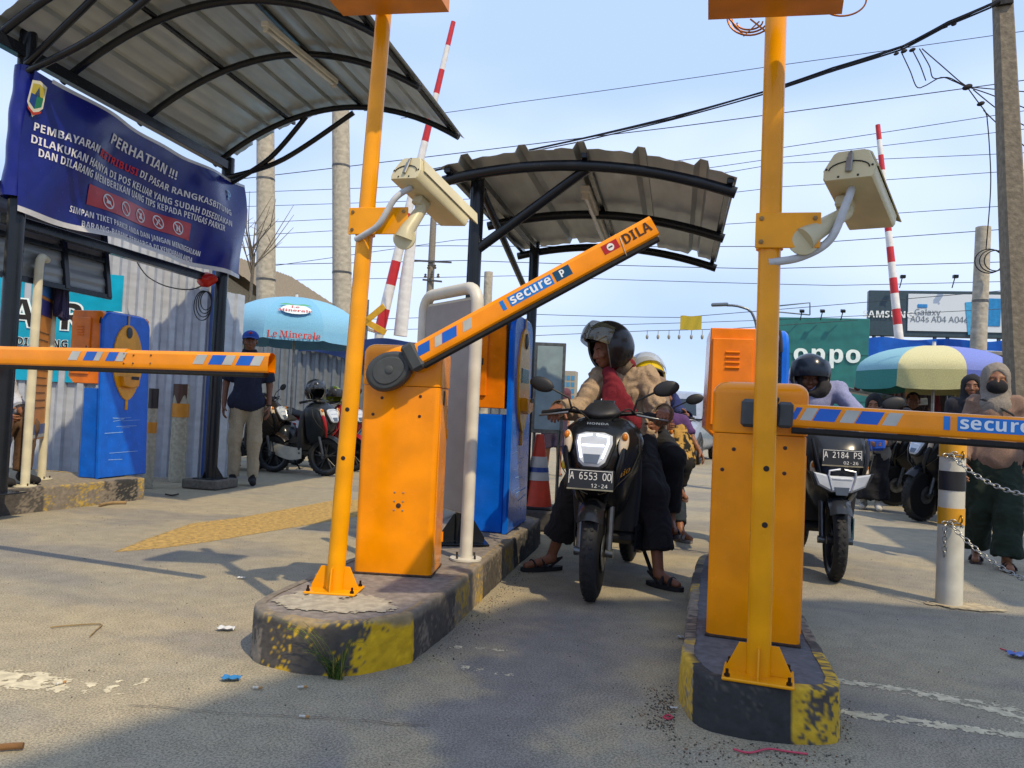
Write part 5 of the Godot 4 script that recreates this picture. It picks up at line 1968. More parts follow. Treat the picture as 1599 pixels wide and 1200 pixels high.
	for k in 3:
		m = MB.new()
		var loop := []
		for j in 25:
			var an := TAU * j / 24.0
			loop.append(Vector3(sin(an) * (0.2 - 0.02 * k) + 0.04 * k - 0.03, cos(an) * (0.19 - 0.015 * k), 0.02 * k))
		m.tube(loop, 0.009, 6, false)
		part("ring", m, mat("1b1b1d", "rubber"), o)
	# wires: long spans past the railway
	var spans := [[[690, 176], [800, 161], [1195, 105], [1640, 42], 0.012], [[520, 262], [930, 213], [1195, 180], [1640, 119], 0.016], [[380, 300], [760, 286], [1220, 231], [1640, 166], 0.012], [[380, 322], [760, 310], [1220, 246], [1640, 196], 0.011], [[300, 352], [760, 330], [1220, 255], [1640, 236], 0.011], [[300, 372], [700, 350], [1220, 292], [1640, 262], 0.011], [[330, 428], [712, 375], [1200, 346], [1640, 316], 0.011], [[330, 386], [700, 384], [1190, 385], [1640, 352], 0.013], [[330, 414], [725, 407], [1190, 420], [1640, 406], 0.013], [[330, 439], [800, 431], [1300, 446], [1640, 437], 0.011], [[330, 505], [833, 491], [1062, 496], [1640, 447], 0.011], [[330, 520], [833, 510], [1200, 500], [1640, 478], 0.01]]
	for s in spans:
		o = thing("overhead_wire", "thin grey overhead wire spanning the sky above the railway", "wire", Vector3.ZERO, 0.0, "overhead railway wires")
		m = MB.new()
		var pts := []
		for k in 4:
			pts.append(on_z(s[k][0], s[k][1], -26.0))
		pts[0] = pts[0] + (pts[0] - pts[1]) * 0.6
		pts[3] = pts[3] + (pts[3] - pts[2]) * 0.6
		wire(m, pts, s[4], 0.02)
		part("strand", m, mat("4c525c", "metal"), o)
	# black cable bundle from the utility pole, with tangle and drops
	o = thing("cable_bundle", "thick sagging black cable bundle with tangled drop wires tied to the utility pole", "cable", on_z(1566, 4, -8.9))
	base = o.position
	for k in 4:
		m = MB.new()
		var e := Vector3(0, 0.012 * k, 0.012 * (k % 2))
		var pts := []
		for p in [[1566, 2, -8.9], [1480, 40, -9.2], [1410, 76, -9.5], [1300, 112, -10.2], [1190, 147, -11.0], [1050, 186, -12.2], [900, 221, -13.5], [640, 275, -16.0]]:
			pts.append(on_z(p[0], p[1] + 1.5 * sin(k * 2.0 + p[0]), p[2]) + e - base)
		wire(m, pts, 0.011, 0.004)
		part("strand", m, mat("17181b", "rubber"), o)
	for q in [[[1408, 82], [1422, 112], [1432, 136], [1445, 134], [1470, 121], [1505, 134]], [[1426, 80], [1438, 104], [1446, 126]], [[1436, 76], [1452, 104], [1458, 122], [1480, 121], [1508, 135]], [[1440, 76], [1470, 102], [1500, 128], [1512, 136]], [[1512, 136], [1545, 147], [1599, 168], [1660, 190]], [[1515, 136], [1560, 140], [1660, 148]], [[1512, 138], [1528, 160], [1540, 176], [1546, 240], [1547, 300], [1540, 390]], [[1520, 140], [1560, 172], [1600, 196], [1660, 215]], [[1536, 172], [1565, 200], [1610, 236]], [[1412, 72], [1450, 54], [1480, 42]]]:
		m = MB.new()
		var pts := []
		for p in q:
			pts.append(on_z(p[0], p[1], -9.4) - base)
		bent(m, pts, 0.0065, 5, 30)
		part("drop_wire", m, mat("1d1e21", "rubber"), o)
	for q in [[1412, 80, 0.03], [1425, 78, 0.03], [1511, 136, 0.045], [1532, 162, 0.035], [1490, 38, 0.025], [1400, 84, 0.025]]:
		m = MB.new()
		m.ball(on_z(q[0], q[1], -9.38) - base, Vector3(q[2] * 1.3, q[2] * 0.7, q[2] * 0.7), Basis(Vector3.BACK, 0.4), 8, 6)
		part("joint", m, mat("141416", "rubber"), o)
	# string of bulbs with a yellow cloth
	o = thing("bulb_string", "string of small hanging bulbs crossing the street behind the rider's helmet", "lights", on_z(1000, 515, -14.0))
	base = o.position
	m = MB.new()
	wire(m, [on_z(820, 525, -14.0) - base, on_z(1010, 517, -14.0) - base, on_z(1135, 514, -14.0) - base, on_z(1340, 500, -14.0) - base], 0.006, 0.0)
	part("cord", m, mat("4a5058", "rubber"), o)
	for px in [1011, 1028, 1045, 1061, 1080, 1097, 1114, 1131]:
		m = MB.new()
		var p := on_z(px, 516, -14.0) - base
		m.tube([p, p + Vector3(0, -0.08, 0)], 0.006, 5)
		m.ball(p + Vector3(0, -0.12, 0), Vector3(0.026, 0.045, 0.026), Basis(), 10, 8)
		part("bulb", m, mat("9a9688", "gloss"), o)
	o = thing("cloth_flag", "small yellow cloth hanging on the bulb string over the street", "flag", on_z(1079, 505, -13.95))
	m = MB.new()
	m.sheet(16, 10, func(u, v): return Vector3((u - 0.5) * 0.37, 0.13 - 0.25 * v + 0.006 * sin(u * 9.0), 0.012 * sin(u * 14.0 + v * 3.0)), 0.002, -1.0)
	part("cloth", m, mat("c9b23a", "cloth"), o)
	# street lamp
	foot = Vector3(on_z(1183, 560, -38.0).x, 0, -38.0)
	o = thing("street_lamp", "far curved street lamp above the orange ticket machine", "street lamp", foot)
	m = MB.new()
	bent(m, [Vector3.ZERO, Vector3(0, 4.4, 0), on_z(1176, 492, -38.0) - foot, on_z(1155, 479, -38.0) - foot, on_z(1135, 477, -38.0) - foot], 0.06, 8, 30)
	part("pole", m, mat("7f858a", "metal"), o)
	m = MB.new()
	m.box(on_z(1124, 476, -38.0) - foot, Vector3(0.8, 0.16, 0.3), Basis(Vector3.BACK, 0.05), 0.05)
	part("lamp_head", m, mat("8e9498", "metal"), o)
	# tower far down the street
	o = thing("office_tower", "distant beige and blue glass tower block beyond the rider's arm", "building", Vector3(-16.9, 0, -120.0))
	m = MB.new()
	m.box(Vector3(0, 3.7, 0), Vector3(2.6, 7.4, 3.0), Basis(), 0.02)
	part("wall", m, mat("a9a291", "concrete"), o)
	for k in 6:
		for j in 3:
			m = MB.new()
			m.box(Vector3(-0.5 + j * 0.7, 1.2 + k * 1.02, 1.5), Vector3(0.55, 0.7, 0.08), Basis(), 0.01)
			part("window", m, mat("4a88ad", "gloss"), o)
	# shop with a teal front
	o = thing("phone_shop", "teal shop front with big white lettering behind the right ticket machine", "building", Vector3(5.0, 0, -30.0))
	base = o.position
	m = MB.new()
	m.box(Vector3(0.1, 2.45, -3.0), Vector3(3.3, 4.9, 6.0), Basis(), 0.02)
	part("wall", m, mat("1f6f6c", "paint", false, 0.3), o)
	m = MB.new()
	for k in 2:
		m.box(Vector3(0.1, 3.55 - k * 1.7, 0.005), Vector3(3.28, 0.02, 0.02), Basis(), 0.002)
	part("panel_joint", m, mat("15504e", "paint"), o)
	m = MB.new()
	letters(m, "oppo", 0.62, flat_place(on_z(1291, 560, -29.98) - base + Vector3(0, 0, 0.03), Vector3.RIGHT, Vector3.UP), 1, true, 1.15)
	part("lettering", m, mat("d6e4e2", "plain"), o)
	m = MB.new()
	m.box(on_z(1290, 652, -29.98) - base + Vector3(0, -0.25, 0.02), Vector3(3.3, 0.9, 0.08), Basis(), 0.01)
	part("white_base", m, mat("bfc6c6", "paint"), o)
	for px in [1252, 1284, 1316]:
		m = MB.new()
		var p := on_z(px, 494, -29.6) - base
		m.tube([p + Vector3(0, -0.1, -0.3), p + Vector3(0, 0.12, 0)], 0.02, 6)
		m.box(p + Vector3(0, 0.18, 0.05), Vector3(0.16, 0.1, 0.14), Basis(Vector3.RIGHT, 0.4), 0.01)
		part("spotlight", m, mat("2f3336", "metal"), o)
	m = MB.new()
	var scaf := []
	for p in [[1215, 478], [1265, 473], [1265, 492], [1212, 487]]:
		scaf.append(on_z(p[0], p[1], -31.0) - base)
	m.tube([scaf[0], scaf[1], scaf[2]], 0.03, 6)
	m.tube([scaf[3], scaf[2]], 0.03, 6)
	part("roof_rail", m, mat("8b9096", "metal"), o)
	# billboard
	o = thing("billboard", "wide slate billboard with white phone advertisement panel above the blue stalls", "billboard", Vector3(9.6, 0, -32.0))
	base = o.position
	var p0 := on_z(1358, 453, -32.0) - base
	var p1 := on_z(1600, 447, -32.0) - base
	var hh := p0.y - (on_z(1358, 524, -32.0) - base).y
	m = MB.new()
	m.box(Vector3((p0.x + p1.x) * 0.5, p0.y - hh * 0.5, -0.2), Vector3(p1.x - p0.x, hh, 0.3), Basis(), 0.02)
	part("board", m, mat("2e4450", "paint"), o)
	var q0 := on_z(1419, 459, -32.0) - base
	var q1 := on_z(1574, 520, -32.0) - base
	m = MB.new()
	m.box(Vector3((q0.x + q1.x) * 0.5, (q0.y + q1.y) * 0.5, -0.03), Vector3(q1.x - q0.x, q0.y - q1.y, 0.06), Basis(), 0.005)
	var adv := part("advert_panel", m, mat("c4cdd6", "plain"), o)
	for t in [["SAMSUNG", 1387, 491, 0.26, "d7dde0", 1.05], ["Galaxy", 1449, 489, 0.22, "5d6b78", 1.0], ["A04s A04 A04e", 1467, 499, 0.22, "5d6b78", 1.0]]:
		m = MB.new()
		letters(m, t[0], t[3], flat_place(on_z(t[1], t[2], -31.985) - base, Vector3.RIGHT, Vector3.UP), 1, t[0] == "SAMSUNG", t[5])
		part("lettering", m, mat(t[4], "plain"), adv)
	for t in [[1441, 478, 0.34, 0.14, "3a86c8", 0.0], [1521, 497, 0.5, 1.25, "4aa3d2", 0.1], [1553, 488, 0.45, 1.05, "2f86c2", -0.02]]:
		m = MB.new()
		m.box(on_z(t[0], t[1], -31.985) - base, Vector3(t[2], t[3], 0.02), Basis(Vector3.BACK, t[5]), 0.02)
		part("phone_picture" if t[3] > 0.5 else "tag_print", m, mat(t[4], "gloss"), adv)
	for px in [1405, 1487]:
		m = MB.new()
		var p := on_z(px, 450, -31.7) - base
		m.tube([p, p + Vector3(0.06, 0.38, 0.1)], 0.02, 6)
		m.box(p + Vector3(0.08, 0.42, 0.1), Vector3(0.18, 0.12, 0.16), Basis(), 0.01)
		part("spotlight", m, mat("2f3336", "metal"), o)
	for px in [1365, 1378, 1460, 1480, 1560]:
		m = MB.new()
		m.tube([Vector3((on_z(px, 524, -32.2) - base).x, 0, -0.2), on_z(px, 524, -32.2) - base], 0.07, 8)
		part("leg", m, mat("6e757a", "metal"), o)
	# red sign by the street
	o = thing("street_sign", "red sign with white letters N and S beside the silver car", "sign", Vector3(on_z(1124, 640, -14.5).x, 0, -14.5))
	base = o.position
	m = MB.new()
	m.tube([Vector3.ZERO, Vector3(0, 1.2, -0.03)], 0.02, 8)
	part("post", m, mat("8a8a88", "metal"), o)
	m = MB.new()
	m.box(on_z(1126, 638, -14.5) - base, Vector3(0.36, 0.46, 0.02), Basis(), 0.004)
	var face := part("sign_face", m, mat("b8262c", "paint"), o)
	for t in [["N", 633], ["S", 648]]:
		m = MB.new()
		letters(m, t[0], 0.13, flat_place(on_z(1119, t[1], -14.48) - base, Vector3.RIGHT, Vector3.UP), 1)
		part("lettering", m, mat("d8d8d8", "plain"), face)
func build_right_side() -> void:
	var m: MB
	var o: Node3D
	# parasol with teal, yellow and blue panels
	var c := on_z(1458, 580, -10.6)
	parasol("parasol with teal, pale yellow and violet blue panels over the right stall", Vector3(c.x, 0, c.z), on_z(1460, 584, -10.6).y, on_z(1460, 541, -10.6).y, 0.93, ["dcd6a4", "8fc3d2", "9a4d5c", "8fc3d2", "dcd6a4", "6f7fd0", "dcd6a4", "7c8cd8"], 0.24, ["c9c48c", "3c8a84", "b0606c", "3c8a84", "c9c48c", "4d5fb4", "c9c48c", "5a6cc0"], PI * 0.5 - 0.39 + 0.31)
	# blue tarpaulin wall and awning of the stalls
	o = thing("stall_awning", "bright blue tarpaulin awning behind the multicoloured parasol", "awning", Vector3(4.2, 0, -13.8))
	var base := o.position
	m = MB.new()
	var a := on_z(1357, 528, -13.8) - base
	var b := on_z(1600, 526, -13.8) - base
	m.sheet(40, 10, func(u, v): return Vector3(lerpf(a.x, b.x, u), lerpf(a.y, 0.9, v) + 0.02 * sin(u * 15.0), 0.05 * sin(u * 21.0 + v * 2.0)), 0.0, -1.0)
	part("side_cloth", m, mat("1a5fc4", "gloss"), o)
	m = MB.new()
	var r0 := on_z(1500, 552, -12.2) - base
	var r1 := on_z(1572, 528, -13.0) - base
	m.sheet(20, 8, func(u, v): return Vector3(lerpf(r0.x, r1.x + 1.5, u), lerpf(r0.y, r1.y + 0.05, u) - 0.12 * v + 0.03 * sin(u * 12.0), lerpf(1.4, 0.2, u) + 0.6 * v), 0.0, -1.0)
	part("roof_cloth", m, mat("1a5fc4", "gloss"), o)
	for x in [-0.9, 1.2]:
		m = MB.new()
		m.tube([Vector3(x, 0, 0.0), Vector3(x, 2.4, 0.0)], 0.03, 8)
		part("post", m, mat("5c4a36", "concrete"), o)
	# dark timber stall under it
	o = thing("market_stall", "dark timber market stall with hanging goods behind the woman in the brown top", "stall", Vector3(3.9, 0, -12.0))
	base = o.position
	for x in [-0.75, 0.55, 1.6]:
		m = MB.new()
		m.bar(Vector3(x, 0, 0.3), Vector3(x, 2.1, 0.3), 0.09, 0.09, Vector3.BACK)
		part("post", m, mat("5a3d22", "concrete"), o)
	m = MB.new()
	m.box(Vector3(0.45, 2.05, 0.1), Vector3(2.7, 0.06, 0.9), Basis(), 0.01)
	part("roof_board", m, mat("8f8a80", "zinc"), o)
	m = MB.new()
	m.box(Vector3(0.4, 1.0, -0.5), Vector3(2.8, 2.0, 0.06), Basis(), 0.01)
	part("back_wall", m, mat("3a2c22", "concrete"), o)
	m = MB.new()
	m.box(Vector3(-0.1, 0.78, 0.0), Vector3(1.7, 0.05, 0.7), Basis(), 0.008)
	part("counter", m, mat("6b3f2a", "concrete"), o)
	var cols := ["8a5a4a", "3f4e6a", "b9a27c", "4c3b38", "7a2f2a", "56606a", "a08a5a", "2f2b2c"]
	for k in 14:
		m = MB.new()
		var p := Vector3(-0.85 + 0.13 * k, 1.62 + rng.randf_range(-0.2, 0.1), 0.25 + rng.randf_range(-0.15, 0.05))
		m.sheet(4, 6, func(u, v): return p + Vector3((u - 0.5) * 0.1 * (0.6 + 0.4 * v), -0.38 * v, 0.02 * sin(u * 6.0 + v * 3.0)), 0.015, -1.0)
		part("hanging_goods", m, mat(cols[k % 8], "cloth"), o)
	for k in 9:
		m = MB.new()
		m.box(Vector3(-0.8 + 0.18 * k, 0.86, 0.05 + rng.randf_range(-0.15, 0.15)), Vector3(0.14, rng.randf_range(0.08, 0.18), 0.12), Basis(Vector3.UP, rng.randf_range(-0.4, 0.4)), 0.01)
		part("goods_box", m, mat(cols[(k * 3) % 8], "paint"), o)
	# glass-topped display shelf left of the parasol
	o = thing("display_shelf", "slanted aluminium display shelf under the teal parasol edge", "shelf", on_z(1370, 618, -11.8))
	m = MB.new()
	m.box(Vector3(0, 0, 0), Vector3(1.0, 0.05, 0.4), Basis(Vector3.BACK, -0.16), 0.006)
	m.box(Vector3(0.45, -0.08, 0), Vector3(0.35, 0.1, 0.3), Basis(Vector3.BACK, 0.1), 0.01)
	part("board", m, mat("8f9598", "metal"), o)
	for x in [-0.4, 0.4]:
		m = MB.new()
		m.tube([Vector3(x, -o.position.y, 0), Vector3(x, 0.0, 0)], 0.02, 8)
		part("leg", m, mat("6a6e70", "metal"), o)
	# striped bollard
	var foot := on_y(1482, 944)
	var top := on_z(1486, 684, foot.z).y
	o = thing("striped_bollard", "white bollard with yellow and black bands holding two chains beside the lowered boom", "bollard", foot)
	m = MB.new()
	m.tube([Vector3.ZERO, Vector3(0, top, 0)], [0.07, 0.067], 24)
	part("shaft", m, mat("c9c6b8", "paint"), o)
	for q in [[0.885, 1.0, "d99a12"], [0.685, 0.8, "1c1c1f"], [0.48, 0.58, "d99a12"]]:
		m = MB.new()
		m.tube([Vector3(0, top * q[0], 0), Vector3(0, top * q[1], 0)], 0.0705, 24)
		part("band", m, mat(q[2], "paint"), o)
	m = MB.new()
	var apron := PackedVector2Array()
	for k in 24:
		var an := TAU * k / 24.0
		apron.append(Vector2(foot.x + 0.06 + cos(an) * 0.2 * (1.0 + 0.15 * sin(an * 3.0)), foot.z + 0.03 + sin(an) * 0.11))
	worn_patch(m, apron, 0.006, 0.012, 77, 6.0, -0.4)
	for k in m.P.size():
		m.P[k] -= foot
	part("mortar_collar", m, mat("b9a988", "concrete"), o)
	for y in [0.9, 0.52]:
		m = MB.new()
		var hook := []
		for j in 11:
			var an := PI * j / 10.0
			hook.append(Vector3(0.03, top * y + cos(an) * 0.02, 0.066 + sin(an) * 0.02))
		m.tube(hook, 0.005, 6)
		part("hook", m, mat("a07a2a", "metal"), o)
	# chains, each link a piece of its own
	var link := MB.new()
	var oval := []
	for j in 17:
		var an := TAU * j / 16.0
		oval.append(Vector3(cos(an) * 0.011, sin(an) * 0.0175 , 0.0))
	link.tube(oval, 0.0036, 6, false)
	var lm := link.mesh()
	var zincm := mat("a9a9a4", "metal")
	for q in [["upper steel chain running from the striped bollard's top band to the right", on_z(1486, 712, foot.z + 0.07), on_z(1620, 775, foot.z + 0.45), 0.05], ["lower steel chain running from the striped bollard's middle band to the right", on_z(1484, 818, foot.z + 0.07), on_z(1625, 914, foot.z + 0.45), 0.05]]:
		var ch := thing("chain", q[0], "chain", q[1], 0.0)
		var d: Vector3 = q[2] - q[1]
		var n := int(d.length() / 0.027)
		for k in n:
			var t0 := float(k) / n
			var p: Vector3 = d * t0 - Vector3(0, q[3] * 4.0 * t0 * (1.0 - t0), 0)
			var t1 := float(k + 1) / n
			var p2: Vector3 = d * t1 - Vector3(0, q[3] * 4.0 * t1 * (1.0 - t1), 0)
			var y := (p2 - p).normalized()
			var x := y.cross(Vector3.BACK if k % 2 == 0 else Vector3.UP).normalized()
			shared("link", lm, zincm, ch, Transform3D(Basis(x, y, x.cross(y)), p))
		# the loose end wound round the bollard
		for k in 14:
			var an := -0.4 + k * 0.28
			shared("link", lm, zincm, ch, Transform3D(Basis(Vector3.UP, -an) * Basis(Vector3.BACK, PI / 2 + 0.2 * sin(k)) * Basis(Vector3.UP, (k % 2) * PI / 2), Vector3(sin(an) * 0.076, 0.012 * sin(k * 0.9), cos(an) * 0.076 - 0.07)))
		for k in (6 if q[0].begins_with("lower") else 0):
			shared("link", lm, zincm, ch, Transform3D(Basis(Vector3.UP, (k % 2) * PI / 2), Vector3(-0.03, -0.03 - k * 0.028, 0.012)))
	# cone on a concrete block behind the ticket machine
	foot = Vector3(on_z(838, 800, -6.5).x, 0, -6.5)
	o = thing("concrete_block", "dark concrete block behind the island carrying the orange cone", "block", foot)
	m = MB.new()
	m.box(Vector3(0.01, 0.085, 0.02), Vector3(0.34, 0.17, 0.34), Basis(), 0.015)
	part("block", m, mat("4f4c49", "concrete"), o)
	o = thing("traffic_cone", "orange traffic cone with white and blue sleeve behind the small shelter's ticket machine", "traffic cone", foot + Vector3(0.0, 0.17, 0.0))
	m = MB.new()
	m.box(Vector3(0, 0.012, 0), Vector3(0.3, 0.024, 0.3), Basis(), 0.008)
	part("foot", m, mat("1c1c1e", "rubber"), o)
	m = MB.new()
	m.lathe([Vector2(0.13, 0.02), Vector2(0.125, 0.04), Vector2(0.035, 0.62), Vector2(0.03, 0.63), Vector2(0, 0.63)], Transform3D(), 24)
	part("cone", m, mat("cc3b16", "plastic"), o)
	m = MB.new()
	m.lathe([Vector2(0.097, 0.24), Vector2(0.099, 0.24), Vector2(0.068, 0.44), Vector2(0.066, 0.44)], Transform3D(), 24)
	part("sleeve", m, mat("b9b6b2", "paint"), o)
	m = MB.new()
	m.lathe([Vector2(0.088, 0.31), Vector2(0.09, 0.31), Vector2(0.084, 0.35), Vector2(0.082, 0.35)], Transform3D(), 24)
	part("blue_band", m, mat("24408c", "paint"), o)
	# glazed notice case on legs
	o = thing("notice_case", "grey metal notice case with dusty glass behind the waiting scooter", "notice case", Vector3(on_z(857, 600, -7.2).x, 0, -7.2))
	m = MB.new()
	m.box(Vector3(0, 1.22, 0), Vector3(0.3, 0.86, 0.05), Basis(Vector3.UP, 0.15), 0.004)
	part("case", m, mat("8a8c86", "metal"), o)
	m = MB.new()
	m.box(Vector3(0.004, 1.22, 0.027), Vector3(0.24, 0.79, 0.008), Basis(Vector3.UP, 0.15), 0.002)
	part("glass", m, mat("8fa3ab", "gloss"), o)
	for x in [-0.12, 0.12]:
		m = MB.new()
		m.tube([Vector3(x, 0, 0), Vector3(x, 0.82, 0)], 0.016, 8)
		part("leg", m, mat("6d706c", "metal"), o)

# ---------------------------------------------------------------- figures: distance fields meshed as surface nets
class Field:
	var o: Vector3
	var h: float
	var n: Vector3i
	var d := PackedFloat32Array()
	func _init(lo: Vector3, hi: Vector3, cell: float) -> void:
		o = lo
		h = cell
		n = Vector3i(((hi - lo) / cell).ceil()) + Vector3i(2, 2, 2)
		d.resize(n.x * n.y * n.z)
		d.fill(9.0)
	# a tapered capsule, joined to what is there with a smooth minimum of width k; sq flattens it across `flat`
	func bone(a: Vector3, b: Vector3, ra: float, rb: float, k := 0.02, flat := Vector3.ZERO, sq := 1.0) -> void:
		var pad := maxf(ra, rb) + k + h * 2.5
		var lo := ((Vector3(minf(a.x, b.x), minf(a.y, b.y), minf(a.z, b.z)) - Vector3.ONE * pad - o) / h).floor()
		var hi := ((Vector3(maxf(a.x, b.x), maxf(a.y, b.y), maxf(a.z, b.z)) + Vector3.ONE * pad - o) / h).ceil()
		var ab := b - a
		var l2 := maxf(ab.length_squared(), 1e-9)
		var inv := 1.0 / l2
		var squash := sq != 1.0
		for z in range(maxi(0, int(lo.z)), mini(n.z, int(hi.z) + 1)):
			for y in range(maxi(0, int(lo.y)), mini(n.y, int(hi.y) + 1)):
				var at := (z * n.y + y) * n.x
				for x in range(maxi(0, int(lo.x)), mini(n.x, int(hi.x) + 1)):
					var p := Vector3(o.x + x * h, o.y + y * h, o.z + z * h) - a
					var t := clampf(p.dot(ab) * inv, 0.0, 1.0)
					var q := p - ab * t
					if squash:
						q += flat * (q.dot(flat) * (sq - 1.0))
					var v := q.length() - lerpf(ra, rb, t)
					var w := d[at + x]
					if v - w >= k:
						continue
					var e := k - absf(v - w)
					d[at + x] = minf(v, w) - (e * e / (4.0 * k) if e > 0.0 else 0.0)
	func ball(c: Vector3, r: Vector3, b := Basis(), k := 0.01, cut := false) -> void:
		var big := maxf(r.x, maxf(r.y, r.z))
		var small := minf(r.x, minf(r.y, r.z))
		var pad := big + k + h * 2.5
		var lo := ((c - Vector3.ONE * pad - o) / h).floor()
		var hi := ((c + Vector3.ONE * pad - o) / h).ceil()
		var inv := b.transposed()
		for z in range(maxi(0, int(lo.z)), mini(n.z, int(hi.z) + 1)):
			for y in range(maxi(0, int(lo.y)), mini(n.y, int(hi.y) + 1)):
				var at := (z * n.y + y) * n.x
				for x in range(maxi(0, int(lo.x)), mini(n.x, int(hi.x) + 1)):
					var p := inv * (Vector3(o.x + x * h, o.y + y * h, o.z + z * h) - c)
					var v := ((p / r).length() - 1.0) * small
					var w := d[at + x]
					if cut:
						v = -v
						if w > 5.0 or w - v >= k:
							continue
						var e := k - absf(v - w)
						d[at + x] = maxf(v, w) + (e * e / (4.0 * k) if e > 0.0 else 0.0)
					else:
						if v - w >= k:
							continue
						var e := k - absf(v - w)
						d[at + x] = minf(v, w) - (e * e / (4.0 * k) if e > 0.0 else 0.0)
	# removes what lies on the side of a plane that its normal points to, within `reach` of its point
	func clip(c: Vector3, nrm: Vector3, reach: float) -> void:
		var lo := ((c - Vector3.ONE * reach - o) / h).floor()
		var hi := ((c + Vector3.ONE * reach - o) / h).ceil()
		for z in range(maxi(0, int(lo.z)), mini(n.z, int(hi.z) + 1)):
			for y in range(maxi(0, int(lo.y)), mini(n.y, int(hi.y) + 1)):
				var at := (z * n.y + y) * n.x
				for x in range(maxi(0, int(lo.x)), mini(n.x, int(hi.x) + 1)):
					if d[at + x] < 5.0:
						var p := Vector3(o.x + x * h, o.y + y * h, o.z + z * h) - c
						if p.length_squared() < reach * reach:
							d[at + x] = maxf(d[at + x], p.dot(nrm))
	# surface nets into m; amp and freq add folds of cloth
	func mesh_into(m: MB, amp := 0.0, freq := 10.0, seed_value := 1) -> void:
		var sx := 1
		var sy := n.x
		var sz := n.x * n.y
		var index := {}
		var pv := PackedVector3Array()
		var pi := PackedInt32Array()
		var corner := PackedInt32Array([0, sx, sy, sx + sy, sz, sx + sz, sy + sz, sx + sy + sz])
		var edges := [[0, 1], [0, 2], [0, 4], [1, 3], [1, 5], [2, 3], [2, 6], [3, 7], [4, 5], [4, 6], [5, 7], [6, 7]]
		var off := []
		for c in 8:
			off.append(Vector3(c & 1, (c >> 1) & 1, (c >> 2) & 1))
		var noise := FastNoiseLite.new()
		noise.seed = seed_value
		noise.frequency = freq
		noise.fractal_octaves = 1
		for z in n.z - 1:
			for y in n.y - 1:
				var row := (z * n.y + y) * n.x
				for x in n.x - 1:
					var at := row + x
					var d0 := d[at]
					if d0 > h * 4.0 or d0 < -h * 4.0:
						continue
					var neg := 0
					for c in 8:
						if d[at + corner[c]] < 0.0:
							neg += 1
					if neg == 0 or neg == 8:
						continue
					var s := Vector3.ZERO
					var cnt := 0
					for e in edges:
						var va := d[at + corner[e[0]]]
						var vb := d[at + corner[e[1]]]
						if (va < 0.0) != (vb < 0.0):
							s += off[e[0]].lerp(off[e[1]], va / (va - vb))
							cnt += 1
					index[at] = pv.size()
					pv.append(o + (Vector3(x, y, z) + s / cnt) * h)
		for at in index:
			var v: int = at
			var neg := d[v] < 0.0
			var z: int = v / sz
			var y: int = (v - z * sz) / sy
			var x: int = v - z * sz - y * sy
			for ax in [[sx, sy, sz, x, y, z], [sy, sz, sx, y, z, x], [sz, sx, sy, z, x, y]]:
				var far: bool = d[v + ax[0]] < 0.0
				if neg == far:
					continue
				var i0 = index.get(v)
				var i1 = index.get(v - ax[1])
				var i2 = index.get(v - ax[1] - ax[2])
				var i3 = index.get(v - ax[2])
				if i1 == null or i2 == null or i3 == null:
					continue
				if neg:
					pi.append_array(PackedInt32Array([i0, i2, i1, i0, i3, i2]))
				else:
					pi.append_array(PackedInt32Array([i0, i1, i2, i0, i2, i3]))
		if pv.is_empty():
			return
		if amp > 0.0:
			var vn := PackedVector3Array()
			vn.resize(pv.size())
			for k in range(0, pi.size(), 3):
				var f := (pv[pi[k + 1]] - pv[pi[k]]).cross(pv[pi[k + 2]] - pv[pi[k]])
				for j in 3:
					vn[pi[k + j]] += f
			var moved := pv.duplicate()
			for k in pv.size():
				var p := pv[k]
				# the triangles run clockwise, so the sum of their normals points inwards
				moved[k] = p - vn[k].normalized() * amp * (noise.get_noise_3d(p.x, p.y * 0.55, p.z) + 0.28 * sin(noise.get_noise_3d(p.x * 0.5, p.y * 0.5 + 7.0, p.z * 0.5) * 16.0))
			pv = moved
		m.put(pv, pi, -1.0, true)
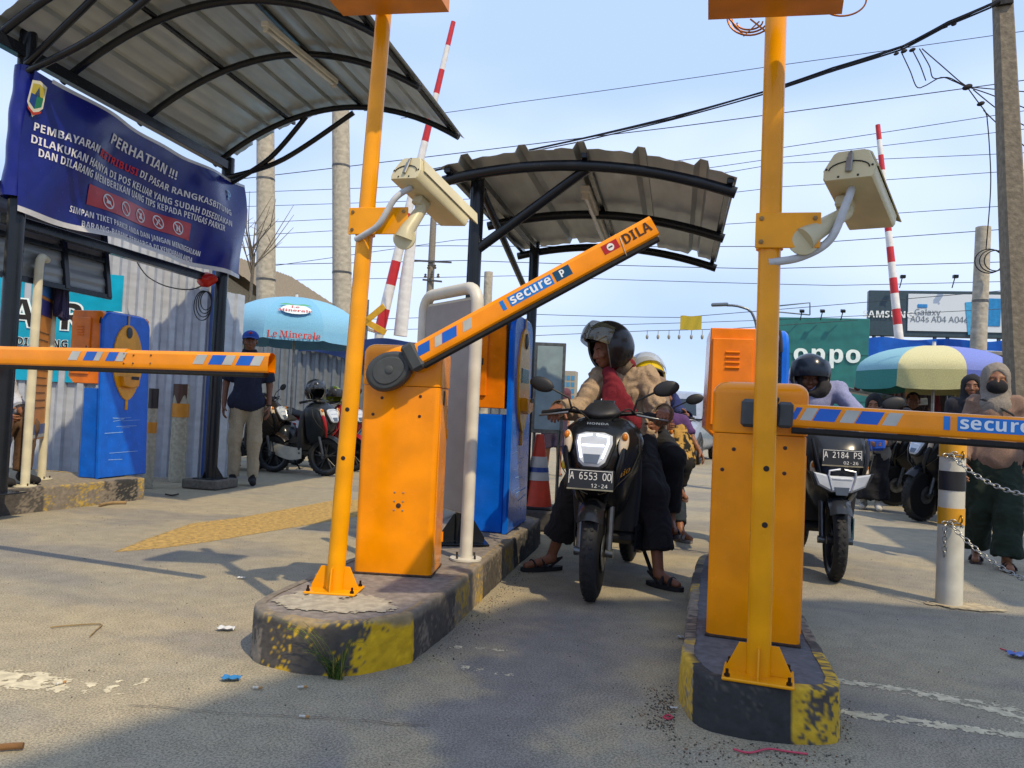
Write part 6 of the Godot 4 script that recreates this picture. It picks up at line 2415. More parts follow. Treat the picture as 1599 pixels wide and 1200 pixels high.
func head_into(m: MB, c: Vector3, face: Vector3, tilt := 0.0, s := 1.0, cell := 0.0055, up0 := Vector3.UP) -> void:
	# c: middle of the head; face: the way it looks
	var z := face.normalized()
	var x := up0.cross(z).normalized()
	var y := z.cross(x)
	var b := Basis(x, y, z) * Basis(Vector3.BACK, tilt)
	var f := Field.new(c - Vector3.ONE * 0.17 * s, c + Vector3.ONE * 0.17 * s, cell)
	var p := func(v: Vector3) -> Vector3: return c + b * (v * s)
	f.ball(p.call(Vector3(0, 0.03, -0.012)), Vector3(0.074, 0.088, 0.092) * s, b, 0.02)
	f.ball(p.call(Vector3(0, -0.028, 0.024)), Vector3(0.058, 0.078, 0.064) * s, b, 0.025)
	f.ball(p.call(Vector3(0, -0.086, 0.05)), Vector3(0.026, 0.02, 0.026) * s, b, 0.02)
	f.ball(p.call(Vector3(0, 0.022, 0.07)), Vector3(0.05, 0.014, 0.016) * s, b, 0.012)
	f.bone(p.call(Vector3(0, 0.012, 0.084)), p.call(Vector3(0, -0.03, 0.102)), 0.009 * s, 0.014 * s, 0.01)
	for e in [-1, 1]:
		f.ball(p.call(Vector3(0.012 * e, -0.034, 0.09)), Vector3(0.01, 0.008, 0.01) * s, b, 0.006)
		f.ball(p.call(Vector3(0.031 * e, 0.001, 0.092)), Vector3(0.017, 0.011, 0.014) * s, b, 0.008, true)
		f.ball(p.call(Vector3(0.031 * e, 0.0, 0.074)), Vector3(0.012, 0.01, 0.011) * s, b, 0.003)
		f.ball(p.call(Vector3(0.042 * e, -0.026, 0.066)), Vector3(0.02, 0.018, 0.018) * s, b, 0.018)
		f.ball(p.call(Vector3(0.076 * e, -0.006, -0.004)), Vector3(0.01, 0.03, 0.02) * s, b, 0.008)
	f.ball(p.call(Vector3(0, -0.056, 0.085)), Vector3(0.022, 0.006, 0.01) * s, b, 0.006)
	f.ball(p.call(Vector3(0, -0.067, 0.083)), Vector3(0.019, 0.006, 0.01) * s, b, 0.006)
	f.mesh_into(m)
# a hand from its wrist: fwd along the palm, back out of the back of the hand, side towards the thumb; curl in radians for each finger joint
func hand_into(m: MB, wrist: Vector3, fwd: Vector3, back: Vector3, thumb_side: float, curl: float, s := 1.0, cell := 0.005) -> void:
	var z := fwd.normalized()
	var y := (back - z * back.dot(z)).normalized()
	var x := y.cross(z) * thumb_side
	var mid := wrist + z * 0.08 * s
	var f := Field.new(mid - Vector3.ONE * 0.14 * s, mid + Vector3.ONE * 0.14 * s, cell)
	f.bone(wrist - z * 0.02 * s, wrist + z * 0.015 * s, 0.026 * s, 0.026 * s, 0.012, y, 1.25)
	for k in 4:
		var side := (0.03 - k * 0.02) * s
		var root := wrist + z * (0.088 - absf(k - 1.2) * 0.004) * s + x * side
		f.bone(wrist + z * 0.015 * s + x * side * 0.6, root, 0.016 * s, 0.0125 * s, 0.014, y, 1.1)
		var len: float = [0.074, 0.082, 0.077, 0.06][k] * s
		var dir := z
		var p := root
		for j in 3:
			var a = curl * [0.8, 1.1, 0.8][j]
			dir = dir.rotated(y.cross(z).normalized(), a)
			var q: Vector3 = p + dir * len * [0.45, 0.31, 0.24][j]
			f.bone(p, q, [0.0105, 0.0095, 0.0085][j] * s, [0.0095, 0.0085, 0.0075][j] * s, 0.004)
			p = q
	var t0 := wrist + z * 0.025 * s + x * 0.026 * s - y * 0.008 * s
	var td := (z * 0.6 + x * 0.75 - y * 0.25).normalized()
	var t1 := t0 + td * 0.038 * s
	f.bone(t0, t1, 0.015 * s, 0.012 * s, 0.012)
	td = (td * 0.7 + z * 0.5 - y * (0.3 + curl * 0.4)).normalized()
	var t2 := t1 + td * 0.03 * s
	f.bone(t1, t2, 0.0115 * s, 0.0105 * s, 0.006)
	f.bone(t2, t2 + (td - y * curl * 0.4).normalized() * 0.024 * s, 0.0105 * s, 0.008 * s, 0.004)
	f.mesh_into(m)
# an open helmet shell, middle c, axes b (z forward); visor: 0 none, else the tilt it is raised by
func helmet_parts(o: Node3D, c: Vector3, b: Basis, color: String, visor: float, s := 1.0, chin := false, tint := "30343a") -> Node3D:
	var shell := func(az: float, el: float, k: float) -> Vector3:
		var r := Vector3(0.128, 0.142, 0.152) * k * s
		var y := sin(el)
		return c + b * Vector3(sin(az) * cos(el) * r.x, y * r.y - 0.01 * s * (1.0 - y), cos(az) * cos(el) * r.z)
	var m := MB.new()
	m.sheet(44, 22, func(u, v):
		var el := lerpf(1.5, -0.82, v)
		var open: float = 1.12 * smoothstep(0.62, 0.3, el)
		if chin and el < -0.28:
			open *= smoothstep(-0.62, -0.28, el) * 0.9
		var az := lerpf(open, TAU - open, u)
		return shell.call(az, el, 1.0), 0.012, 0.5)
	var h := part("helmet", m, mat(color, "gloss"), o)
	m = MB.new()
	var rim := []
	for k in 33:
		var t := k / 32.0
		var el: float = lerpf(-0.82, 0.56, sin(t * PI))
		var open: float = 1.12 * smoothstep(0.62, 0.3, el)
		rim.append(shell.call(open if t < 0.5 else -open, el, 1.0))
	m.tube(rim, 0.006 * s, 6)
	part("trim", m, mat("8d8a80" if not chin else "222326", "rubber"), h)
	m = MB.new()
	m.ball(c + b * Vector3(0, -0.005, -0.012) * s, Vector3(0.112, 0.122, 0.12) * s, b, 18, 10, 0.22, 1.0)
	part("lining", m, mat("1b1b1e", "cloth"), h)
	for e in [-1, 1]:
		m = MB.new()
		m.lathe([Vector2(0, 0), Vector2(0.02 * s, 0), Vector2(0.018 * s, 0.008), Vector2(0, 0.009)], Transform3D(b * Basis(Vector3.BACK, -e * PI / 2), shell.call(e * 1.3, 0.3, 1.0)), 12)
		part("visor_pivot", m, mat("17181a", "plastic"), h)
	if visor >= 0.0:
		m = MB.new()
		var vb := b * Basis(Vector3.RIGHT, -visor)
		m.sheet(22, 10, func(u, v):
			var az := lerpf(-1.25, 1.25, u)
			var el := lerpf(0.5, -0.36, v) * (1.0 - 0.25 * absf(u - 0.5))
			var r := Vector3(0.14, 0.15, 0.168) * s
			return c + b * Vector3(0, 0.02, 0) * s + vb * Vector3(sin(az) * cos(el) * r.x, sin(el) * r.y, cos(az) * cos(el) * r.z), 0.003, -1.0)
		part("visor", m, pane(tint, 0.55) if visor > 0.2 else mat(tint, "gloss"), h)
	return h
# sandal: sole under the foot and two straps
func sandal(o: Node3D, heel: Vector3, toe: Vector3, color: String, s := 1.0) -> void:
	var z := (toe - heel)
	var up := Vector3.UP
	if absf(z.normalized().y) > 0.05:
		up = (Vector3.UP - z.normalized() * z.normalized().y).normalized()
	var l := z.length()
	z /= l
	var x := up.cross(z).normalized()
	var m := MB.new()
	var poly := PackedVector2Array()
	for k in 24:
		var a := TAU * k / 24.0
		var t := (1.0 - cos(a)) * 0.5
		poly.append(Vector2(sin(a) * lerpf(0.036, 0.05, t) * s, lerpf(-0.03, l + 0.02, t)))
	m.slab(poly, 0.026 * s, Transform3D(Basis(x, z, -up) if x.cross(z).dot(-up) > 0.0 else Basis(x, z, up), heel + up * (-0.03 * s if x.cross(z).dot(-up) <= 0.0 else -0.004 * s)), 0.004)
	part("sole", m, mat(color, "rubber"), o)
	for t in [0.5, 0.74]:
		m = MB.new()
		var arc := []
		for k in 9:
			var a := PI * k / 8.0
			arc.append(heel + z * l * t + x * cos(a) * 0.046 * s + up * (sin(a) * 0.05 * s * (1.2 - t * 0.55) - 0.006))
		m.tube(arc, 0.011 * s, 6, true, 0.5)
		part("strap", m, mat(color, "rubber"), o)
	m = MB.new()
	m.tube([heel + x * 0.04 * s + up * 0.0 + z * 0.08 * s, heel - z * 0.02 + up * 0.045 * s, heel - x * 0.04 * s + z * 0.08 * s], 0.008 * s, 6)
	part("strap", m, mat(color, "rubber"), o)
func shoe(o: Node3D, heel: Vector3, toe: Vector3, color: String, sole: String) -> void:
	var z := (toe - heel)
	var l := z.length()
	z /= l
	var f := Field.new(heel - Vector3.ONE * 0.2, toe + Vector3.ONE * 0.2, 0.01)
	f.bone(heel + Vector3(0, 0.045, 0), toe + Vector3(0, 0.02, 0), 0.042, 0.036, 0.02, Vector3.UP, 1.1)
	f.bone(heel + Vector3(0, 0.04, 0) + z * 0.02, heel + Vector3(0, 0.09, 0) + z * 0.03, 0.04, 0.042, 0.02)
	f.clip(heel + z * l * 0.5 - Vector3(0, 0.012, 0), Vector3.DOWN, 0.4)
	var m := MB.new()
	f.mesh_into(m)
	part("shoe", m, mat(color, "cloth"), o)
	m = MB.new()
	var x := Vector3.UP.cross(z).normalized()
	var poly := PackedVector2Array()
	for k in 20:
		var a := TAU * k / 20.0
		var t := (1.0 - cos(a)) * 0.5
		poly.append(Vector2(sin(a) * 0.045, lerpf(-0.045, l + 0.042, t)))
	m.slab(poly, 0.02, Transform3D(Basis(x, z, x.cross(z)), heel - Vector3(0, 0.014, 0)), 0.003)
	part("shoe_sole", m, mat(sole, "rubber"), o)
# J holds joints by name: hip_l hip_r knee_l knee_r ankle_l ankle_r pelvis chest neck head sh_l sh_r el_l el_r wr_l wr_r; look: face direction
func person(label: String, J: Dictionary, look: Vector3, W: Dictionary, cell := 0.014, group := "") -> Node3D:
	var s: float = W.get("scale", 1.0)
	var at: Vector3 = W.get("at", Vector3((J.ankle_l.x + J.ankle_r.x) * 0.5, 0.0, (J.ankle_l.z + J.ankle_r.z) * 0.5))
	var o := thing("person", label, "person", at, 0.0, group)
	var K := {}
	var lo := Vector3.ONE * 99.0
	var hi := -lo
	for k in J:
		K[k] = J[k] - at
		lo = Vector3(minf(lo.x, K[k].x), minf(lo.y, K[k].y), minf(lo.z, K[k].z))
		hi = Vector3(maxf(hi.x, K[k].x), maxf(hi.y, K[k].y), maxf(hi.z, K[k].z))
	lo -= Vector3.ONE * 0.3
	hi += Vector3.ONE * 0.3
	var skin := mat(W.get("skin", "8a5a3c"), "skin")
	var side: Vector3 = (K.sh_r - K.sh_l).normalized()
	var front := side.cross(Vector3.UP).normalized()
	if front.dot(look) < 0.0:
		front = -front
	# body
	var f := Field.new(lo, hi, cell)
	f.bone(K.pelvis, K.chest, 0.12 * s, 0.13 * s, 0.05, front, 1.25)
	f.bone(K.chest, K.neck, 0.09 * s, 0.05 * s, 0.04)
	f.bone(K.neck - (K.head - K.neck) * 0.3, K.head, 0.052 * s, 0.05 * s, 0.02)
	f.bone(K.sh_l, K.sh_r, 0.055 * s, 0.055 * s, 0.04)
	for e in ["l", "r"]:
		f.bone(K["sh_" + e], K["el_" + e], 0.048 * s, 0.038 * s, 0.025)
		f.bone(K["el_" + e], K["wr_" + e], 0.038 * s, 0.026 * s, 0.015)
		f.bone(K["hip_" + e], K["knee_" + e], 0.082 * s, 0.055 * s, 0.04)
		f.bone(K["knee_" + e], K["ankle_" + e], 0.055 * s, 0.034 * s, 0.02)
		var ft: Vector3 = J["toe_" + e] - at if J.has("toe_" + e) else K["ankle_" + e] + front * 0.17 * s
		f.bone(K["ankle_" + e] - Vector3(0, 0.03, 0) * s, ft, 0.034 * s, 0.026 * s, 0.02)
	var m := MB.new()
	f.mesh_into(m)
	head_into(m, K.head, look, W.get("tilt", 0.0), s, 0.0055 if cell < 0.016 else 0.009)
	if W.get("hands", true):
		for e in ["l", "r"]:
			var fw: Vector3 = W.get("hand_" + e, (K["wr_" + e] - K["el_" + e]).normalized())
			var bk: Vector3 = W.get("back_" + e, side * (1.0 if e == "r" else -1.0))
			hand_into(m, K["wr_" + e], fw, bk, W.get("thumb_" + e, 1.0 if e == "r" else -1.0), W.get("curl_" + e, 0.35), s, 0.005 if cell < 0.016 else 0.008)
	part("body", m, skin, o)
	# trousers or skirt
	var t: Dictionary = W.get("legs", {})
	if t.has("color"):
		var g := Field.new(lo, hi, cell)
		var ease: float = t.get("ease", 0.018)
		var wide: float = t.get("wide", 0.0)
		g.bone(K.pelvis, K.pelvis.lerp(K.chest, 0.3), 0.122 * s + ease * 0.4, 0.11 * s, 0.04, front, 1.25)
		for e in ["l", "r"]:
			g.bone(K["hip_" + e], K["knee_" + e], 0.088 * s + ease, 0.066 * s + ease + wide * 0.4, 0.05)
			var en: Vector3 = K["knee_" + e].lerp(K["ankle_" + e], t.get("length", 0.95))
			g.bone(K["knee_" + e], en, 0.064 * s + ease + wide * 0.4, 0.048 * s + ease + wide, 0.03)
			var dn: Vector3 = (K["ankle_" + e] - K["knee_" + e]).normalized()
			g.clip(en, dn, 0.14 * s + wide)
		if t.get("skirt", false):
			g.bone(K.pelvis, (K.ankle_l + K.ankle_r) * 0.5 + Vector3(0, 0.1, 0), 0.15 * s, 0.2 * s, 0.06, front, 1.15)
			g.clip(Vector3((K.ankle_l.x + K.ankle_r.x) * 0.5, K.ankle_l.y + 0.06, (K.ankle_l.z + K.ankle_r.z) * 0.5), Vector3.DOWN, 0.5)
		m = MB.new()
		g.mesh_into(m, t.get("fold", 0.009), t.get("freq", 9.0), 5)
		part("skirt" if t.get("skirt", false) else "trousers", m, mat(t.color, "cloth"), o)
	# shirt or jacket
	t = W.get("top", {})
	if t.has("color"):
		var g := Field.new(lo, hi, cell)
		var ease: float = t.get("ease", 0.02)
		g.bone(K.pelvis + Vector3(0, t.get("drop", 0.0), 0), K.chest, 0.14 * s + ease, 0.13 * s + ease, 0.06, front, 1.18)
		g.bone(K.chest, K.neck, 0.1 * s + ease * 0.6, 0.05 * s + ease * 0.4, 0.04)
		g.bone(K.sh_l, K.sh_r, 0.062 * s + ease * 0.5, 0.062 * s + ease * 0.5, 0.05)
		g.bone(K.hip_l + Vector3(0, 0.04 + t.get("drop", 0.0), 0), K.hip_r + Vector3(0, 0.04 + t.get("drop", 0.0), 0), 0.096 * s + ease, 0.096 * s + ease, 0.05)
		var sl: float = t.get("sleeve", 1.0)                   # 1 to the wrist, 0.5 half an upper arm past the elbow
		for e in ["l", "r"]:
			var ru := 0.052 * s + ease
			if sl > 0.5:
				g.bone(K["sh_" + e], K["el_" + e], ru, 0.046 * s + ease, 0.03)
				var en: Vector3 = K["el_" + e].lerp(K["wr_" + e], (sl - 0.5) * 2.0)
				g.bone(K["el_" + e], en, 0.046 * s + ease, 0.034 * s + ease, 0.02)
				g.clip(en, (K["wr_" + e] - K["el_" + e]).normalized(), 0.09 * s)
			else:
				var en: Vector3 = K["sh_" + e].lerp(K["el_" + e], sl * 2.0)
				g.bone(K["sh_" + e], en, ru, 0.05 * s + ease, 0.03)
				g.clip(en, (K["el_" + e] - K["sh_" + e]).normalized(), 0.1 * s)
		g.clip(K.pelvis + Vector3(0, t.get("drop", 0.0) - 0.1 * s, 0), Vector3.DOWN, 0.5)
		m = MB.new()
		g.mesh_into(m, t.get("fold", 0.008), t.get("freq", 10.0), 9)
		var garment := part(t.get("called", "shirt"), m, mat(t.color, "cloth"), o)
		var trim := mat(Color(t.color).darkened(0.3).to_html(false), "cloth")
		if sl > 0.8:
			for e in ["l", "r"]:
				var ax: Vector3 = (K["wr_" + e] - K["el_" + e]).normalized()
				var xx := ax.cross(Vector3.BACK if absf(ax.z) < 0.9 else Vector3.RIGHT).normalized()
				m = MB.new()
				var rc := 0.035 * s + ease
				m.lathe([Vector2(rc, -0.03), Vector2(rc + 0.006, -0.03), Vector2(rc + 0.004, 0.006), Vector2(rc - 0.003, 0.006), Vector2(rc, -0.03)], Transform3D(Basis(xx, ax, xx.cross(ax)), K["el_" + e].lerp(K["wr_" + e], (sl - 0.5) * 2.0)), 18)
				part("cuff", m, trim, garment)
		if not W.has("scarf"):
			m = MB.new()
			var nx: Vector3 = (K.head - K.neck).normalized()
			var cx := nx.cross(Vector3.BACK).normalized()
			m.lathe([Vector2(0.085, -0.03), Vector2(0.07, 0.02), Vector2(0.078, 0.03), Vector2(0.096, -0.025), Vector2(0.085, -0.03)], Transform3D(Basis(cx * s, nx * s, cx.cross(nx) * s), K.neck + nx * 0.02), 20)
			part("collar", m, trim, garment)
	# headscarf
	t = W.get("scarf", {})
	if t.has("color"):
		var g := Field.new(K.head - Vector3.ONE * 0.36 * s, K.head + Vector3.ONE * 0.28 * s, cell * 0.62)
		var lk := look.normalized()
		g.ball(K.head + Vector3(0, 0.022, 0) * s - lk * 0.012 * s, Vector3(0.095, 0.112, 0.108) * s, Basis(), 0.03)
		g.bone(K.head - Vector3(0, 0.04, 0) * s, K.neck + Vector3(0, 0.01, 0), 0.08 * s, 0.085 * s, 0.05)
		g.bone(K.neck, K.neck.lerp(K.chest, t.get("drape", 0.4)) + front * 0.03, 0.088 * s, 0.115 * s, 0.06, front, 1.2)
		g.ball(K.head + lk * 0.11 * s + Vector3(0, -0.012, 0) * s, Vector3(0.064, 0.084, 0.075) * s, Basis(), 0.015, true)
		m = MB.new()
		g.mesh_into(m, 0.005, 14.0, 3)
		part("headscarf", m, mat(t.color, "cloth"), o)
	if W.has("mask"):
		var g := Field.new(K.head - Vector3.ONE * 0.2 * s, K.head + Vector3.ONE * 0.2 * s, 0.007)
		var lk := look.normalized()
		g.ball(K.head + lk * 0.055 * s - Vector3(0, 0.05, 0) * s, Vector3(0.071, 0.06, 0.064) * s, Basis(Vector3.UP, atan2(lk.x, lk.z)), 0.01)
		m = MB.new()
		g.mesh_into(m, 0.002, 20.0, 4)
		part("face_mask", m, mat(W.mask, "cloth"), o)
	else:
		# eyes and hair where no scarf covers them
		var lk := look.normalized()
		var xx := Vector3.UP.cross(lk).normalized()
		var yy := lk.cross(xx)
		for e in [-1, 1]:
			m = MB.new()
			m.ball(K.head + (xx * 0.031 * e + yy * 0.001 + lk * 0.0795) * s, Vector3(0.008, 0.0045, 0.005) * s, Basis(xx, yy, lk), 8, 6)
			part("eye", m, mat("15100d", "gloss"), o)
			m = MB.new()
			m.tube([K.head + (xx * 0.014 * e + yy * 0.021 + lk * 0.087) * s, K.head + (xx * 0.034 * e + yy * 0.026 + lk * 0.082) * s, K.head + (xx * 0.05 * e + yy * 0.02 + lk * 0.07) * s], 0.004 * s, 5)
			part("eyebrow", m, mat("1a1310", "cloth"), o)
		m = MB.new()
		m.ball(K.head + (-yy * 0.061 + lk * 0.088) * s, Vector3(0.021, 0.007, 0.007) * s, Basis(xx, yy, lk), 10, 6)
		part("lips", m, mat("7a4338", "skin"), o)
	if W.has("hair"):
		var g := Field.new(K.head - Vector3.ONE * 0.2 * s, K.head + Vector3.ONE * 0.2 * s, 0.008)
		var lk := look.normalized()
		g.ball(K.head + Vector3(0, 0.036, 0) * s - lk * 0.022 * s, Vector3(0.082, 0.09, 0.095) * s, Basis(Vector3.UP, atan2(lk.x, lk.z)), 0.01)
		g.ball(K.head + lk * 0.09 * s - Vector3(0, 0.035, 0) * s, Vector3(0.08, 0.09, 0.07) * s, Basis(), 0.008, true)
		m = MB.new()
		g.mesh_into(m, 0.004, 40.0, 6)
		part("hair", m, mat(W.hair, "cloth"), o)
	return o
# joints of a standing or walking figure of height t at `at`, facing yaw (0 looks to +z)
func standing(at: Vector3, t: float, yaw: float, stride := 0.0, lean := 0.0) -> Dictionary:
	var k := t / 1.7
	var b := Basis(Vector3.UP, yaw)
	var p := func(x: float, y: float, z: float) -> Vector3: return at + b * (Vector3(x, y, z + lean * y) * k)
	var J := {}
	J.pelvis = p.call(0, 0.93, 0)
	J.chest = p.call(0, 1.27, 0.0)
	J.neck = p.call(0, 1.45, 0.0)
	J.head = p.call(0, 1.585, 0.02)
	J.sh_l = p.call(0.17, 1.385, 0)
	J.sh_r = p.call(-0.17, 1.385, 0)
	J.el_l = p.call(0.23, 1.11, -0.03 - stride * 0.12)
	J.el_r = p.call(-0.23, 1.11, -0.03 + stride * 0.1)
	J.wr_l = p.call(0.235, 0.87, 0.04 - stride * 0.2)
	J.wr_r = p.call(-0.235, 0.87, 0.04 + stride * 0.22)
	J.hip_l = p.call(0.09, 0.9, 0)
	J.hip_r = p.call(-0.09, 0.9, 0)
	J.knee_l = p.call(0.1, 0.49, 0.02 + stride * 0.2)
	J.knee_r = p.call(-0.1, 0.49, 0.03 - stride * 0.08)
	J.ankle_l = p.call(0.1, 0.085, stride * 0.3)
	J.ankle_r = p.call(-0.1, 0.085 + absf(stride) * 0.05, -stride * 0.32)
	J.toe_l = p.call(0.115, 0.035, stride * 0.3 + 0.16)
	J.toe_r = p.call(-0.115, 0.035, -stride * 0.32 + 0.16)
	return J

# ---------------------------------------------------------------- scooters and the car
func wheel(o: Node3D, c: Vector3, r: float, w: float, b: Basis, disc: bool) -> void:
	var m := MB.new()
	var prof := []
	var t := w * 0.55
	for k in 13:
		var a := PI * k / 12.0
		prof.append(Vector2(r - t + sin(a) * t, -cos(a) * w * 0.5))
	prof.append(Vector2(r - t * 1.25, w * 0.36))
	prof.append(Vector2(r - t * 1.25, -w * 0.36))
	var ax := Transform3D(b * Basis(Vector3.BACK, PI / 2), c)
	m.lathe(prof + [prof[0]], ax, 40, 0.5)
	var tyre := part("tyre", m, mat("232426", "rubber"), o)
	# tread grooves as raised blocks
	m = MB.new()
	for k in 34:
		var an := TAU * k / 34.0
		for e in [-1, 1]:
			var d := Vector3(0, cos(an), sin(an))
			var p: Vector3 = c + b * (d * (r - 0.0012) + Vector3(e * w * 0.17, 0, 0))
			var tz := b * Vector3(0, -sin(an), cos(an))
			m.box(p, Vector3(w * 0.2, 0.006, r * 0.1), Basis(b.x, b * d, tz) * Basis(Vector3.UP, 0.45 * e), 0.001)
	part("tread", m, mat("1c1d1f", "rubber"), tyre)
	m = MB.new()
	var rr := r - t * 1.3
	m.lathe([Vector2(rr - 0.016, -w * 0.3), Vector2(rr + 0.004, -w * 0.38), Vector2(rr + 0.008, 0), Vector2(rr + 0.004, w * 0.38), Vector2(rr - 0.016, w * 0.3), Vector2(rr - 0.022, 0), Vector2(rr - 0.016, -w * 0.3)], ax, 36)
	for k in 5:
		var an := TAU * k / 5.0
		for e in [-0.16, 0.16]:
			var d := Vector3(0, cos(an + e), sin(an + e))
			m.bar(c + b * (Vector3(0, cos(an), sin(an)) * 0.03), c + b * (d * (rr - 0.01)), 0.018, 0.014, b.x)
	m.lathe([Vector2(0, -0.05), Vector2(0.028, -0.05), Vector2(0.034, 0), Vector2(0.028, 0.05), Vector2(0, 0.05)], ax, 16)
	part("rim", m, mat("2c2e31", "paint"), o)
	if disc:
		m = MB.new()
		var side := Transform3D(ax.basis, c + b.x * (w * 0.5 + 0.012))
		m.lathe([Vector2(0.055, -0.002), Vector2(0.095, -0.002), Vector2(0.095, 0.002), Vector2(0.055, 0.002), Vector2(0.055, -0.002)], side, 32)
		part("brake_disc", m, mat("8d8f90", "metal"), o)
		m = MB.new()
		m.box(c + b * Vector3(w * 0.5 + 0.02, 0.03, -0.085), Vector3(0.04, 0.075, 0.05), b, 0.008)
		part("brake_caliper", m, mat("4a4c4e", "metal"), o)
# a scooter: front axle over the origin, rolling towards +z; S: colours and options
func scooter(label: String, at: Vector3, yaw: float, S: Dictionary, group := "") -> Node3D:
	var o := thing("scooter", label, "scooter", at, yaw, group)
	var lean: float = S.get("lean", 0.0)
	if lean != 0.0:
		o.rotation.z = lean
	var r: float = S.get("r", 0.255)
	var body := mat(S.get("body", "16181b"), "gloss")
	var dark := mat("1b1c1f", "plastic")
	var accent := mat(S.get("accent", "16181b"), "gloss")
	var base: float = S.get("wheelbase", 1.24)
	var m: MB
	var steer := Basis(Vector3.UP, S.get("steer", 0.0))
	# front wheel, fork, fender
	var hold := Node3D.new()
	hold.name = "front_wheel"
	o.add_child(hold)
	wheel(hold, Vector3(0, r, 0), r, 0.085, steer, true)
	var fender := func(y: float, z: float, w: float, a0: float, a1: float, rad: float, mm: MB) -> void:
		mm.sheet(16, 10, func(u, v):
			var an := lerpf(a0, a1, u)
			var e = (v - 0.5) * 2.0
			var rr = rad - 0.03 * e * e
			return steer * Vector3(e * w, 0, 0) + Vector3(0, y, z) + steer * Vector3(0, cos(an) * rr, sin(an) * rr), 0.004, -1.0)
	m = MB.new()
	fender.call(r, 0.0, 0.066, -0.95, 0.85, r + 0.045, m)
	part("fender", m, body, o)
	for e in [-1, 1]:
		m = MB.new()
		m.tube([steer * Vector3(e * 0.078, r - 0.02, 0.0), steer * Vector3(e * 0.078, 0.52, -0.06), steer * Vector3(e * 0.06, 0.66, -0.1)], [0.019, 0.021, 0.024], 12)
		m.lathe([Vector2(0, -0.02), Vector2(0.024, -0.02), Vector2(0.024, 0.02), Vector2(0, 0.02)], Transform3D(steer * Basis(Vector3.BACK, PI / 2), steer * Vector3(e * 0.085, r, 0.0)), 10)
		part("fork_leg", m, mat("6f7274", "metal"), o)
	# front cowl: rings from the chin up to the bars; front and back of each ring in z
	m = MB.new()
	var rows: Array = S.get("cowl", [[0.4, 0.06, -0.13, -0.26], [0.46, 0.115, -0.06, -0.27], [0.54, 0.15, 0.03, -0.27], [0.62, 0.175, 0.1, -0.26], [0.7, 0.2, 0.125, -0.25], [0.78, 0.22, 0.115, -0.24], [0.86, 0.222, 0.075, -0.225], [0.92, 0.2, 0.025, -0.21], [0.965, 0.15, -0.03, -0.2], [0.985, 0.09, -0.06, -0.18]])
	var rings := []
	for q in rows:
		var ring := PackedVector3Array()
		for k in 28:
			var a := TAU * k / 28.0
			var cx := cos(a)
			var sz := sin(a)
			var x: float = signf(cx) * pow(absf(cx), 0.75) * q[1]
			var mid: float = lerpf(q[3], q[2], 0.22)
			var z: float = mid + (sz * (q[2] - mid) if sz > 0.0 else sz * (mid - q[3]))
			if sz > 0.0:
				z = mid + pow(sz, 0.85) * (q[2] - mid)
			ring.append(Vector3(x, q[0], z))
		rings.append(ring)
	m.loft(rings, true, 0.4)
	var cowl := part("front_cowl", m, body, o)
	# raised wings beside the lamp
	for e in [-1, 1]:
		m = MB.new()
		m.tube([Vector3(e * 0.05, 0.52, 0.045), Vector3(e * 0.12, 0.64, 0.105), Vector3(e * 0.15, 0.76, 0.1), Vector3(e * 0.165, 0.9, 0.04)], [0.012, 0.02, 0.022, 0.012], 8, true, 0.6)
		part("cowl_rib", m, accent, cowl)
		m = MB.new()
		var ind := S.get("indicator", 0.845) as float
		m.ball(Vector3(e * 0.15, ind, 0.064), Vector3(0.028, 0.066, 0.02), Basis(Vector3.BACK, -e * 0.3) * Basis(Vector3.UP, e * 0.5) * Basis(Vector3.RIGHT, -0.35), 14, 10)
		var il := part("indicator", m, mat("c9b9a2", "gloss"), cowl)
		m = MB.new()
		m.ball(Vector3(e * 0.156, ind + 0.035, 0.07), Vector3(0.016, 0.022, 0.018), Basis(), 10, 8)
		part("indicator_bulb", m, mat("c8761e", "gloss"), il)
	# headlamp
	var lb := Basis(Vector3.RIGHT, -S.get("lamp_tilt", 0.42))
	var lc := Vector3(0, S.get("lamp_y", 0.81), S.get("lamp_z", 0.108))
	var shield := PackedVector2Array([Vector2(-0.095, 0.075), Vector2(-0.05, 0.092), Vector2(0.05, 0.092), Vector2(0.095, 0.075), Vector2(0.1, 0.03), Vector2(0.07, -0.075), Vector2(0.04, -0.1), Vector2(-0.04, -0.1), Vector2(-0.07, -0.075), Vector2(-0.1, 0.03)])
	if S.get("wide_lamp", false):
		shield = PackedVector2Array([Vector2(-0.17, 0.05), Vector2(-0.06, 0.03), Vector2(0.06, 0.03), Vector2(0.17, 0.05), Vector2(0.14, -0.03), Vector2(0.06, -0.07), Vector2(-0.06, -0.07), Vector2(-0.14, -0.03)])
	m = MB.new()
	var grown := PackedVector2Array()
	for p in shield:
		grown.append(p * 1.13)
	m.slab(grown, 0.03, Transform3D(lb, lc - lb.z * 0.02), 0.008)
	var hl := part("headlight", m, dark, cowl)
	m = MB.new()
	m.slab(shield, 0.026, Transform3D(lb, lc), 0.012)
	part("headlight_lens", m, mat("c4ccd6", "gloss"), hl)
	m = MB.new()
	for e in [-1, 1]:
		m.tube([lc + lb * Vector3(e * 0.012, 0.074, 0.024), lc + lb * Vector3(e * 0.076, 0.062, 0.024), lc + lb * Vector3(e * 0.08, 0.03, 0.024), lc + lb * Vector3(e * 0.056, -0.06, 0.024)], 0.0075, 6)
	m.box(lc + lb * Vector3(0, 0.012, 0.026), Vector3(0.12, 0.012, 0.006), lb, 0.003)
	var shine := mat("edf1f6", "metal")
	if S.get("lit", false):
		shine = StandardMaterial3D.new()
		shine.albedo_color = Color("e6ecf4")
		shine.emission_enabled = true
		shine.emission = Color("dfe9ff")
		shine.emission_energy_multiplier = 0.9
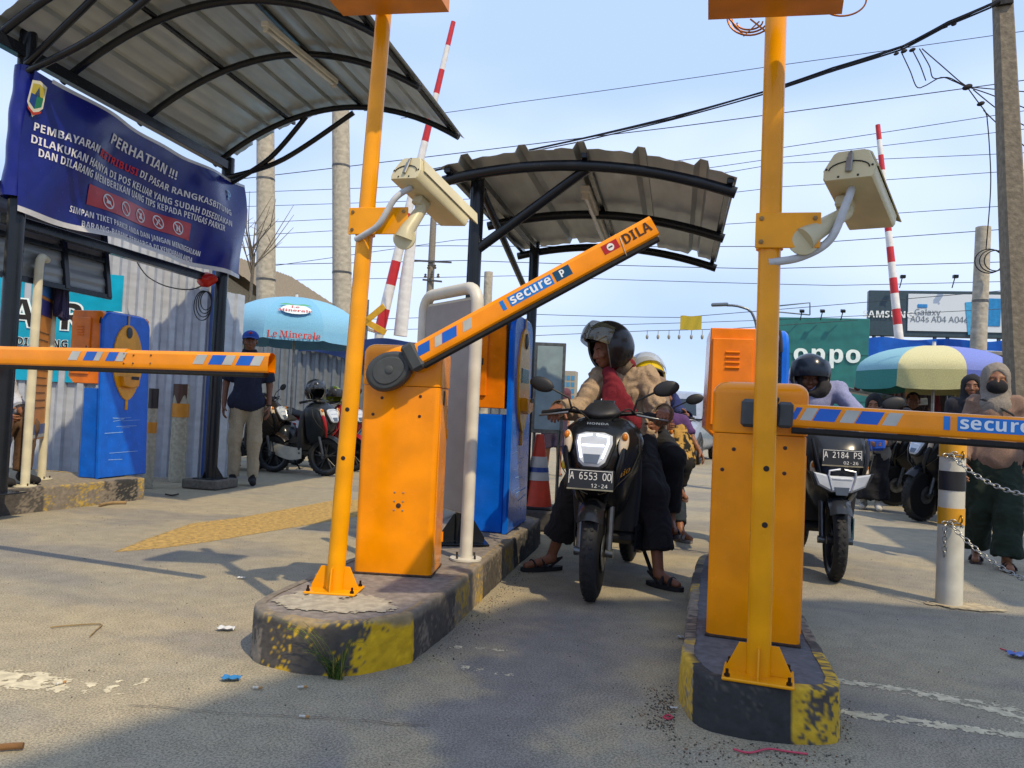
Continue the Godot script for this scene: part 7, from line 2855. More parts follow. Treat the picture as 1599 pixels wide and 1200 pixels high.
	part("headlight_reflector", m, shine, hl)
	m = MB.new()
	m.slab(PackedVector2Array([Vector2(-0.045, 0.0), Vector2(0.045, 0.0), Vector2(0.034, -0.05), Vector2(-0.034, -0.05)]), 0.004, Transform3D(lb, lc + lb * Vector3(0, -0.038, 0.026)), 0.001)
	part("headlight_lower_lens", m, mat("566273", "gloss"), hl)
	# number plate
	if S.has("plate"):
		var py: float = S.get("plate_y", 0.655)
		var pz: float = S.get("plate_z", 0.155)
		var pb := Basis(Vector3.RIGHT, -0.1)
		var pc := Vector3(0, py, pz)
		m = MB.new()
		m.box(pc, Vector3(0.245, 0.108, 0.006), pb, 0.004)
		var pl := part("number_plate", m, mat("17181a", "paint"), o)
		m = MB.new()
		m.box(pc + pb * Vector3(0, -0.051, 0.004), Vector3(0.245, 0.008, 0.004), pb, 0.001)
		m.box(pc + Vector3(0, -0.005, -0.03), Vector3(0.06, 0.05, 0.05), pb, 0.004)
		part("plate_bracket", m, mat("b5a684", "metal"), pl)
		m = MB.new()
		for q in [[Vector3(0, 0.046, 0), Vector3(0.228, 0.003, 0.002)], [Vector3(-0.113, 0.012, 0), Vector3(0.003, 0.07, 0.002)], [Vector3(0.113, 0.02, 0), Vector3(0.003, 0.06, 0.002)]]:
			m.box(pc + pb * (q[0] + Vector3(0, 0, 0.0035)), q[1], pb, 0.0)
		letters(m, S.plate[0], 0.036, flat_place(pc + pb * Vector3(0.0, 0.018, 0.0045), pb.x, pb.y), 1, true, 0.82, "Droid Sans Mono")
		letters(m, S.plate[1], 0.018, flat_place(pc + pb * Vector3(0.05, -0.03, 0.0045), pb.x, pb.y), 1, true, 1.2, "Droid Sans Mono")
		part("plate_lettering", m, mat("d8d9d6", "plain"), pl)
	# badge and script
	if S.get("badge", "") != "":
		m = MB.new()
		letters(m, S.badge, 0.015, flat_place(Vector3(0, 0.945, 0.018), Vector3.RIGHT, Vector3(0, 0.75, -0.66)), 1, true, 1.6)
		part("badge", m, mat("b9b9b4", "metal"), cowl)
	if S.get("script", "") != "":
		m = MB.new()
		letters(m, S.script, 0.032, func(x, y): return Vector3(0.085 + x * 0.8 + y * 0.2, 0.64 + x * 0.62 + y, 0.132 - x * 0.62), 0, true, 1.0, "Droid Serif")
		part("script", m, mat("c08a2a", "metal"), cowl)
		m = MB.new()
		m.ball(Vector3(-0.168, 0.72, 0.06), Vector3(0.022, 0.028, 0.01), Basis(Vector3.UP, -0.9), 14, 8)
		part("round_sticker", m, mat("d6c31e", "paint"), cowl)
	# handlebar cover, bars, grips, levers, mirrors
	m = MB.new()
	rings = []
	for q in [[0.955, 0.065, 0.03], [0.98, 0.1, 0.065], [1.0, 0.105, 0.075], [1.022, 0.09, 0.055], [1.045, 0.07, 0.035], [1.058, 0.03, 0.012]]:
		var ring := PackedVector3Array()
		for k in 20:
			var a := TAU * k / 20.0
			ring.append(steer * Vector3(signf(cos(a)) * pow(absf(cos(a)), 0.9) * q[1], q[0] + 0.01 * absf(cos(a)), -0.12 + signf(sin(a)) * pow(absf(sin(a)), 1.3) * q[2] * 1.1 + (1.02 - q[0]) * 0.5))
		rings.append(ring)
	m.loft(rings, true, 0.4)
	var bars := part("handlebar_cover", m, dark, o)
	m = MB.new()
	m.box(steer * Vector3(0, 1.055, -0.17), Vector3(0.12, 0.015, 0.07), steer * Basis(Vector3.RIGHT, 0.5), 0.004)
	part("instrument", m, mat("2a3036", "gloss"), bars)
	for e in [-1, 1]:
		m = MB.new()
		m.tube([steer * Vector3(e * 0.08, 1.0, -0.12), steer * Vector3(e * 0.2, 1.01, -0.15), steer * Vector3(e * 0.345, 0.99, -0.2)], 0.012, 8)
		part("handlebar", m, mat("2a2b2d", "metal"), o)
		m = MB.new()
		m.tube([steer * Vector3(e * 0.24, 1.004, -0.164), steer * Vector3(e * 0.355, 0.988, -0.204)], [0.0175, 0.0165], 10)
		part("grip", m, mat("141416", "rubber"), o)
		m = MB.new()
		m.tube([steer * Vector3(e * 0.19, 1.0, -0.12), steer * Vector3(e * 0.27, 0.988, -0.105), steer * Vector3(e * 0.36, 0.975, -0.145)], [0.008, 0.006, 0.007], 8)
		part("brake_lever", m, mat("9a9c9d", "metal"), o)
		m = MB.new()
		m.tube([steer * Vector3(e * 0.17, 1.01, -0.13), steer * Vector3(e * 0.19, 1.08, -0.11), steer * Vector3(e * 0.29, 1.13, -0.1)], 0.006, 8)
		var st := part("mirror_stalk", m, dark, o)
		m = MB.new()
		m.ball(steer * Vector3(e * 0.345, 1.15, -0.1), Vector3(0.072, 0.042, 0.018), steer * Basis(Vector3.BACK, e * 0.28), 18, 10)
		var mr := part("mirror_shell", m, dark, st)
		m = MB.new()
		m.ball(steer * Vector3(e * 0.345, 1.15, -0.112), Vector3(0.064, 0.036, 0.008), steer * Basis(Vector3.BACK, e * 0.28), 16, 8)
		part("mirror_glass", m, mat("aeb6bd", "metal"), mr)
	for e in [-1, 1]:
		m = MB.new()
		bent(m, [steer * Vector3(e * 0.19, 1.0, -0.12), Vector3(e * 0.15, 1.03, -0.03), Vector3(e * 0.09, 0.99, -0.02), Vector3(e * 0.05, 0.95, -0.06)], 0.0045, 6, 12)
		part("brake_cable", m, mat("131315", "rubber"), o)
		m = MB.new()
		m.tube([Vector3(e * 0.03, 0.57, 0.075), Vector3(e * 0.1, 0.6, 0.08), Vector3(e * 0.19, 0.7, 0.02), Vector3(e * 0.222, 0.8, -0.03), Vector3(e * 0.21, 0.9, -0.06)], 0.003, 5)
		part("panel_edge", m, mat("6d675c", "metal"), cowl)
	# leg shield, tunnel, floor
	m = MB.new()
	m.loft([ring_at(rrect(0.36, 0.1, 0.04), 0.34, Vector2.ONE, Vector2(0, -0.33)), ring_at(rrect(0.4, 0.1, 0.04), 0.6, Vector2.ONE, Vector2(0, -0.3)), ring_at(rrect(0.4, 0.09, 0.04), 0.8, Vector2.ONE, Vector2(0, -0.26)), ring_at(rrect(0.24, 0.08, 0.035), 0.94, Vector2.ONE, Vector2(0, -0.22))], true, 0.5)
	part("leg_shield", m, dark, o)
	m = MB.new()
	m.box(Vector3(0, 0.3, -0.47), Vector3(0.36, 0.07, 0.38), Basis(Vector3.RIGHT, 0.0), 0.025)
	part("floorboard", m, dark, o)
	for e in [-1, 1]:
		m = MB.new()
		m.sheet(16, 6, func(u, v):
			var z := lerpf(-0.28, -0.9, u)
			return Vector3(e * (0.175 + 0.02 * sin(u * PI)), lerpf(0.37 + 0.08 * pow(u, 2.0), 0.2 + 0.09 * pow(absf(u - 0.3), 1.5) * 2.0, v), z), 0.008, -1.0)
		part("side_skirt", m, mat(S.get("skirt", "1a1c1f"), "gloss"), o)
	# rear body and seat
	m = MB.new()
	rings = []
	for q in [[-0.6, 0.4, 0.58, 0.12], [-0.68, 0.38, 0.68, 0.16], [-0.82, 0.42, 0.72, 0.165], [-1.0, 0.5, 0.74, 0.16], [-1.2, 0.58, 0.76, 0.14], [-1.38, 0.66, 0.78, 0.1], [-1.5, 0.71, 0.78, 0.05]]:
		var ring := PackedVector3Array()
		for k in 18:
			var a := TAU * k / 18.0
			ring.append(Vector3(signf(cos(a)) * pow(absf(cos(a)), 0.7) * q[3], lerpf(q[1], q[2], 0.5 + 0.5 * sin(a)), q[0]))
		rings.append(ring)
	m.loft(rings, true, 0.4)
	var rb := part("rear_body", m, body, o)
	m = MB.new()
	m.box(Vector3(0, 0.72, -1.51), Vector3(0.14, 0.05, 0.03), Basis(Vector3.RIGHT, 0.3), 0.01)
	part("tail_lamp", m, mat("8e1a18", "gloss"), rb)
	if S.has("stripe"):
		for e in [-1, 1]:
			m = MB.new()
			m.sheet(12, 3, func(u, v):
				var z := lerpf(-0.72, -1.3, u)
				return Vector3(e * (0.172 - 0.035 * u * u), lerpf(0.66, 0.55, v) + 0.08 * u, z), 0.003, -1.0)
			part("side_stripe", m, mat(S.stripe, "gloss"), rb)
	m = MB.new()
	rings = []
	for q in [[-0.62, 0.7, 0.75, 0.1], [-0.7, 0.7, 0.79, 0.13], [-0.9, 0.72, 0.8, 0.145], [-1.08, 0.74, 0.825, 0.14], [-1.25, 0.76, 0.85, 0.12], [-1.36, 0.78, 0.85, 0.08]]:
		var ring := PackedVector3Array()
		for k in 16:
			var a := TAU * k / 16.0
			ring.append(Vector3(cos(a) * q[3], lerpf(q[1], q[2], 0.5 + 0.5 * sin(a)), q[0]))
		rings.append(ring)
	m.loft(rings, true, 0.4)
	part("seat", m, mat("1c1d20", "rubber"), o)
	m = MB.new()
	m.tube([Vector3(-0.12, 0.8, -1.25), Vector3(-0.12, 0.86, -1.45), Vector3(0, 0.87, -1.52), Vector3(0.12, 0.86, -1.45), Vector3(0.12, 0.8, -1.25)], 0.011, 8)
	part("grab_rail", m, mat("3a3c3e", "metal"), o)
	# rear wheel, engine, exhaust, stand
	hold = Node3D.new()
	hold.name = "rear_wheel"
	o.add_child(hold)
	wheel(hold, Vector3(0, r, -base), r, 0.09, Basis(), false)
	m = MB.new()
	m.box(Vector3(0.1, r + 0.02, -base + 0.2), Vector3(0.09, 0.16, 0.5), Basis(Vector3.RIGHT, 0.08), 0.04)
	m.lathe([Vector2(0, -0.04), Vector2(0.1, -0.04), Vector2(0.105, 0.02), Vector2(0.07, 0.05), Vector2(0, 0.05)], Transform3D(Basis(Vector3.BACK, -PI / 2), Vector3(0.13, r + 0.01, -base + 0.42)), 20)
	m.box(Vector3(0.0, r + 0.08, -0.82), Vector3(0.2, 0.2, 0.26), Basis(), 0.05)
	part("engine", m, mat("58595a", "metal"), o)
	m = MB.new()
	m.tube([Vector3(-0.08, r - 0.06, -0.75), Vector3(-0.12, r - 0.08, -0.95), Vector3(-0.15, r + 0.02, -1.1), Vector3(-0.155, r + 0.09, -1.42)], [0.02, 0.022, 0.05, 0.052], 12)
	part("exhaust", m, mat("2a2b2d", "metal"), o)
	m = MB.new()
	m.tube([Vector3(0.12, 0.26, -0.78), Vector3(0.24, 0.01, -0.7)], 0.012, 8)
	part("side_stand", m, mat("2b2c2e", "metal"), o)
	m = MB.new()
	m.sheet(10, 6, func(u, v):
		var an := lerpf(-0.2, -1.5, u)
		return Vector3((v - 0.5) * 0.13, r + cos(an) * (r + 0.05), -base + sin(an) * (r + 0.05)), 0.006, -1.0)
	part("rear_mudguard", m, dark, o)
	return o
# a silver people carrier; local +z is its front
func car(label: String, at: Vector3, yaw: float) -> void:
	var o := thing("car", label, "car", at, yaw)
	var paint := mat("8f98a6", "gloss")
	var glass := mat("22303a", "gloss")
	var m := MB.new()
	# lower body in cross sections from front to back: z, half width, bottom, top
	var rings := []
	for q in [[2.05, 0.55, 0.32, 0.62], [2.0, 0.72, 0.26, 0.72], [1.85, 0.8, 0.22, 0.82], [1.5, 0.83, 0.2, 0.9], [1.1, 0.84, 0.2, 0.97], [0.9, 0.84, 0.2, 1.0], [-1.7, 0.84, 0.2, 1.02], [-2.05, 0.8, 0.28, 1.0], [-2.15, 0.72, 0.35, 0.92]]:
		var ring := PackedVector3Array()
		for k in 24:
			var a := TAU * k / 24.0
			ring.append(Vector3(signf(cos(a)) * pow(absf(cos(a)), 0.35) * q[1], lerpf(q[2], q[3], 0.5 + 0.5 * signf(sin(a)) * pow(absf(sin(a)), 0.6)), q[0]))
		rings.append(ring)
	m.loft(rings, true, 0.6)
	part("body", m, paint, o)
	m = MB.new()
	rings = []
	for q in [[1.02, 0.76, 0.98, 0.99], [0.75, 0.74, 0.95, 1.2], [0.3, 0.7, 0.95, 1.52], [-0.2, 0.68, 0.95, 1.62], [-1.2, 0.68, 0.95, 1.63], [-1.9, 0.68, 0.95, 1.56], [-2.1, 0.7, 0.95, 1.1]]:
		var ring := PackedVector3Array()
		for k in 20:
			var a := TAU * k / 20.0
			var up := 0.5 + 0.5 * signf(sin(a)) * pow(absf(sin(a)), 0.5)
			ring.append(Vector3(signf(cos(a)) * pow(absf(cos(a)), 0.4) * lerpf(0.83, q[1], up), lerpf(q[2], q[3], up), q[0]))
		rings.append(ring)
	m.loft(rings, true, 0.6)
	part("cabin", m, paint, o)
	m = MB.new()
	m.slab(PackedVector2Array([Vector2(-0.68, 0.0), Vector2(0.68, 0.0), Vector2(0.58, 0.62), Vector2(-0.58, 0.62)]), 0.02, Transform3D(Basis(Vector3.RIGHT, -0.92), Vector3(0, 1.035, 0.93)), 0.006)
	part("windscreen", m, glass, o)
	for e in [-1, 1]:
		for q in [[[0.55, 1.02], [-0.25, 1.02], [-0.25, 1.5], [0.12, 1.48]], [[-0.32, 1.02], [-1.2, 1.02], [-1.2, 1.5], [-0.32, 1.5]], [[-1.27, 1.02], [-1.8, 1.06], [-1.75, 1.48], [-1.27, 1.5]]]:
			m = MB.new()
			var ring := PackedVector3Array()
			var ring2 := PackedVector3Array()
			for p in q:
				var x := lerpf(0.85, 0.72, clampf((p[1] - 0.95) / 0.65, 0.0, 1.0))
				ring.append(Vector3(e * x, p[1], p[0]))
				ring2.append(Vector3(e * (x + 0.012), p[1], p[0]))
			m.loft([ring, ring2], true, 0.0)
			part("side_window", m, glass, o)
		m = MB.new()
		m.ball(Vector3(e * 0.95, 1.05, 0.55), Vector3(0.11, 0.075, 0.06), Basis(), 14, 10)
		m.tube([Vector3(e * 0.82, 1.0, 0.55), Vector3(e * 0.92, 1.03, 0.55)], 0.025, 8)
		part("door_mirror", m, mat("a7afb9", "gloss"), o)
		m = MB.new()
		m.ball(Vector3(e * 0.64, 0.74, 1.88), Vector3(0.17, 0.1, 0.14), Basis(Vector3.UP, e * 0.5) * Basis(Vector3.RIGHT, -0.3), 16, 10)
		part("headlight", m, mat("c6cfd8", "gloss"), o)
		m = MB.new()
		m.ball(Vector3(e * 0.6, 0.4, 1.98), Vector3(0.09, 0.06, 0.05), Basis(), 12, 8)
		part("fog_lamp", m, mat("5b6066", "gloss"), o)
		for z in [1.32, -1.35]:
			var hold := Node3D.new()
			hold.name = "wheel"
			o.add_child(hold, true)
			m = MB.new()
			var ax := Transform3D(Basis(Vector3.BACK, PI / 2), Vector3(e * 0.77, 0.31, z))
			m.lathe([Vector2(0.2, -0.09), Vector2(0.29, -0.095), Vector2(0.31, -0.06), Vector2(0.31, 0.06), Vector2(0.29, 0.095), Vector2(0.2, 0.09)], ax, 28)
			part("tyre", m, mat("1c1d1f", "rubber"), hold)
			m = MB.new()
			m.lathe([Vector2(0, -0.092), Vector2(0.05, -0.094), Vector2(0.19, -0.08), Vector2(0.2, -0.1), Vector2(0.21, 0.1), Vector2(0.19, 0.08), Vector2(0.05, 0.094), Vector2(0, 0.092)], ax, 28)
			part("rim", m, mat("a3a8ad", "metal"), hold)
			m = MB.new()
			m.tube([Vector3(e * 0.79, 0.2, z + 0.37), Vector3(e * 0.82, 0.5, z + 0.3), Vector3(e * 0.825, 0.66, z), Vector3(e * 0.82, 0.5, z - 0.3), Vector3(e * 0.79, 0.2, z - 0.37)], 0.045, 8)
			part("wheel_arch", m, mat("2a2c2e", "plastic"), o)
		for z in [0.5, -0.4]:
			m = MB.new()
			m.box(Vector3(e * 0.856, 0.86, z - 0.5), Vector3(0.02, 0.03, 0.16), Basis(), 0.006)
			part("door_handle", m, mat("a7afb9", "gloss"), o)
	m = MB.new()
	m.box(Vector3(0, 0.68, 2.03), Vector3(0.8, 0.14, 0.05), Basis(), 0.02)
	m.box(Vector3(0, 0.42, 2.02), Vector3(0.95, 0.18, 0.06), Basis(), 0.03)
	part("grille", m, mat("1b1d20", "plastic"), o)
	m = MB.new()
	m.box(Vector3(0, 0.52, 2.07), Vector3(0.42, 0.11, 0.02), Basis(), 0.005)
	part("number_plate", m, mat("17181a", "paint"), o)

# ---------------------------------------------------------------- riders, walkers, vehicles in place
func build_traffic() -> void:
	car("silver people carrier waiting in the street behind the riders", Vector3(-0.08, 0, -18.5), -0.18)
	# scooter waiting at the half raised boom
	var wheel_at := on_y(922, 941)
	var yaw := -0.1
	scooter("black scooter with plate A 6553 OO waiting at the half raised boom", Vector3(wheel_at.x, 0, wheel_at.z - 0.05), yaw, {"plate": ["A 6553 OO", "12·24"], "badge": "HONDA", "script": "Genio", "steer": 0.06, "body": "17191c", "plate_z": 0.16, "lit": true})
	var b := Basis(Vector3.UP, yaw)
	var w := Vector3(wheel_at.x, 0, wheel_at.z - 0.05)
	var L := func(x: float, y: float, z: float) -> Vector3: return w + b * Vector3(x, y, z)
	# its rider: feet down on both sides, head turned to the ticket machine
	var J := {}
	J.pelvis = L.call(0.0, 0.86, -0.86)
	J.chest = L.call(0.0, 1.13, -0.8)
	J.neck = L.call(0.0, 1.3, -0.78)
	J.head = on_z(948, 548, -4.88)
	J.sh_l = L.call(0.15, 1.235, -0.78)
	J.sh_r = L.call(-0.15, 1.235, -0.78)
	J.el_l = L.call(0.26, 1.01, -0.6)
	J.el_r = L.call(-0.26, 1.01, -0.58)
	J.wr_l = L.call(0.31, 1.025, -0.28)
	J.wr_r = L.call(-0.315, 1.02, -0.28)
	J.hip_l = L.call(0.1, 0.84, -0.86)
	J.hip_r = L.call(-0.1, 0.84, -0.86)
	J.knee_l = L.call(0.23, 0.54, -0.55)
	J.knee_r = L.call(-0.23, 0.54, -0.55)
	J.ankle_l = on_y(1028, 890, 0.1)
	J.ankle_r = on_y(862, 866, 0.1)
	J.toe_l = on_y(1058, 914, 0.035)
	J.toe_r = on_y(822, 884, 0.035)
	var look := Vector3(-0.8, -0.22, 0.56)
	var o := person("person in tan jacket and red scarf with raised visor, sitting on the black scooter", J, look, {"at": Vector3(w.x, 0, w.z - 0.7), "scale": 0.93, "skin": "86543a", "legs": {"color": "1d1a1e", "ease": 0.018, "wide": 0.035, "length": 0.74, "fold": 0.012}, "top": {"color": "ae967a", "ease": 0.016, "fold": 0.02, "sleeve": 0.93, "called": "jacket", "freq": 9.0}, "curl_l": 0.75, "curl_r": 0.55, "hand_l": b * Vector3(0.1, -0.12, 1.0), "hand_r": b * Vector3(0.1, -0.25, 1.0), "back_l": Vector3(0.1, 1, 0.2), "back_r": Vector3(-0.1, 1, 0.2), "thumb_l": -1.0, "thumb_r": 1.0}, 0.012)
	var at := o.position
	# red scarf: wound at the neck and falling across the chest
	var f := Field.new(J.chest - at - Vector3(0.35, 0.35, 0.3), J.neck - at + Vector3(0.35, 0.25, 0.4), 0.011)
	var fr := b * Vector3(0, 0, 1)
	var n0: Vector3 = J.neck - at
	f.bone(n0 + b * Vector3(-0.06, 0.02, 0.04), n0 + b * Vector3(0.03, 0.02, 0.04), 0.045, 0.04, 0.03)
	f.bone(n0 + b * Vector3(-0.08, -0.04, 0.12), n0 + b * Vector3(-0.04, -0.26, 0.19), 0.045, 0.06, 0.03, fr, 1.5)
	f.bone(n0 + b * Vector3(-0.05, -0.1, 0.16), n0 + b * Vector3(0.09, -0.32, 0.19), 0.045, 0.05, 0.03, fr, 1.5)
	f.bone(n0 + b * Vector3(-0.03, -0.25, 0.19), n0 + b * Vector3(0.1, -0.36, 0.2), 0.045, 0.045, 0.03, fr, 1.5)
	var m := MB.new()
	f.mesh_into(m, 0.012, 9.0, 12)
	part("scarf", m, mat("7c1526", "cloth"), o)
	var hb := Basis(Vector3.UP.cross(look.normalized()).normalized(), Vector3.UP, look.normalized())
	hb.y = hb.z.cross(hb.x)
	var hc: Vector3 = J.head - at + hb * Vector3(0, 0.028, -0.012)
	var hel := helmet_parts(o, hc, hb, "2a2624", 0.62, 1.06, false, "5d5844")
	m = MB.new()
	m.tube([hc + hb * Vector3(0.11, -0.1, 0.02), hc + hb * Vector3(0.03, -0.155, 0.06), hc + hb * Vector3(-0.1, -0.1, 0.02)], 0.01, 6)
	part("chin_strap", m, mat("151517", "cloth"), hel)
	m = MB.new()
	for q in 5:
		var loop := []
		for k in 13:
			var an := TAU * k / 12.0
			var az := 1.75 + 0.12 * cos(an) * (0.6 + 0.2 * q) + 0.05 * q - 0.1
			var el := 0.12 + 0.22 * sin(an + q) * (0.4 + 0.15 * q) - 0.06 * q
			loop.append(hc + hb * Vector3(sin(az) * cos(el) * 0.1365, sin(el) * 0.152 - 0.01, cos(az) * cos(el) * 0.162))
		m.tube(loop, 0.0016, 4, false)
	part("scroll_print", m, mat("b9ada0", "plain"), hel)
	for e in [["l", 1.0], ["r", 1.0]]:
		var toe: Vector3 = J["toe_" + e[0]] - at
		var an: Vector3 = J["ankle_" + e[0]] - at
		var d := Vector3(toe.x - an.x, 0, toe.z - an.z).normalized()
		sandal(o, Vector3(an.x, 0.03, an.z) - d * 0.05, Vector3(toe.x, 0.03, toe.z) + d * 0.02, "1a1a1c", 1.05)
	# passenger behind on the same scooter: yellow helmet, black trousers, foot on the peg
	J = {}
	J.pelvis = L.call(0.02, 0.92, -1.2)
	J.chest = L.call(0.02, 1.16, -1.2)
	J.neck = L.call(0.06, 1.27, -1.19)
	J.head = on_z(1007, 598, -5.36)
	J.sh_l = L.call(0.16, 1.2, -1.18)
	J.sh_r = L.call(-0.1, 1.2, -1.2)
	J.el_l = L.call(0.21, 1.0, -1.12)
	J.el_r = L.call(-0.18, 1.02, -1.12)
	J.wr_l = L.call(0.2, 0.95, -0.92)
	J.wr_r = L.call(-0.15, 0.95, -0.92)
	J.hip_l = L.call(0.12, 0.88, -1.18)
	J.hip_r = L.call(-0.1, 0.88, -1.18)
	J.knee_l = L.call(0.32, 0.74, -0.78)
	J.knee_r = L.call(-0.26, 0.74, -0.8)
	J.ankle_l = L.call(0.31, 0.37, -0.84)
	J.ankle_r = L.call(-0.27, 0.37, -0.84)
	J.toe_l = L.call(0.35, 0.3, -0.7)
	J.toe_r = L.call(-0.3, 0.3, -0.7)
	o = person("person in yellow helmet and black trousers riding pillion behind the tan jacket", J, Vector3(0.35, -0.1, 0.95), {"at": Vector3(w.x, 0, w.z - 1.2), "skin": "7d4c30", "legs": {"color": "141417", "ease": 0.012, "length": 0.9}, "top": {"color": "8c7a6c", "ease": 0.01, "sleeve": 1.0}, "curl_l": 0.6, "curl_r": 0.6}, 0.017)
	at = o.position
	hb = Basis(Vector3.UP, 0.35)
	helmet_parts(o, J.head - at + Vector3(0, 0.03, 0), hb, "d8b81a", 0.95, 1.0, false, "aeb6c0")
	for e in ["l", "r"]:
		sandal(o, J["ankle_" + e] - at + Vector3(0, -0.085, 0), J["toe_" + e] - at + Vector3(0, -0.015, 0), "3c3a3c")
	# second scooter close behind with its rider in a navy scarf, a child in front of her
	var w2 := Vector3(-0.2, 0, -6.25)
	scooter("dark scooter standing close behind the waiting scooter, mostly hidden", w2, 0.08, {"body": "202226"})
	var b2 := Basis(Vector3.UP, 0.08)
	var L2 := func(x: float, y: float, z: float) -> Vector3: return w2 + b2 * Vector3(x, y, z)
	J = {}
	J.pelvis = L2.call(0.0, 0.86, -0.9)
	J.chest = L2.call(0.0, 1.16, -0.85)
	J.neck = L2.call(0.0, 1.3, -0.82)
	J.head = on_z(1038, 618, -6.7)
	J.sh_l = L2.call(0.17, 1.22, -0.83)
	J.sh_r = L2.call(-0.17, 1.22, -0.83)
	J.el_l = L2.call(0.27, 1.02, -0.62)
	J.el_r = L2.call(-0.27, 1.02, -0.62)
	J.wr_l = L2.call(0.3, 1.0, -0.32)
	J.wr_r = L2.call(-0.3, 1.0, -0.32)
	J.hip_l = L2.call(0.1, 0.84, -0.9)
	J.hip_r = L2.call(-0.1, 0.84, -0.9)
	J.knee_l = L2.call(0.24, 0.55, -0.55)
	J.knee_r = L2.call(-0.22, 0.55, -0.55)
	J.ankle_l = on_y(1062, 826, 0.1)
	J.ankle_r = L2.call(-0.28, 0.1, -0.5)
	J.toe_l = on_y(1078, 842, 0.035)
	J.toe_r = L2.call(-0.3, 0.035, -0.36)
	o = person("person in navy headscarf and dark jeans sitting on the scooter behind", J, Vector3(0.1, -0.05, 1.0), {"at": Vector3(w2.x, 0, w2.z - 0.7), "skin": "8a5a3c", "legs": {"color": "1e2a35", "ease": 0.01, "length": 0.93}, "top": {"color": "1e2c66", "ease": 0.02, "sleeve": 1.0}, "scarf": {"color": "1c2860", "drape": 0.5}, "curl_l": 0.8, "curl_r": 0.8}, 0.018)
	at = o.position
	for e in ["l", "r"]:
		var d := Vector3(J["toe_" + e].x - J["ankle_" + e].x, 0, J["toe_" + e].z - J["ankle_" + e].z).normalized()
		sandal(o, Vector3(J["ankle_" + e].x - at.x, 0.03, J["ankle_" + e].z - at.z) - d * 0.04, Vector3(J["toe_" + e].x - at.x, 0.03, J["toe_" + e].z - at.z), "8b8889")
	# child on that scooter's side, gold and black dress
	J = {}
	var c0 := on_z(1058, 690, -6.35)
	J.pelvis = c0
	J.chest = c0 + Vector3(-0.04, 0.12, 0.0)
	J.neck = c0 + Vector3(-0.08, 0.19, -0.02)
	J.head = c0 + Vector3(-0.13, 0.27, -0.02)
	J.sh_l = c0 + Vector3(0.04, 0.16, 0.02)
	J.sh_r = c0 + Vector3(-0.14, 0.16, 0.02)
	J.el_l = c0 + Vector3(0.1, 0.06, 0.05)
	J.el_r = c0 + Vector3(-0.16, 0.06, 0.08)
	J.wr_l = c0 + Vector3(0.17, -0.06, 0.1)
	J.wr_r = c0 + Vector3(-0.1, 0.1, 0.2)
	J.hip_l = c0 + Vector3(0.06, -0.02, 0.0)
	J.hip_r = c0 + Vector3(-0.06, -0.02, 0.0)
	J.knee_l = c0 + Vector3(0.08, -0.16, 0.18)
	J.knee_r = c0 + Vector3(-0.06, -0.16, 0.18)
	J.ankle_l = on_z(1062, 762, -6.2)
	J.ankle_r = J.ankle_l + Vector3(-0.14, 0.0, 0.0)
	J.toe_l = on_z(1071, 778, -6.12)
	J.toe_r = J.toe_l + Vector3(-0.14, 0.0, 0.0)
	o = person("small child in purple top and gold patterned skirt on the scooter behind", J, Vector3(0.3, -0.2, 0.9), {"at": Vector3(c0.x, 0, c0.z), "scale": 0.72, "skin": "8a5a3c", "legs": {"color": "161618", "ease": 0.004, "length": 0.9}, "top": {"color": "5a3a72", "ease": 0.012, "sleeve": 0.5}, "hair": "14100e"}, 0.014)
	at = o.position
	f = Field.new(Vector3(-0.3, c0.y - 0.3, -0.3), Vector3(0.35, c0.y + 0.2, 0.4), 0.012)
	f.bone(J.pelvis - at + Vector3(0, 0.06, 0.02), J.pelvis - at + Vector3(0.02, -0.14, 0.1), 0.11, 0.13, 0.03)
	f.clip(J.pelvis - at + Vector3(0.02, -0.2, 0.1), Vector3.DOWN, 0.3)
	m = MB.new()
	f.mesh_into(m, 0.008, 12.0, 2)
	var pat := FastNoiseLite.new()
	pat.seed = 8; pat.frequency = 18.0
	for k in m.P.size():
		m.C[k] = hexl("c39a4e") if pat.get_noise_3dv(m.P[k]) > 0.0 else hexl("1a1612")
	part("skirt", m, mat("ffffff", "cloth", true), o)
	sandal(o, J.ankle_l - at + Vector3(0, -0.06, 0), J.toe_l - at + Vector3(0, -0.01, 0), "8a6a5a", 0.75)
	# walker in shorts behind the cone
	var feet := on_y(862, 742)
	J = standing(Vector3(feet.x, 0, feet.z), 1.6, 0.2, 0.45)
	o = person("walking person in purple shorts and sandals behind the orange cone", J, Vector3(0.2, 0, 1), {"skin": "8a5a3c", "legs": {"color": "3a2e44", "ease": 0.03, "length": 0.05, "wide": 0.02}, "top": {"color": "6b3f4a", "ease": 0.02, "sleeve": 0.4}, "hair": "14100e"}, 0.022)
	at = o.position
	for e in ["l", "r"]:
		var d := Vector3(J["toe_" + e].x - J["ankle_" + e].x, 0, J["toe_" + e].z - J["ankle_" + e].z).normalized()
		sandal(o, Vector3(J["ankle_" + e].x - at.x, J["toe_" + e].y - 0.01, J["ankle_" + e].z - at.z) - d * 0.04, Vector3(J["toe_" + e].x - at.x, J["toe_" + e].y - 0.01, J["toe_" + e].z - at.z), "7a7c82")
	# scooter and rider in the right lane
	var w3 := on_y(1304, 909)
	w3 = Vector3(w3.x, 0, w3.z - 0.04)
	scooter("black and grey scooter with plate 2184 PS coming up the right lane", w3, 0.03, {"plate": ["A 2184 PS", "02·26"], "plate_y": 0.79, "plate_z": 0.13, "lamp_y": 0.645, "lamp_z": 0.118, "lamp_tilt": 0.0, "wide_lamp": true, "body": "2c3036", "accent": "15171a", "steer": -0.05, "indicator": 0.7, "skirt": "2b6f86"})
	var b3 := Basis(Vector3.UP, 0.03)
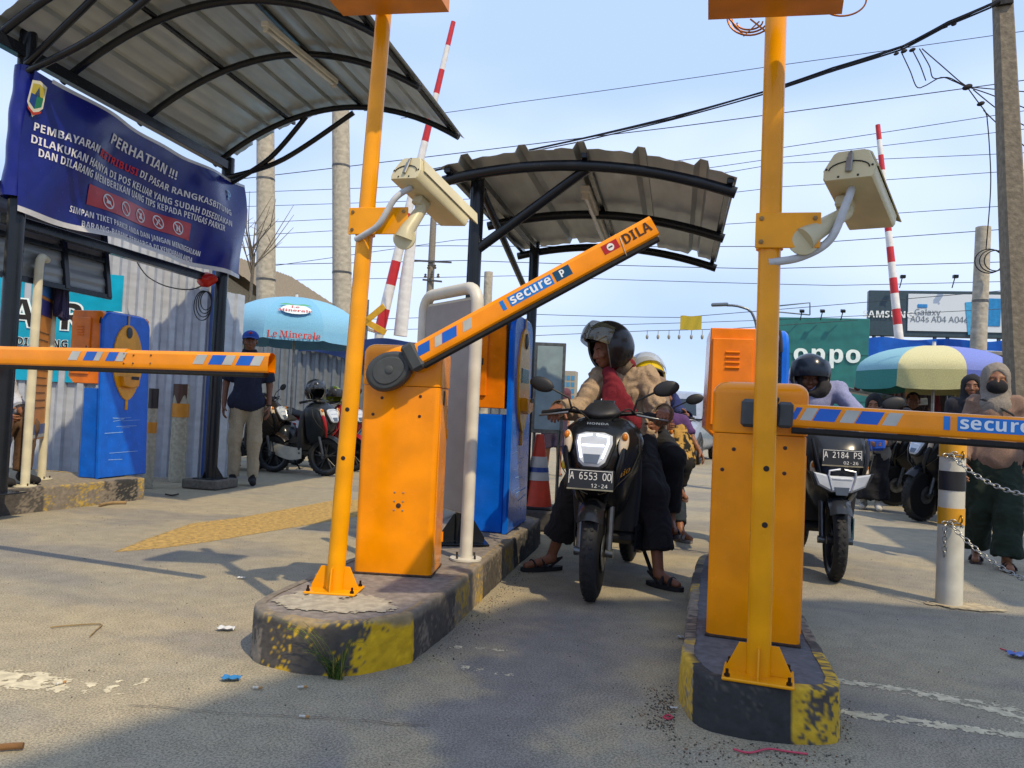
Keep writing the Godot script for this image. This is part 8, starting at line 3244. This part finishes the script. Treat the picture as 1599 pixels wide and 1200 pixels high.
	var L3 := func(x: float, y: float, z: float) -> Vector3: return w3 + b3 * Vector3(x, y, z)
	J = {}
	J.pelvis = L3.call(0.0, 0.86, -0.9)
	J.chest = L3.call(0.0, 1.16, -0.84)
	J.neck = L3.call(0.0, 1.32, -0.8)
	J.head = on_z(1264, 592, -6.1)
	J.sh_l = L3.call(0.17, 1.25, -0.82)
	J.sh_r = L3.call(-0.17, 1.25, -0.82)
	J.el_l = L3.call(0.29, 1.05, -0.6)
	J.el_r = L3.call(-0.29, 1.05, -0.6)
	J.wr_l = L3.call(0.31, 1.02, -0.29)
	J.wr_r = L3.call(-0.31, 1.02, -0.29)
	J.hip_l = L3.call(0.1, 0.84, -0.9)
	J.hip_r = L3.call(-0.1, 0.84, -0.9)
	J.knee_l = L3.call(0.2, 0.62, -0.5)
	J.knee_r = L3.call(-0.2, 0.62, -0.5)
	J.ankle_l = L3.call(0.14, 0.41, -0.5)
	J.ankle_r = L3.call(-0.14, 0.41, -0.5)
	J.toe_l = L3.call(0.15, 0.36, -0.36)
	J.toe_r = L3.call(-0.15, 0.36, -0.36)
	o = person("person in mirrored dark helmet and lilac jacket riding the scooter in the right lane", J, Vector3(-0.05, -0.05, 1.0), {"at": Vector3(w3.x, 0, w3.z - 0.8), "skin": "6b4129", "legs": {"color": "1b1c20", "ease": 0.014}, "top": {"color": "8f93b8", "ease": 0.012, "sleeve": 1.0, "called": "jacket"}, "scarf": {"color": "2c2a2c", "drape": 0.3}, "curl_l": 0.8, "curl_r": 0.8}, 0.016)
	at = o.position
	helmet_parts(o, J.head - at + Vector3(0, 0.03, 0), Basis(), "15171c", 0.12, 1.06, false, "1d2736")
	for e in ["l", "r"]:
		shoe(o, J["ankle_" + e] - at - Vector3(0, 0.06, 0), J["toe_" + e] - at - Vector3(0, 0.02, 0), "1c1c1e", "3a3a3a")
func loose_helmet(label: String, c: Vector3, yaw: float, color: String, visor: float) -> Node3D:
	var o := thing("crash_helmet", label, "helmet", c, yaw)
	helmet_parts(o, Vector3.ZERO, Basis(), color, visor, 0.95)
	return o
func build_bystanders() -> void:
	# man in a blue cap
	var p := on_y(378, 757)
	var h := on_z(392, 515, p.z).y
	var J := standing(Vector3(p.x, 0, p.z), h - 0.02, 0.5)
	var o := person("man in blue cap, dark patterned shirt and beige trousers standing by the far post", J, Vector3(0.5, -0.05, 0.86), {"skin": "70472f", "legs": {"color": "a99d85", "ease": 0.008, "fold": 0.01, "length": 1.0, "wide": 0.006}, "top": {"color": "141d38", "ease": 0.022, "sleeve": 0.44, "drop": -0.02}, "hair": "1a1513", "back_l": Vector3(0.9, 0, -0.4), "back_r": Vector3(-0.9, 0, 0.4)}, 0.014)
	var at := o.position
	for e in ["l", "r"]:
		shoe(o, Vector3(J["ankle_" + e].x - at.x, 0.014, J["ankle_" + e].z - at.z), Vector3(J["toe_" + e].x - at.x, 0.014, J["toe_" + e].z - at.z), "19191c", "b9b4a8")
	var hd: Vector3 = J.head - at
	var lk := Vector3(0.5, 0, 0.86).normalized()
	var lb := Basis(Vector3.UP, atan2(lk.x, lk.z))
	var m := MB.new()
	m.ball(hd + Vector3(0, 0.045, -0.004), Vector3(0.094, 0.085, 0.105), lb, 20, 10, 0.0, 1.0)
	var cap := part("cap", m, mat("1f4fae", "cloth"), o)
	m = MB.new()
	m.sheet(14, 6, func(u, v):
		var an := lerpf(-1.15, 1.15, u)
		return hd + lb * Vector3(sin(an) * 0.092, 0.05 - 0.018 * v - 0.015 * absf(sin(an)) * v, cos(an) * 0.1 + v * 0.075 * cos(an * 0.75)), 0.005, -1.0)
	part("cap_brim", m, mat("1a3f8e", "cloth"), cap)
	m = MB.new()
	m.ball(hd + lb * Vector3(0, 0.092, 0.092), Vector3(0.022, 0.016, 0.012), lb * Basis(Vector3.RIGHT, -0.5), 12, 8)
	part("cap_badge", m, mat("b8343a", "cloth"), cap)
	m = MB.new()
	m.tube([J.wr_l - at + Vector3(0.03, 0.015, 0), J.wr_l - at + Vector3(0, 0.015, 0.032), J.wr_l - at + Vector3(-0.03, 0.015, 0), J.wr_l - at + Vector3(0, 0.015, -0.032), J.wr_l - at + Vector3(0.03, 0.015, 0)], 0.008, 6)
	part("wristwatch", m, mat("1a1a1c", "rubber"), o)
	# seated person at the left edge
	J = {}
	var s := Vector3(-5.72, 0.2, -5.35)
	J.pelvis = s + Vector3(0, 0.5, 0)
	J.chest = s + Vector3(0.02, 0.82, 0.04)
	J.neck = s + Vector3(0.03, 0.98, 0.06)
	J.head = s + Vector3(0.05, 1.12, 0.08)
	J.sh_l = s + Vector3(0.1, 0.93, -0.12)
	J.sh_r = s + Vector3(0.0, 0.93, 0.2)
	J.el_l = s + Vector3(0.2, 0.68, -0.14)
	J.el_r = s + Vector3(0.12, 0.68, 0.22)
	J.wr_l = s + Vector3(0.4, 0.58, -0.06)
	J.wr_r = s + Vector3(0.36, 0.58, 0.14)
	J.hip_l = s + Vector3(0.02, 0.48, -0.09)
	J.hip_r = s + Vector3(0.0, 0.48, 0.1)
	J.knee_l = s + Vector3(0.42, 0.48, -0.08)
	J.knee_r = s + Vector3(0.4, 0.48, 0.14)
	J.ankle_l = s + Vector3(0.4, 0.09, -0.08)
	J.ankle_r = s + Vector3(0.38, 0.09, 0.14)
	J.toe_l = s + Vector3(0.55, 0.035, -0.08)
	J.toe_r = s + Vector3(0.53, 0.035, 0.15)
	o = person("seated person in black headscarf, white shirt and brown trousers behind the cream sign frame", J, Vector3(1, -0.1, 0.3), {"at": s, "skin": "8a5a3c", "legs": {"color": "6a4f38", "ease": 0.02}, "top": {"color": "c7cfe0", "ease": 0.022, "sleeve": 0.85, "fold": 0.012}, "scarf": {"color": "101014", "drape": 0.7}}, 0.016)
	for e in ["l", "r"]:
		shoe(o, J["ankle_" + e] - s - Vector3(0, 0.075, 0), J["toe_" + e] - s - Vector3(0, 0.02, 0), "202024", "3a3a3c")
	o = thing("stool", "low plastic stool under the seated person behind the cream sign frame", "stool", s)
	m = MB.new()
	m.lathe([Vector2(0, 0.36), Vector2(0.17, 0.36), Vector2(0.175, 0.385), Vector2(0.16, 0.395), Vector2(0, 0.395)], Transform3D(), 20)
	part("seat", m, mat("2f5a8c", "plastic"), o)
	for k in 4:
		m = MB.new()
		var a := PI * 0.5 * k + 0.78
		m.tube([Vector3(cos(a) * 0.13, 0.37, sin(a) * 0.13), Vector3(cos(a) * 0.18, 0.0, sin(a) * 0.18)], 0.018, 8)
		part("leg", m, mat("2f5a8c", "plastic"), o)
	# parked scooters on the left, side on, with helmets
	p = on_y(506, 744)
	scooter("dark grey scooter with white skirt and red stripe parked beside the man in the cap", Vector3(p.x, 0, p.z - 0.05), 1.28, {"body": "23282e", "skirt": "b9b6a8", "stripe": "9c2430", "accent": "a3262c", "lean": 0.06, "steer": 0.3}, "parked scooters")
	loose_helmet("black crash helmet hung on the parked dark grey scooter's handlebar", Vector3(p.x - 0.15, 1.14, p.z + 0.1), 0.9, "202226", 0.3)
	p = on_y(548, 737)
	scooter("red, blue and white scooter parked behind the left camera pole", Vector3(p.x - 0.02, 0, p.z - 0.1), 1.2, {"body": "8e1f2c", "skirt": "26458f", "stripe": "c9ced6", "accent": "26458f", "lean": 0.06, "steer": 0.25}, "parked scooters")
	loose_helmet("yellow green patterned crash helmet on the red parked scooter", Vector3(p.x - 0.28, 1.08, p.z + 0.12), 0.6, "a9b52a", 0.15)
	p = on_y(352, 742)
	scooter("dark scooter parked behind the man in the cap, largely hidden", Vector3(p.x + 0.25, 0, p.z - 0.75), 1.5, {"body": "2a2422", "stripe": "5b4a3a", "lean": 0.06}, "parked scooters")
	# woman in brown top and green trousers
	p = on_y(1548, 884)
	h = on_z(1552, 573, p.z).y
	J = standing(Vector3(p.x, 0, p.z), h, -0.28, 0.5)
	J.sh_l = J.chest + (J.sh_l - J.chest) * Vector3(0.86, 0.9, 0.86)
	J.sh_r = J.chest + (J.sh_r - J.chest) * Vector3(0.86, 0.9, 0.86)
	o = person("woman in black mask, brown top and dark green trousers walking past the bollard", J, Vector3(-0.2, -0.05, 1.0), {"skin": "8a5a3c", "legs": {"color": "1c2b1e", "ease": 0.014, "wide": 0.035, "length": 0.93, "fold": 0.014}, "top": {"color": "8c7060", "ease": 0.012, "sleeve": 0.96, "fold": 0.012, "freq": 7.0}, "scarf": {"color": "8f867c", "drape": 0.5}, "mask": "17171b"}, 0.014)
	at = o.position
	for e in ["l", "r"]:
		var d := Vector3(J["toe_" + e].x - J["ankle_" + e].x, 0, J["toe_" + e].z - J["ankle_" + e].z).normalized()
		sandal(o, Vector3(J["ankle_" + e].x - at.x, J["toe_" + e].y - 0.006, J["ankle_" + e].z - at.z) - d * 0.04, Vector3(J["toe_" + e].x - at.x, J["toe_" + e].y - 0.006, J["toe_" + e].z - at.z), "4a3a36")
	m = MB.new()
	m.ball(Vector3(0.24, h * 0.56, 0.04), Vector3(0.075, 0.11, 0.06), Basis(Vector3.BACK, -0.2), 16, 12)
	part("shoulder_bag", m, mat("4d4f54", "cloth"), o)
	m = MB.new()
	m.tube([Vector3(0.24, h * 0.62, 0.06), Vector3(0.06, h * 0.76, 0.16), Vector3(-0.1, h * 0.83, 0.08), Vector3(-0.12, h * 0.83, -0.06)], 0.008, 6)
	part("bag_strap", m, mat("35363a", "cloth"), o)
	# woman in black with a pale vest
	p = on_y(1360, 796)
	h = on_z(1364, 620, p.z).y
	J = standing(Vector3(p.x, 0, p.z), h, -0.25, 0.2)
	J.wr_l = J.chest + Vector3(0.08, -0.2, 0.24)
	J.wr_r = J.chest + Vector3(-0.12, -0.2, 0.24)
	o = person("woman in black headscarf, pale vest and long black skirt holding a blue bag", J, Vector3(-0.3, -0.2, 1.0), {"skin": "8a5a3c", "legs": {"color": "16161c", "ease": 0.02, "skirt": true, "fold": 0.016}, "top": {"color": "8f887c", "ease": 0.03, "sleeve": 0.9, "drop": -0.08}, "scarf": {"color": "18181c", "drape": 0.6}}, 0.018)
	at = o.position
	for e in ["l", "r"]:
		shoe(o, Vector3(J["ankle_" + e].x - at.x, 0.014, J["ankle_" + e].z - at.z), Vector3(J["toe_" + e].x - at.x, 0.014, J["toe_" + e].z - at.z), "c9c6bf", "8a8780")
	var bag := thing("hand_bag", "small bright blue bag held by the woman in the long black skirt", "bag", J.chest + Vector3(-0.04, -0.22, 0.32))
	m = MB.new()
	m.box(Vector3.ZERO, Vector3(0.2, 0.15, 0.08), Basis(Vector3.BACK, 0.1), 0.03)
	part("bag", m, mat("1f56c4", "cloth"), bag)
	# man at the stall
	p = Vector3(on_z(1426, 640, -10.9).x, 0, -10.9)
	h = on_z(1426, 616, -10.9).y
	J = standing(p, h, -0.2)
	o = person("man in dark shirt standing under the multicoloured parasol", J, Vector3(-0.25, -0.05, 1.0), {"skin": "7a4d33", "legs": {"color": "3a3530"}, "top": {"color": "4a2f2a", "sleeve": 0.45}, "hair": "15110f"}, 0.02)
	# person in dark trousers and blue shoe behind the woman in brown
	p = on_y(1512, 826)
	J = standing(Vector3(p.x, 0, p.z), 1.55, -0.3, 0.4)
	o = person("person in navy clothes and bright blue shoes half hidden behind the woman in brown", J, Vector3(-0.3, 0, 1.0), {"skin": "7a4d33", "legs": {"color": "14182a", "ease": 0.012}, "top": {"color": "25242c", "sleeve": 1.0}, "scarf": {"color": "1a1a20"}}, 0.022)
	at = o.position
	for e in ["l", "r"]:
		shoe(o, Vector3(J["ankle_" + e].x - at.x, J["toe_" + e].y - 0.02, J["ankle_" + e].z - at.z), Vector3(J["toe_" + e].x - at.x, J["toe_" + e].y - 0.02, J["toe_" + e].z - at.z), "2a4fc0", "2a4fc0")
	# motorcycles parked on the right
	p = on_y(1442, 816)
	scooter("black motorcycle parked behind the striped bollard with big front wheel towards the lane", Vector3(p.x, 0, p.z - 0.1), -1.2, {"body": "1b1c20", "stripe": "4a4c50", "r": 0.29, "accent": "2c2e31", "lean": -0.08, "steer": 0.25}, "motorcycles parked at the stalls")
	p = on_y(1388, 792)
	scooter("black scooter with grey side stripe parked between the long skirt and the striped bollard", Vector3(p.x + 0.1, 0, p.z - 0.2), -1.3, {"body": "1d1e22", "stripe": "8a8a86", "r": 0.27, "lean": -0.08}, "motorcycles parked at the stalls")
	p = on_y(1640, 842)
	scooter("white fronted scooter parked behind the woman in brown, showing at the edge", Vector3(p.x - 0.1, 0, p.z - 0.5), -0.7, {"body": "a9abae", "stripe": "9c2430", "lean": -0.08}, "motorcycles parked at the stalls")

# ---------------------------------------------------------------- small things on the ground
func build_litter() -> void:
	var m := MB.new()
	var o := thing("grass_tuft", "green grass tuft growing from the joint below the worn yellow kerb", "grass", on_y(528, 1058))
	var base := o.position
	for k in 64:
		var a := rng.randf() * TAU
		var l := rng.randf_range(0.04, 0.14)
		if k < 18:
			l = rng.randf_range(0.14, 0.28)
		var out := Vector3(cos(a) - 0.3, 0, absf(sin(a)) * 0.5 + 0.1) * l * rng.randf_range(0.4, 0.8)
		var p0 := Vector3(rng.randf_range(-0.03, 0.03), 0, rng.randf_range(0.0, 0.03))
		var p1 := p0 + out * 0.5 + Vector3(0, l * 0.75, 0)
		var p2 := p0 + out + Vector3(0, l * rng.randf_range(0.55, 1.0), 0)
		m = MB.new()
		var pv := PackedVector3Array()
		var side := out.cross(Vector3.UP).normalized() * rng.randf_range(0.0022, 0.0042)
		for t in 6:
			var u := t / 5.0
			var c := p0.lerp(p1, u).lerp(p1.lerp(p2, u), u)
			var w := side * (1.0 - u * 0.92)
			pv.append(c - w)
			pv.append(c + Vector3(0, 0.0012, 0))
			pv.append(c + w)
		var pi := PackedInt32Array()
		for t in 5:
			for j in 2:
				var q := t * 3 + j
				pi.append_array(PackedInt32Array([q, q + 1, q + 3, q + 1, q + 4, q + 3]))
		m.put(pv, pi, -1.0, false)
		part("blade", m, mat(["4f6a1e", "637a28", "3d5519", "8a8a3c"][k % 4], "cloth"), o)
	var butt := func(px: float, py: float, turn: float, what: String):
		var q := thing("cigarette_butt", what, "litter", on_y(px, py, 0.004), turn, "cigarette butts")
		var b := MB.new()
		b.tube([Vector3(-0.012, 0.004, 0), Vector3(0.008, 0.004, 0)], 0.004, 8)
		part("paper", b, mat("d6d2c4", "cloth"), q)
		b = MB.new()
		b.tube([Vector3(0.008, 0.004, 0), Vector3(0.02, 0.0042, 0)], 0.0042, 8)
		part("filter", b, mat("b98a52", "cloth"), q)
	butt.call(400, 1076, 0.2, "cigarette butt lying on the asphalt near the blue wrapper")
	butt.call(470, 1075, 0.5, "cigarette butt lying on the asphalt near the grass tuft")
	butt.call(93, 1069, 1.2, "cigarette butt lying on the cream paint remnant")
	butt.call(473, 1121, 0.1, "cigarette butt lying on the long crack")
	for q in [["scrap_paper", "crumpled white paper scrap on the asphalt left of the left island", 352, 984, "d2d3d2", 0.035], ["scrap_paper", "small flat white scrap near the left camera pole's shadow", 376, 904, "d6d6d4", 0.02], ["plastic_wrapper", "crumpled blue wrapper on the asphalt near the left island's rounded end", 360, 1062, "2f7ab0", 0.032], ["plastic_wrapper", "flat blue wrapper on the shaded asphalt beyond the white lines", 1594, 1026, "5d78c0", 0.05], ["scrap_paper", "pale scrap against the right island's kerb beside the cabinet", 1065, 997, "a9aaa8", 0.02], ["scrap_paper", "tiny white scrap at the foot of the right island", 1052, 1108, "c9c9c4", 0.012]]:
		o = thing(q[0], q[1], "litter", on_y(q[2], q[3], 0.004))
		m = MB.new()
		var s: float = q[5]
		m.sheet(7, 5, func(u, v): return Vector3((u - 0.5) * s * 2.0, 0.004 + s * 0.22 * absf(sin(u * 7.0 + v * 4.0)) + s * 0.12 * sin(v * 9.0), (v - 0.5) * s * 1.2 + s * 0.2 * sin(u * 5.0)), 0.0, 0.5)
		part("scrap", m, mat(q[4], "gloss"), o)
	for q in [["pink plastic ribbon lying on the sand before the right island", [[1145, 1170], [1170, 1176], [1200, 1170], [1230, 1174], [1262, 1178]]], ["short pink straw lying on the shaded lane beyond the white lines", [[1562, 1013], [1574, 1017], [1586, 1019]]], ["red thread loop lying at the foot of the right island", [[1036, 1120], [1044, 1117], [1050, 1121], [1042, 1123], [1036, 1120]]]]:
		var p0 := on_y(q[1][0][0], q[1][0][1], 0.004)
		o = thing("plastic_ribbon", q[0], "litter", p0)
		m = MB.new()
		var pts := []
		for p in q[1]:
			pts.append(on_y(p[0], p[1], 0.007) - p0)
		bent(m, pts, 0.0035, 5, 20)
		part("strip", m, mat("c9455c", "gloss"), o)
	for q in [["bent dry grass stalk lying on the sunlit asphalt", [[78, 980], [110, 977], [157, 975], [150, 984], [140, 994]], 0.003, "9a8358"], ["short wooden stick lying on the asphalt by the cream paint remnant", [[-6, 1168], [15, 1166], [36, 1165]], 0.009, "8a6238"], ["dry palm leaf scrap lying against the far painted kerb", [[155, 789], [170, 786], [185, 785], [197, 785]], 0.014, "a3885e"], ["small dark twig on the ground by the far shelter footing", [[258, 772], [268, 774], [278, 772]], 0.008, "3a322b"]]:
		var p0 := on_y(q[1][0][0], q[1][0][1], 0.004)
		o = thing("twig", q[0], "litter", p0)
		m = MB.new()
		var pts := []
		for p in q[1]:
			pts.append(on_y(p[0], p[1], 0.004 + q[2]) - p0)
		bent(m, pts, q[2], 6, 12)
		part("stalk", m, mat(q[3], "concrete"), o)
	# grit and crumbs swept against the kerbs
	var grit := MB.new()
	grit.ball(Vector3.ZERO, Vector3(0.5, 0.32, 0.4), Basis(), 5, 3)
	var mm := MultiMesh.new()
	mm.transform_format = MultiMesh.TRANSFORM_3D
	mm.use_colors = true
	mm.mesh = grit.mesh()
	mm.instance_count = 2600
	for k in 2600:
		var p: Vector3
		if k < 900:
			p = on_y(rng.randf_range(1040, 1330), rng.randf_range(1090, 1195), 0.002)
			if p.x > 0.03 and p.x < 0.56 and p.z < -2.53:
				p.x = 0.03 - absf(rng.randfn()) * 0.05
		elif k < 1300:
			p = Vector3(-0.93 + absf(rng.randfn()) * 0.06, 0.002, rng.randf_range(-5.2, -2.9))
		else:
			p = Vector3(rng.randf_range(-4.5, 2.5), 0.002, rng.randf_range(-6.5, -1.6))
		var s := rng.randf_range(0.003, 0.009) * (1.0 if k < 1300 else 0.8)
		mm.set_instance_transform(k, Transform3D(Basis(Vector3.UP, rng.randf() * TAU).scaled(Vector3.ONE * s), p))
		var c := rng.randf()
		mm.set_instance_color(k, hexl("5a5248") if c < 0.5 else (hexl("b9ad94") if c < 0.85 else hexl("8a6a4a")))
	var mi := MultiMeshInstance3D.new()
	mi.name = "grit"
	mi.multimesh = mm
	mi.material_override = mat("ffffff", "concrete", true)
	add_child(mi)
	tag(mi, "loose grit and crumbs scattered on the asphalt and along the kerbs", "grit")
	mi.set_meta("kind", "stuff")

func _ready() -> void:
	rng.seed = 7
	# ---------------- camera, sky, sun, exposure
	view = Basis(Vector3.UP, deg_to_rad(12.2)) * Basis(Vector3.RIGHT, deg_to_rad(1.9)) * Basis(Vector3.BACK, deg_to_rad(2.6))
	var cam := Camera3D.new()
	cam.name = "camera"
	cam.fov = rad_to_deg(2.0 * atan(600.0 / FOCAL))
	cam.near = 0.05
	cam.far = 800.0
	cam.transform = Transform3D(view, EYE)
	add_child(cam)
	cam.current = true
	var env := Environment.new()
	env.background_mode = Environment.BG_SKY
	var sky := Sky.new()
	var sm := ProceduralSkyMaterial.new()
	sm.sky_top_color = Color("8a9fc2")
	sm.sky_horizon_color = Color("8ea3bc")
	sm.sky_curve = 0.12
	sm.ground_bottom_color = Color("8a8478")
	sm.ground_horizon_color = Color("b7c6d8")
	sm.sun_angle_max = 6.0
	var cl := FastNoiseLite.new()
	cl.seed = 5; cl.frequency = 0.006; cl.fractal_octaves = 5
	var ci := Image.create(512, 256, false, Image.FORMAT_RGBA8)
	for y in 256:
		for x in 512:
			var a := TAU * x / 512.0
			var el := PI * (0.5 - y / 256.0)
			var v := cl.get_noise_3d(cos(a) * cos(el) * 160.0, sin(el) * 420.0, sin(a) * cos(el) * 160.0)
			var w := smoothstep(-0.25, 0.4, v)
			ci.set_pixel(x, y, Color(1.0, 0.97, 0.94, w * 0.75))
	sm.sky_cover = ImageTexture.create_from_image(ci)
	sm.sky_cover_modulate = Color(0.45, 0.43, 0.4, 1.0)
	sky.sky_material = sm
	env.sky = sky
	env.tonemap_mode = Environment.TONE_MAPPER_LINEAR
	env.tonemap_exposure = 2.1
	env.sdfgi_enabled = true
	env.ssao_enabled = true
	env.ssil_enabled = true
	var we := WorldEnvironment.new()
	we.name = "world"
	we.environment = env
	add_child(we)
	var sun := DirectionalLight3D.new()
	sun.name = "sun"
	sun.light_color = Color(1.0, 0.92, 0.77)
	sun.light_energy = 0.62
	sun.light_angular_distance = 0.7
	sun.shadow_enabled = true
	add_child(sun)
	var towards := Vector3(-0.6, -1.0, -0.52).normalized()            # shadows fall to the left and away, about 52 degrees high
	sun.look_at_from_position(Vector3.ZERO, towards, Vector3.UP)
	# ---------------- setting
	build_ground()
	build_islands()
	# ---------------- things
	build_gates()
	build_poles()
	build_shelters()
	build_machines()
	build_banner()
	build_left_side()
	build_far()
	build_right_side()
	build_traffic()
	build_bystanders()
	build_litter()
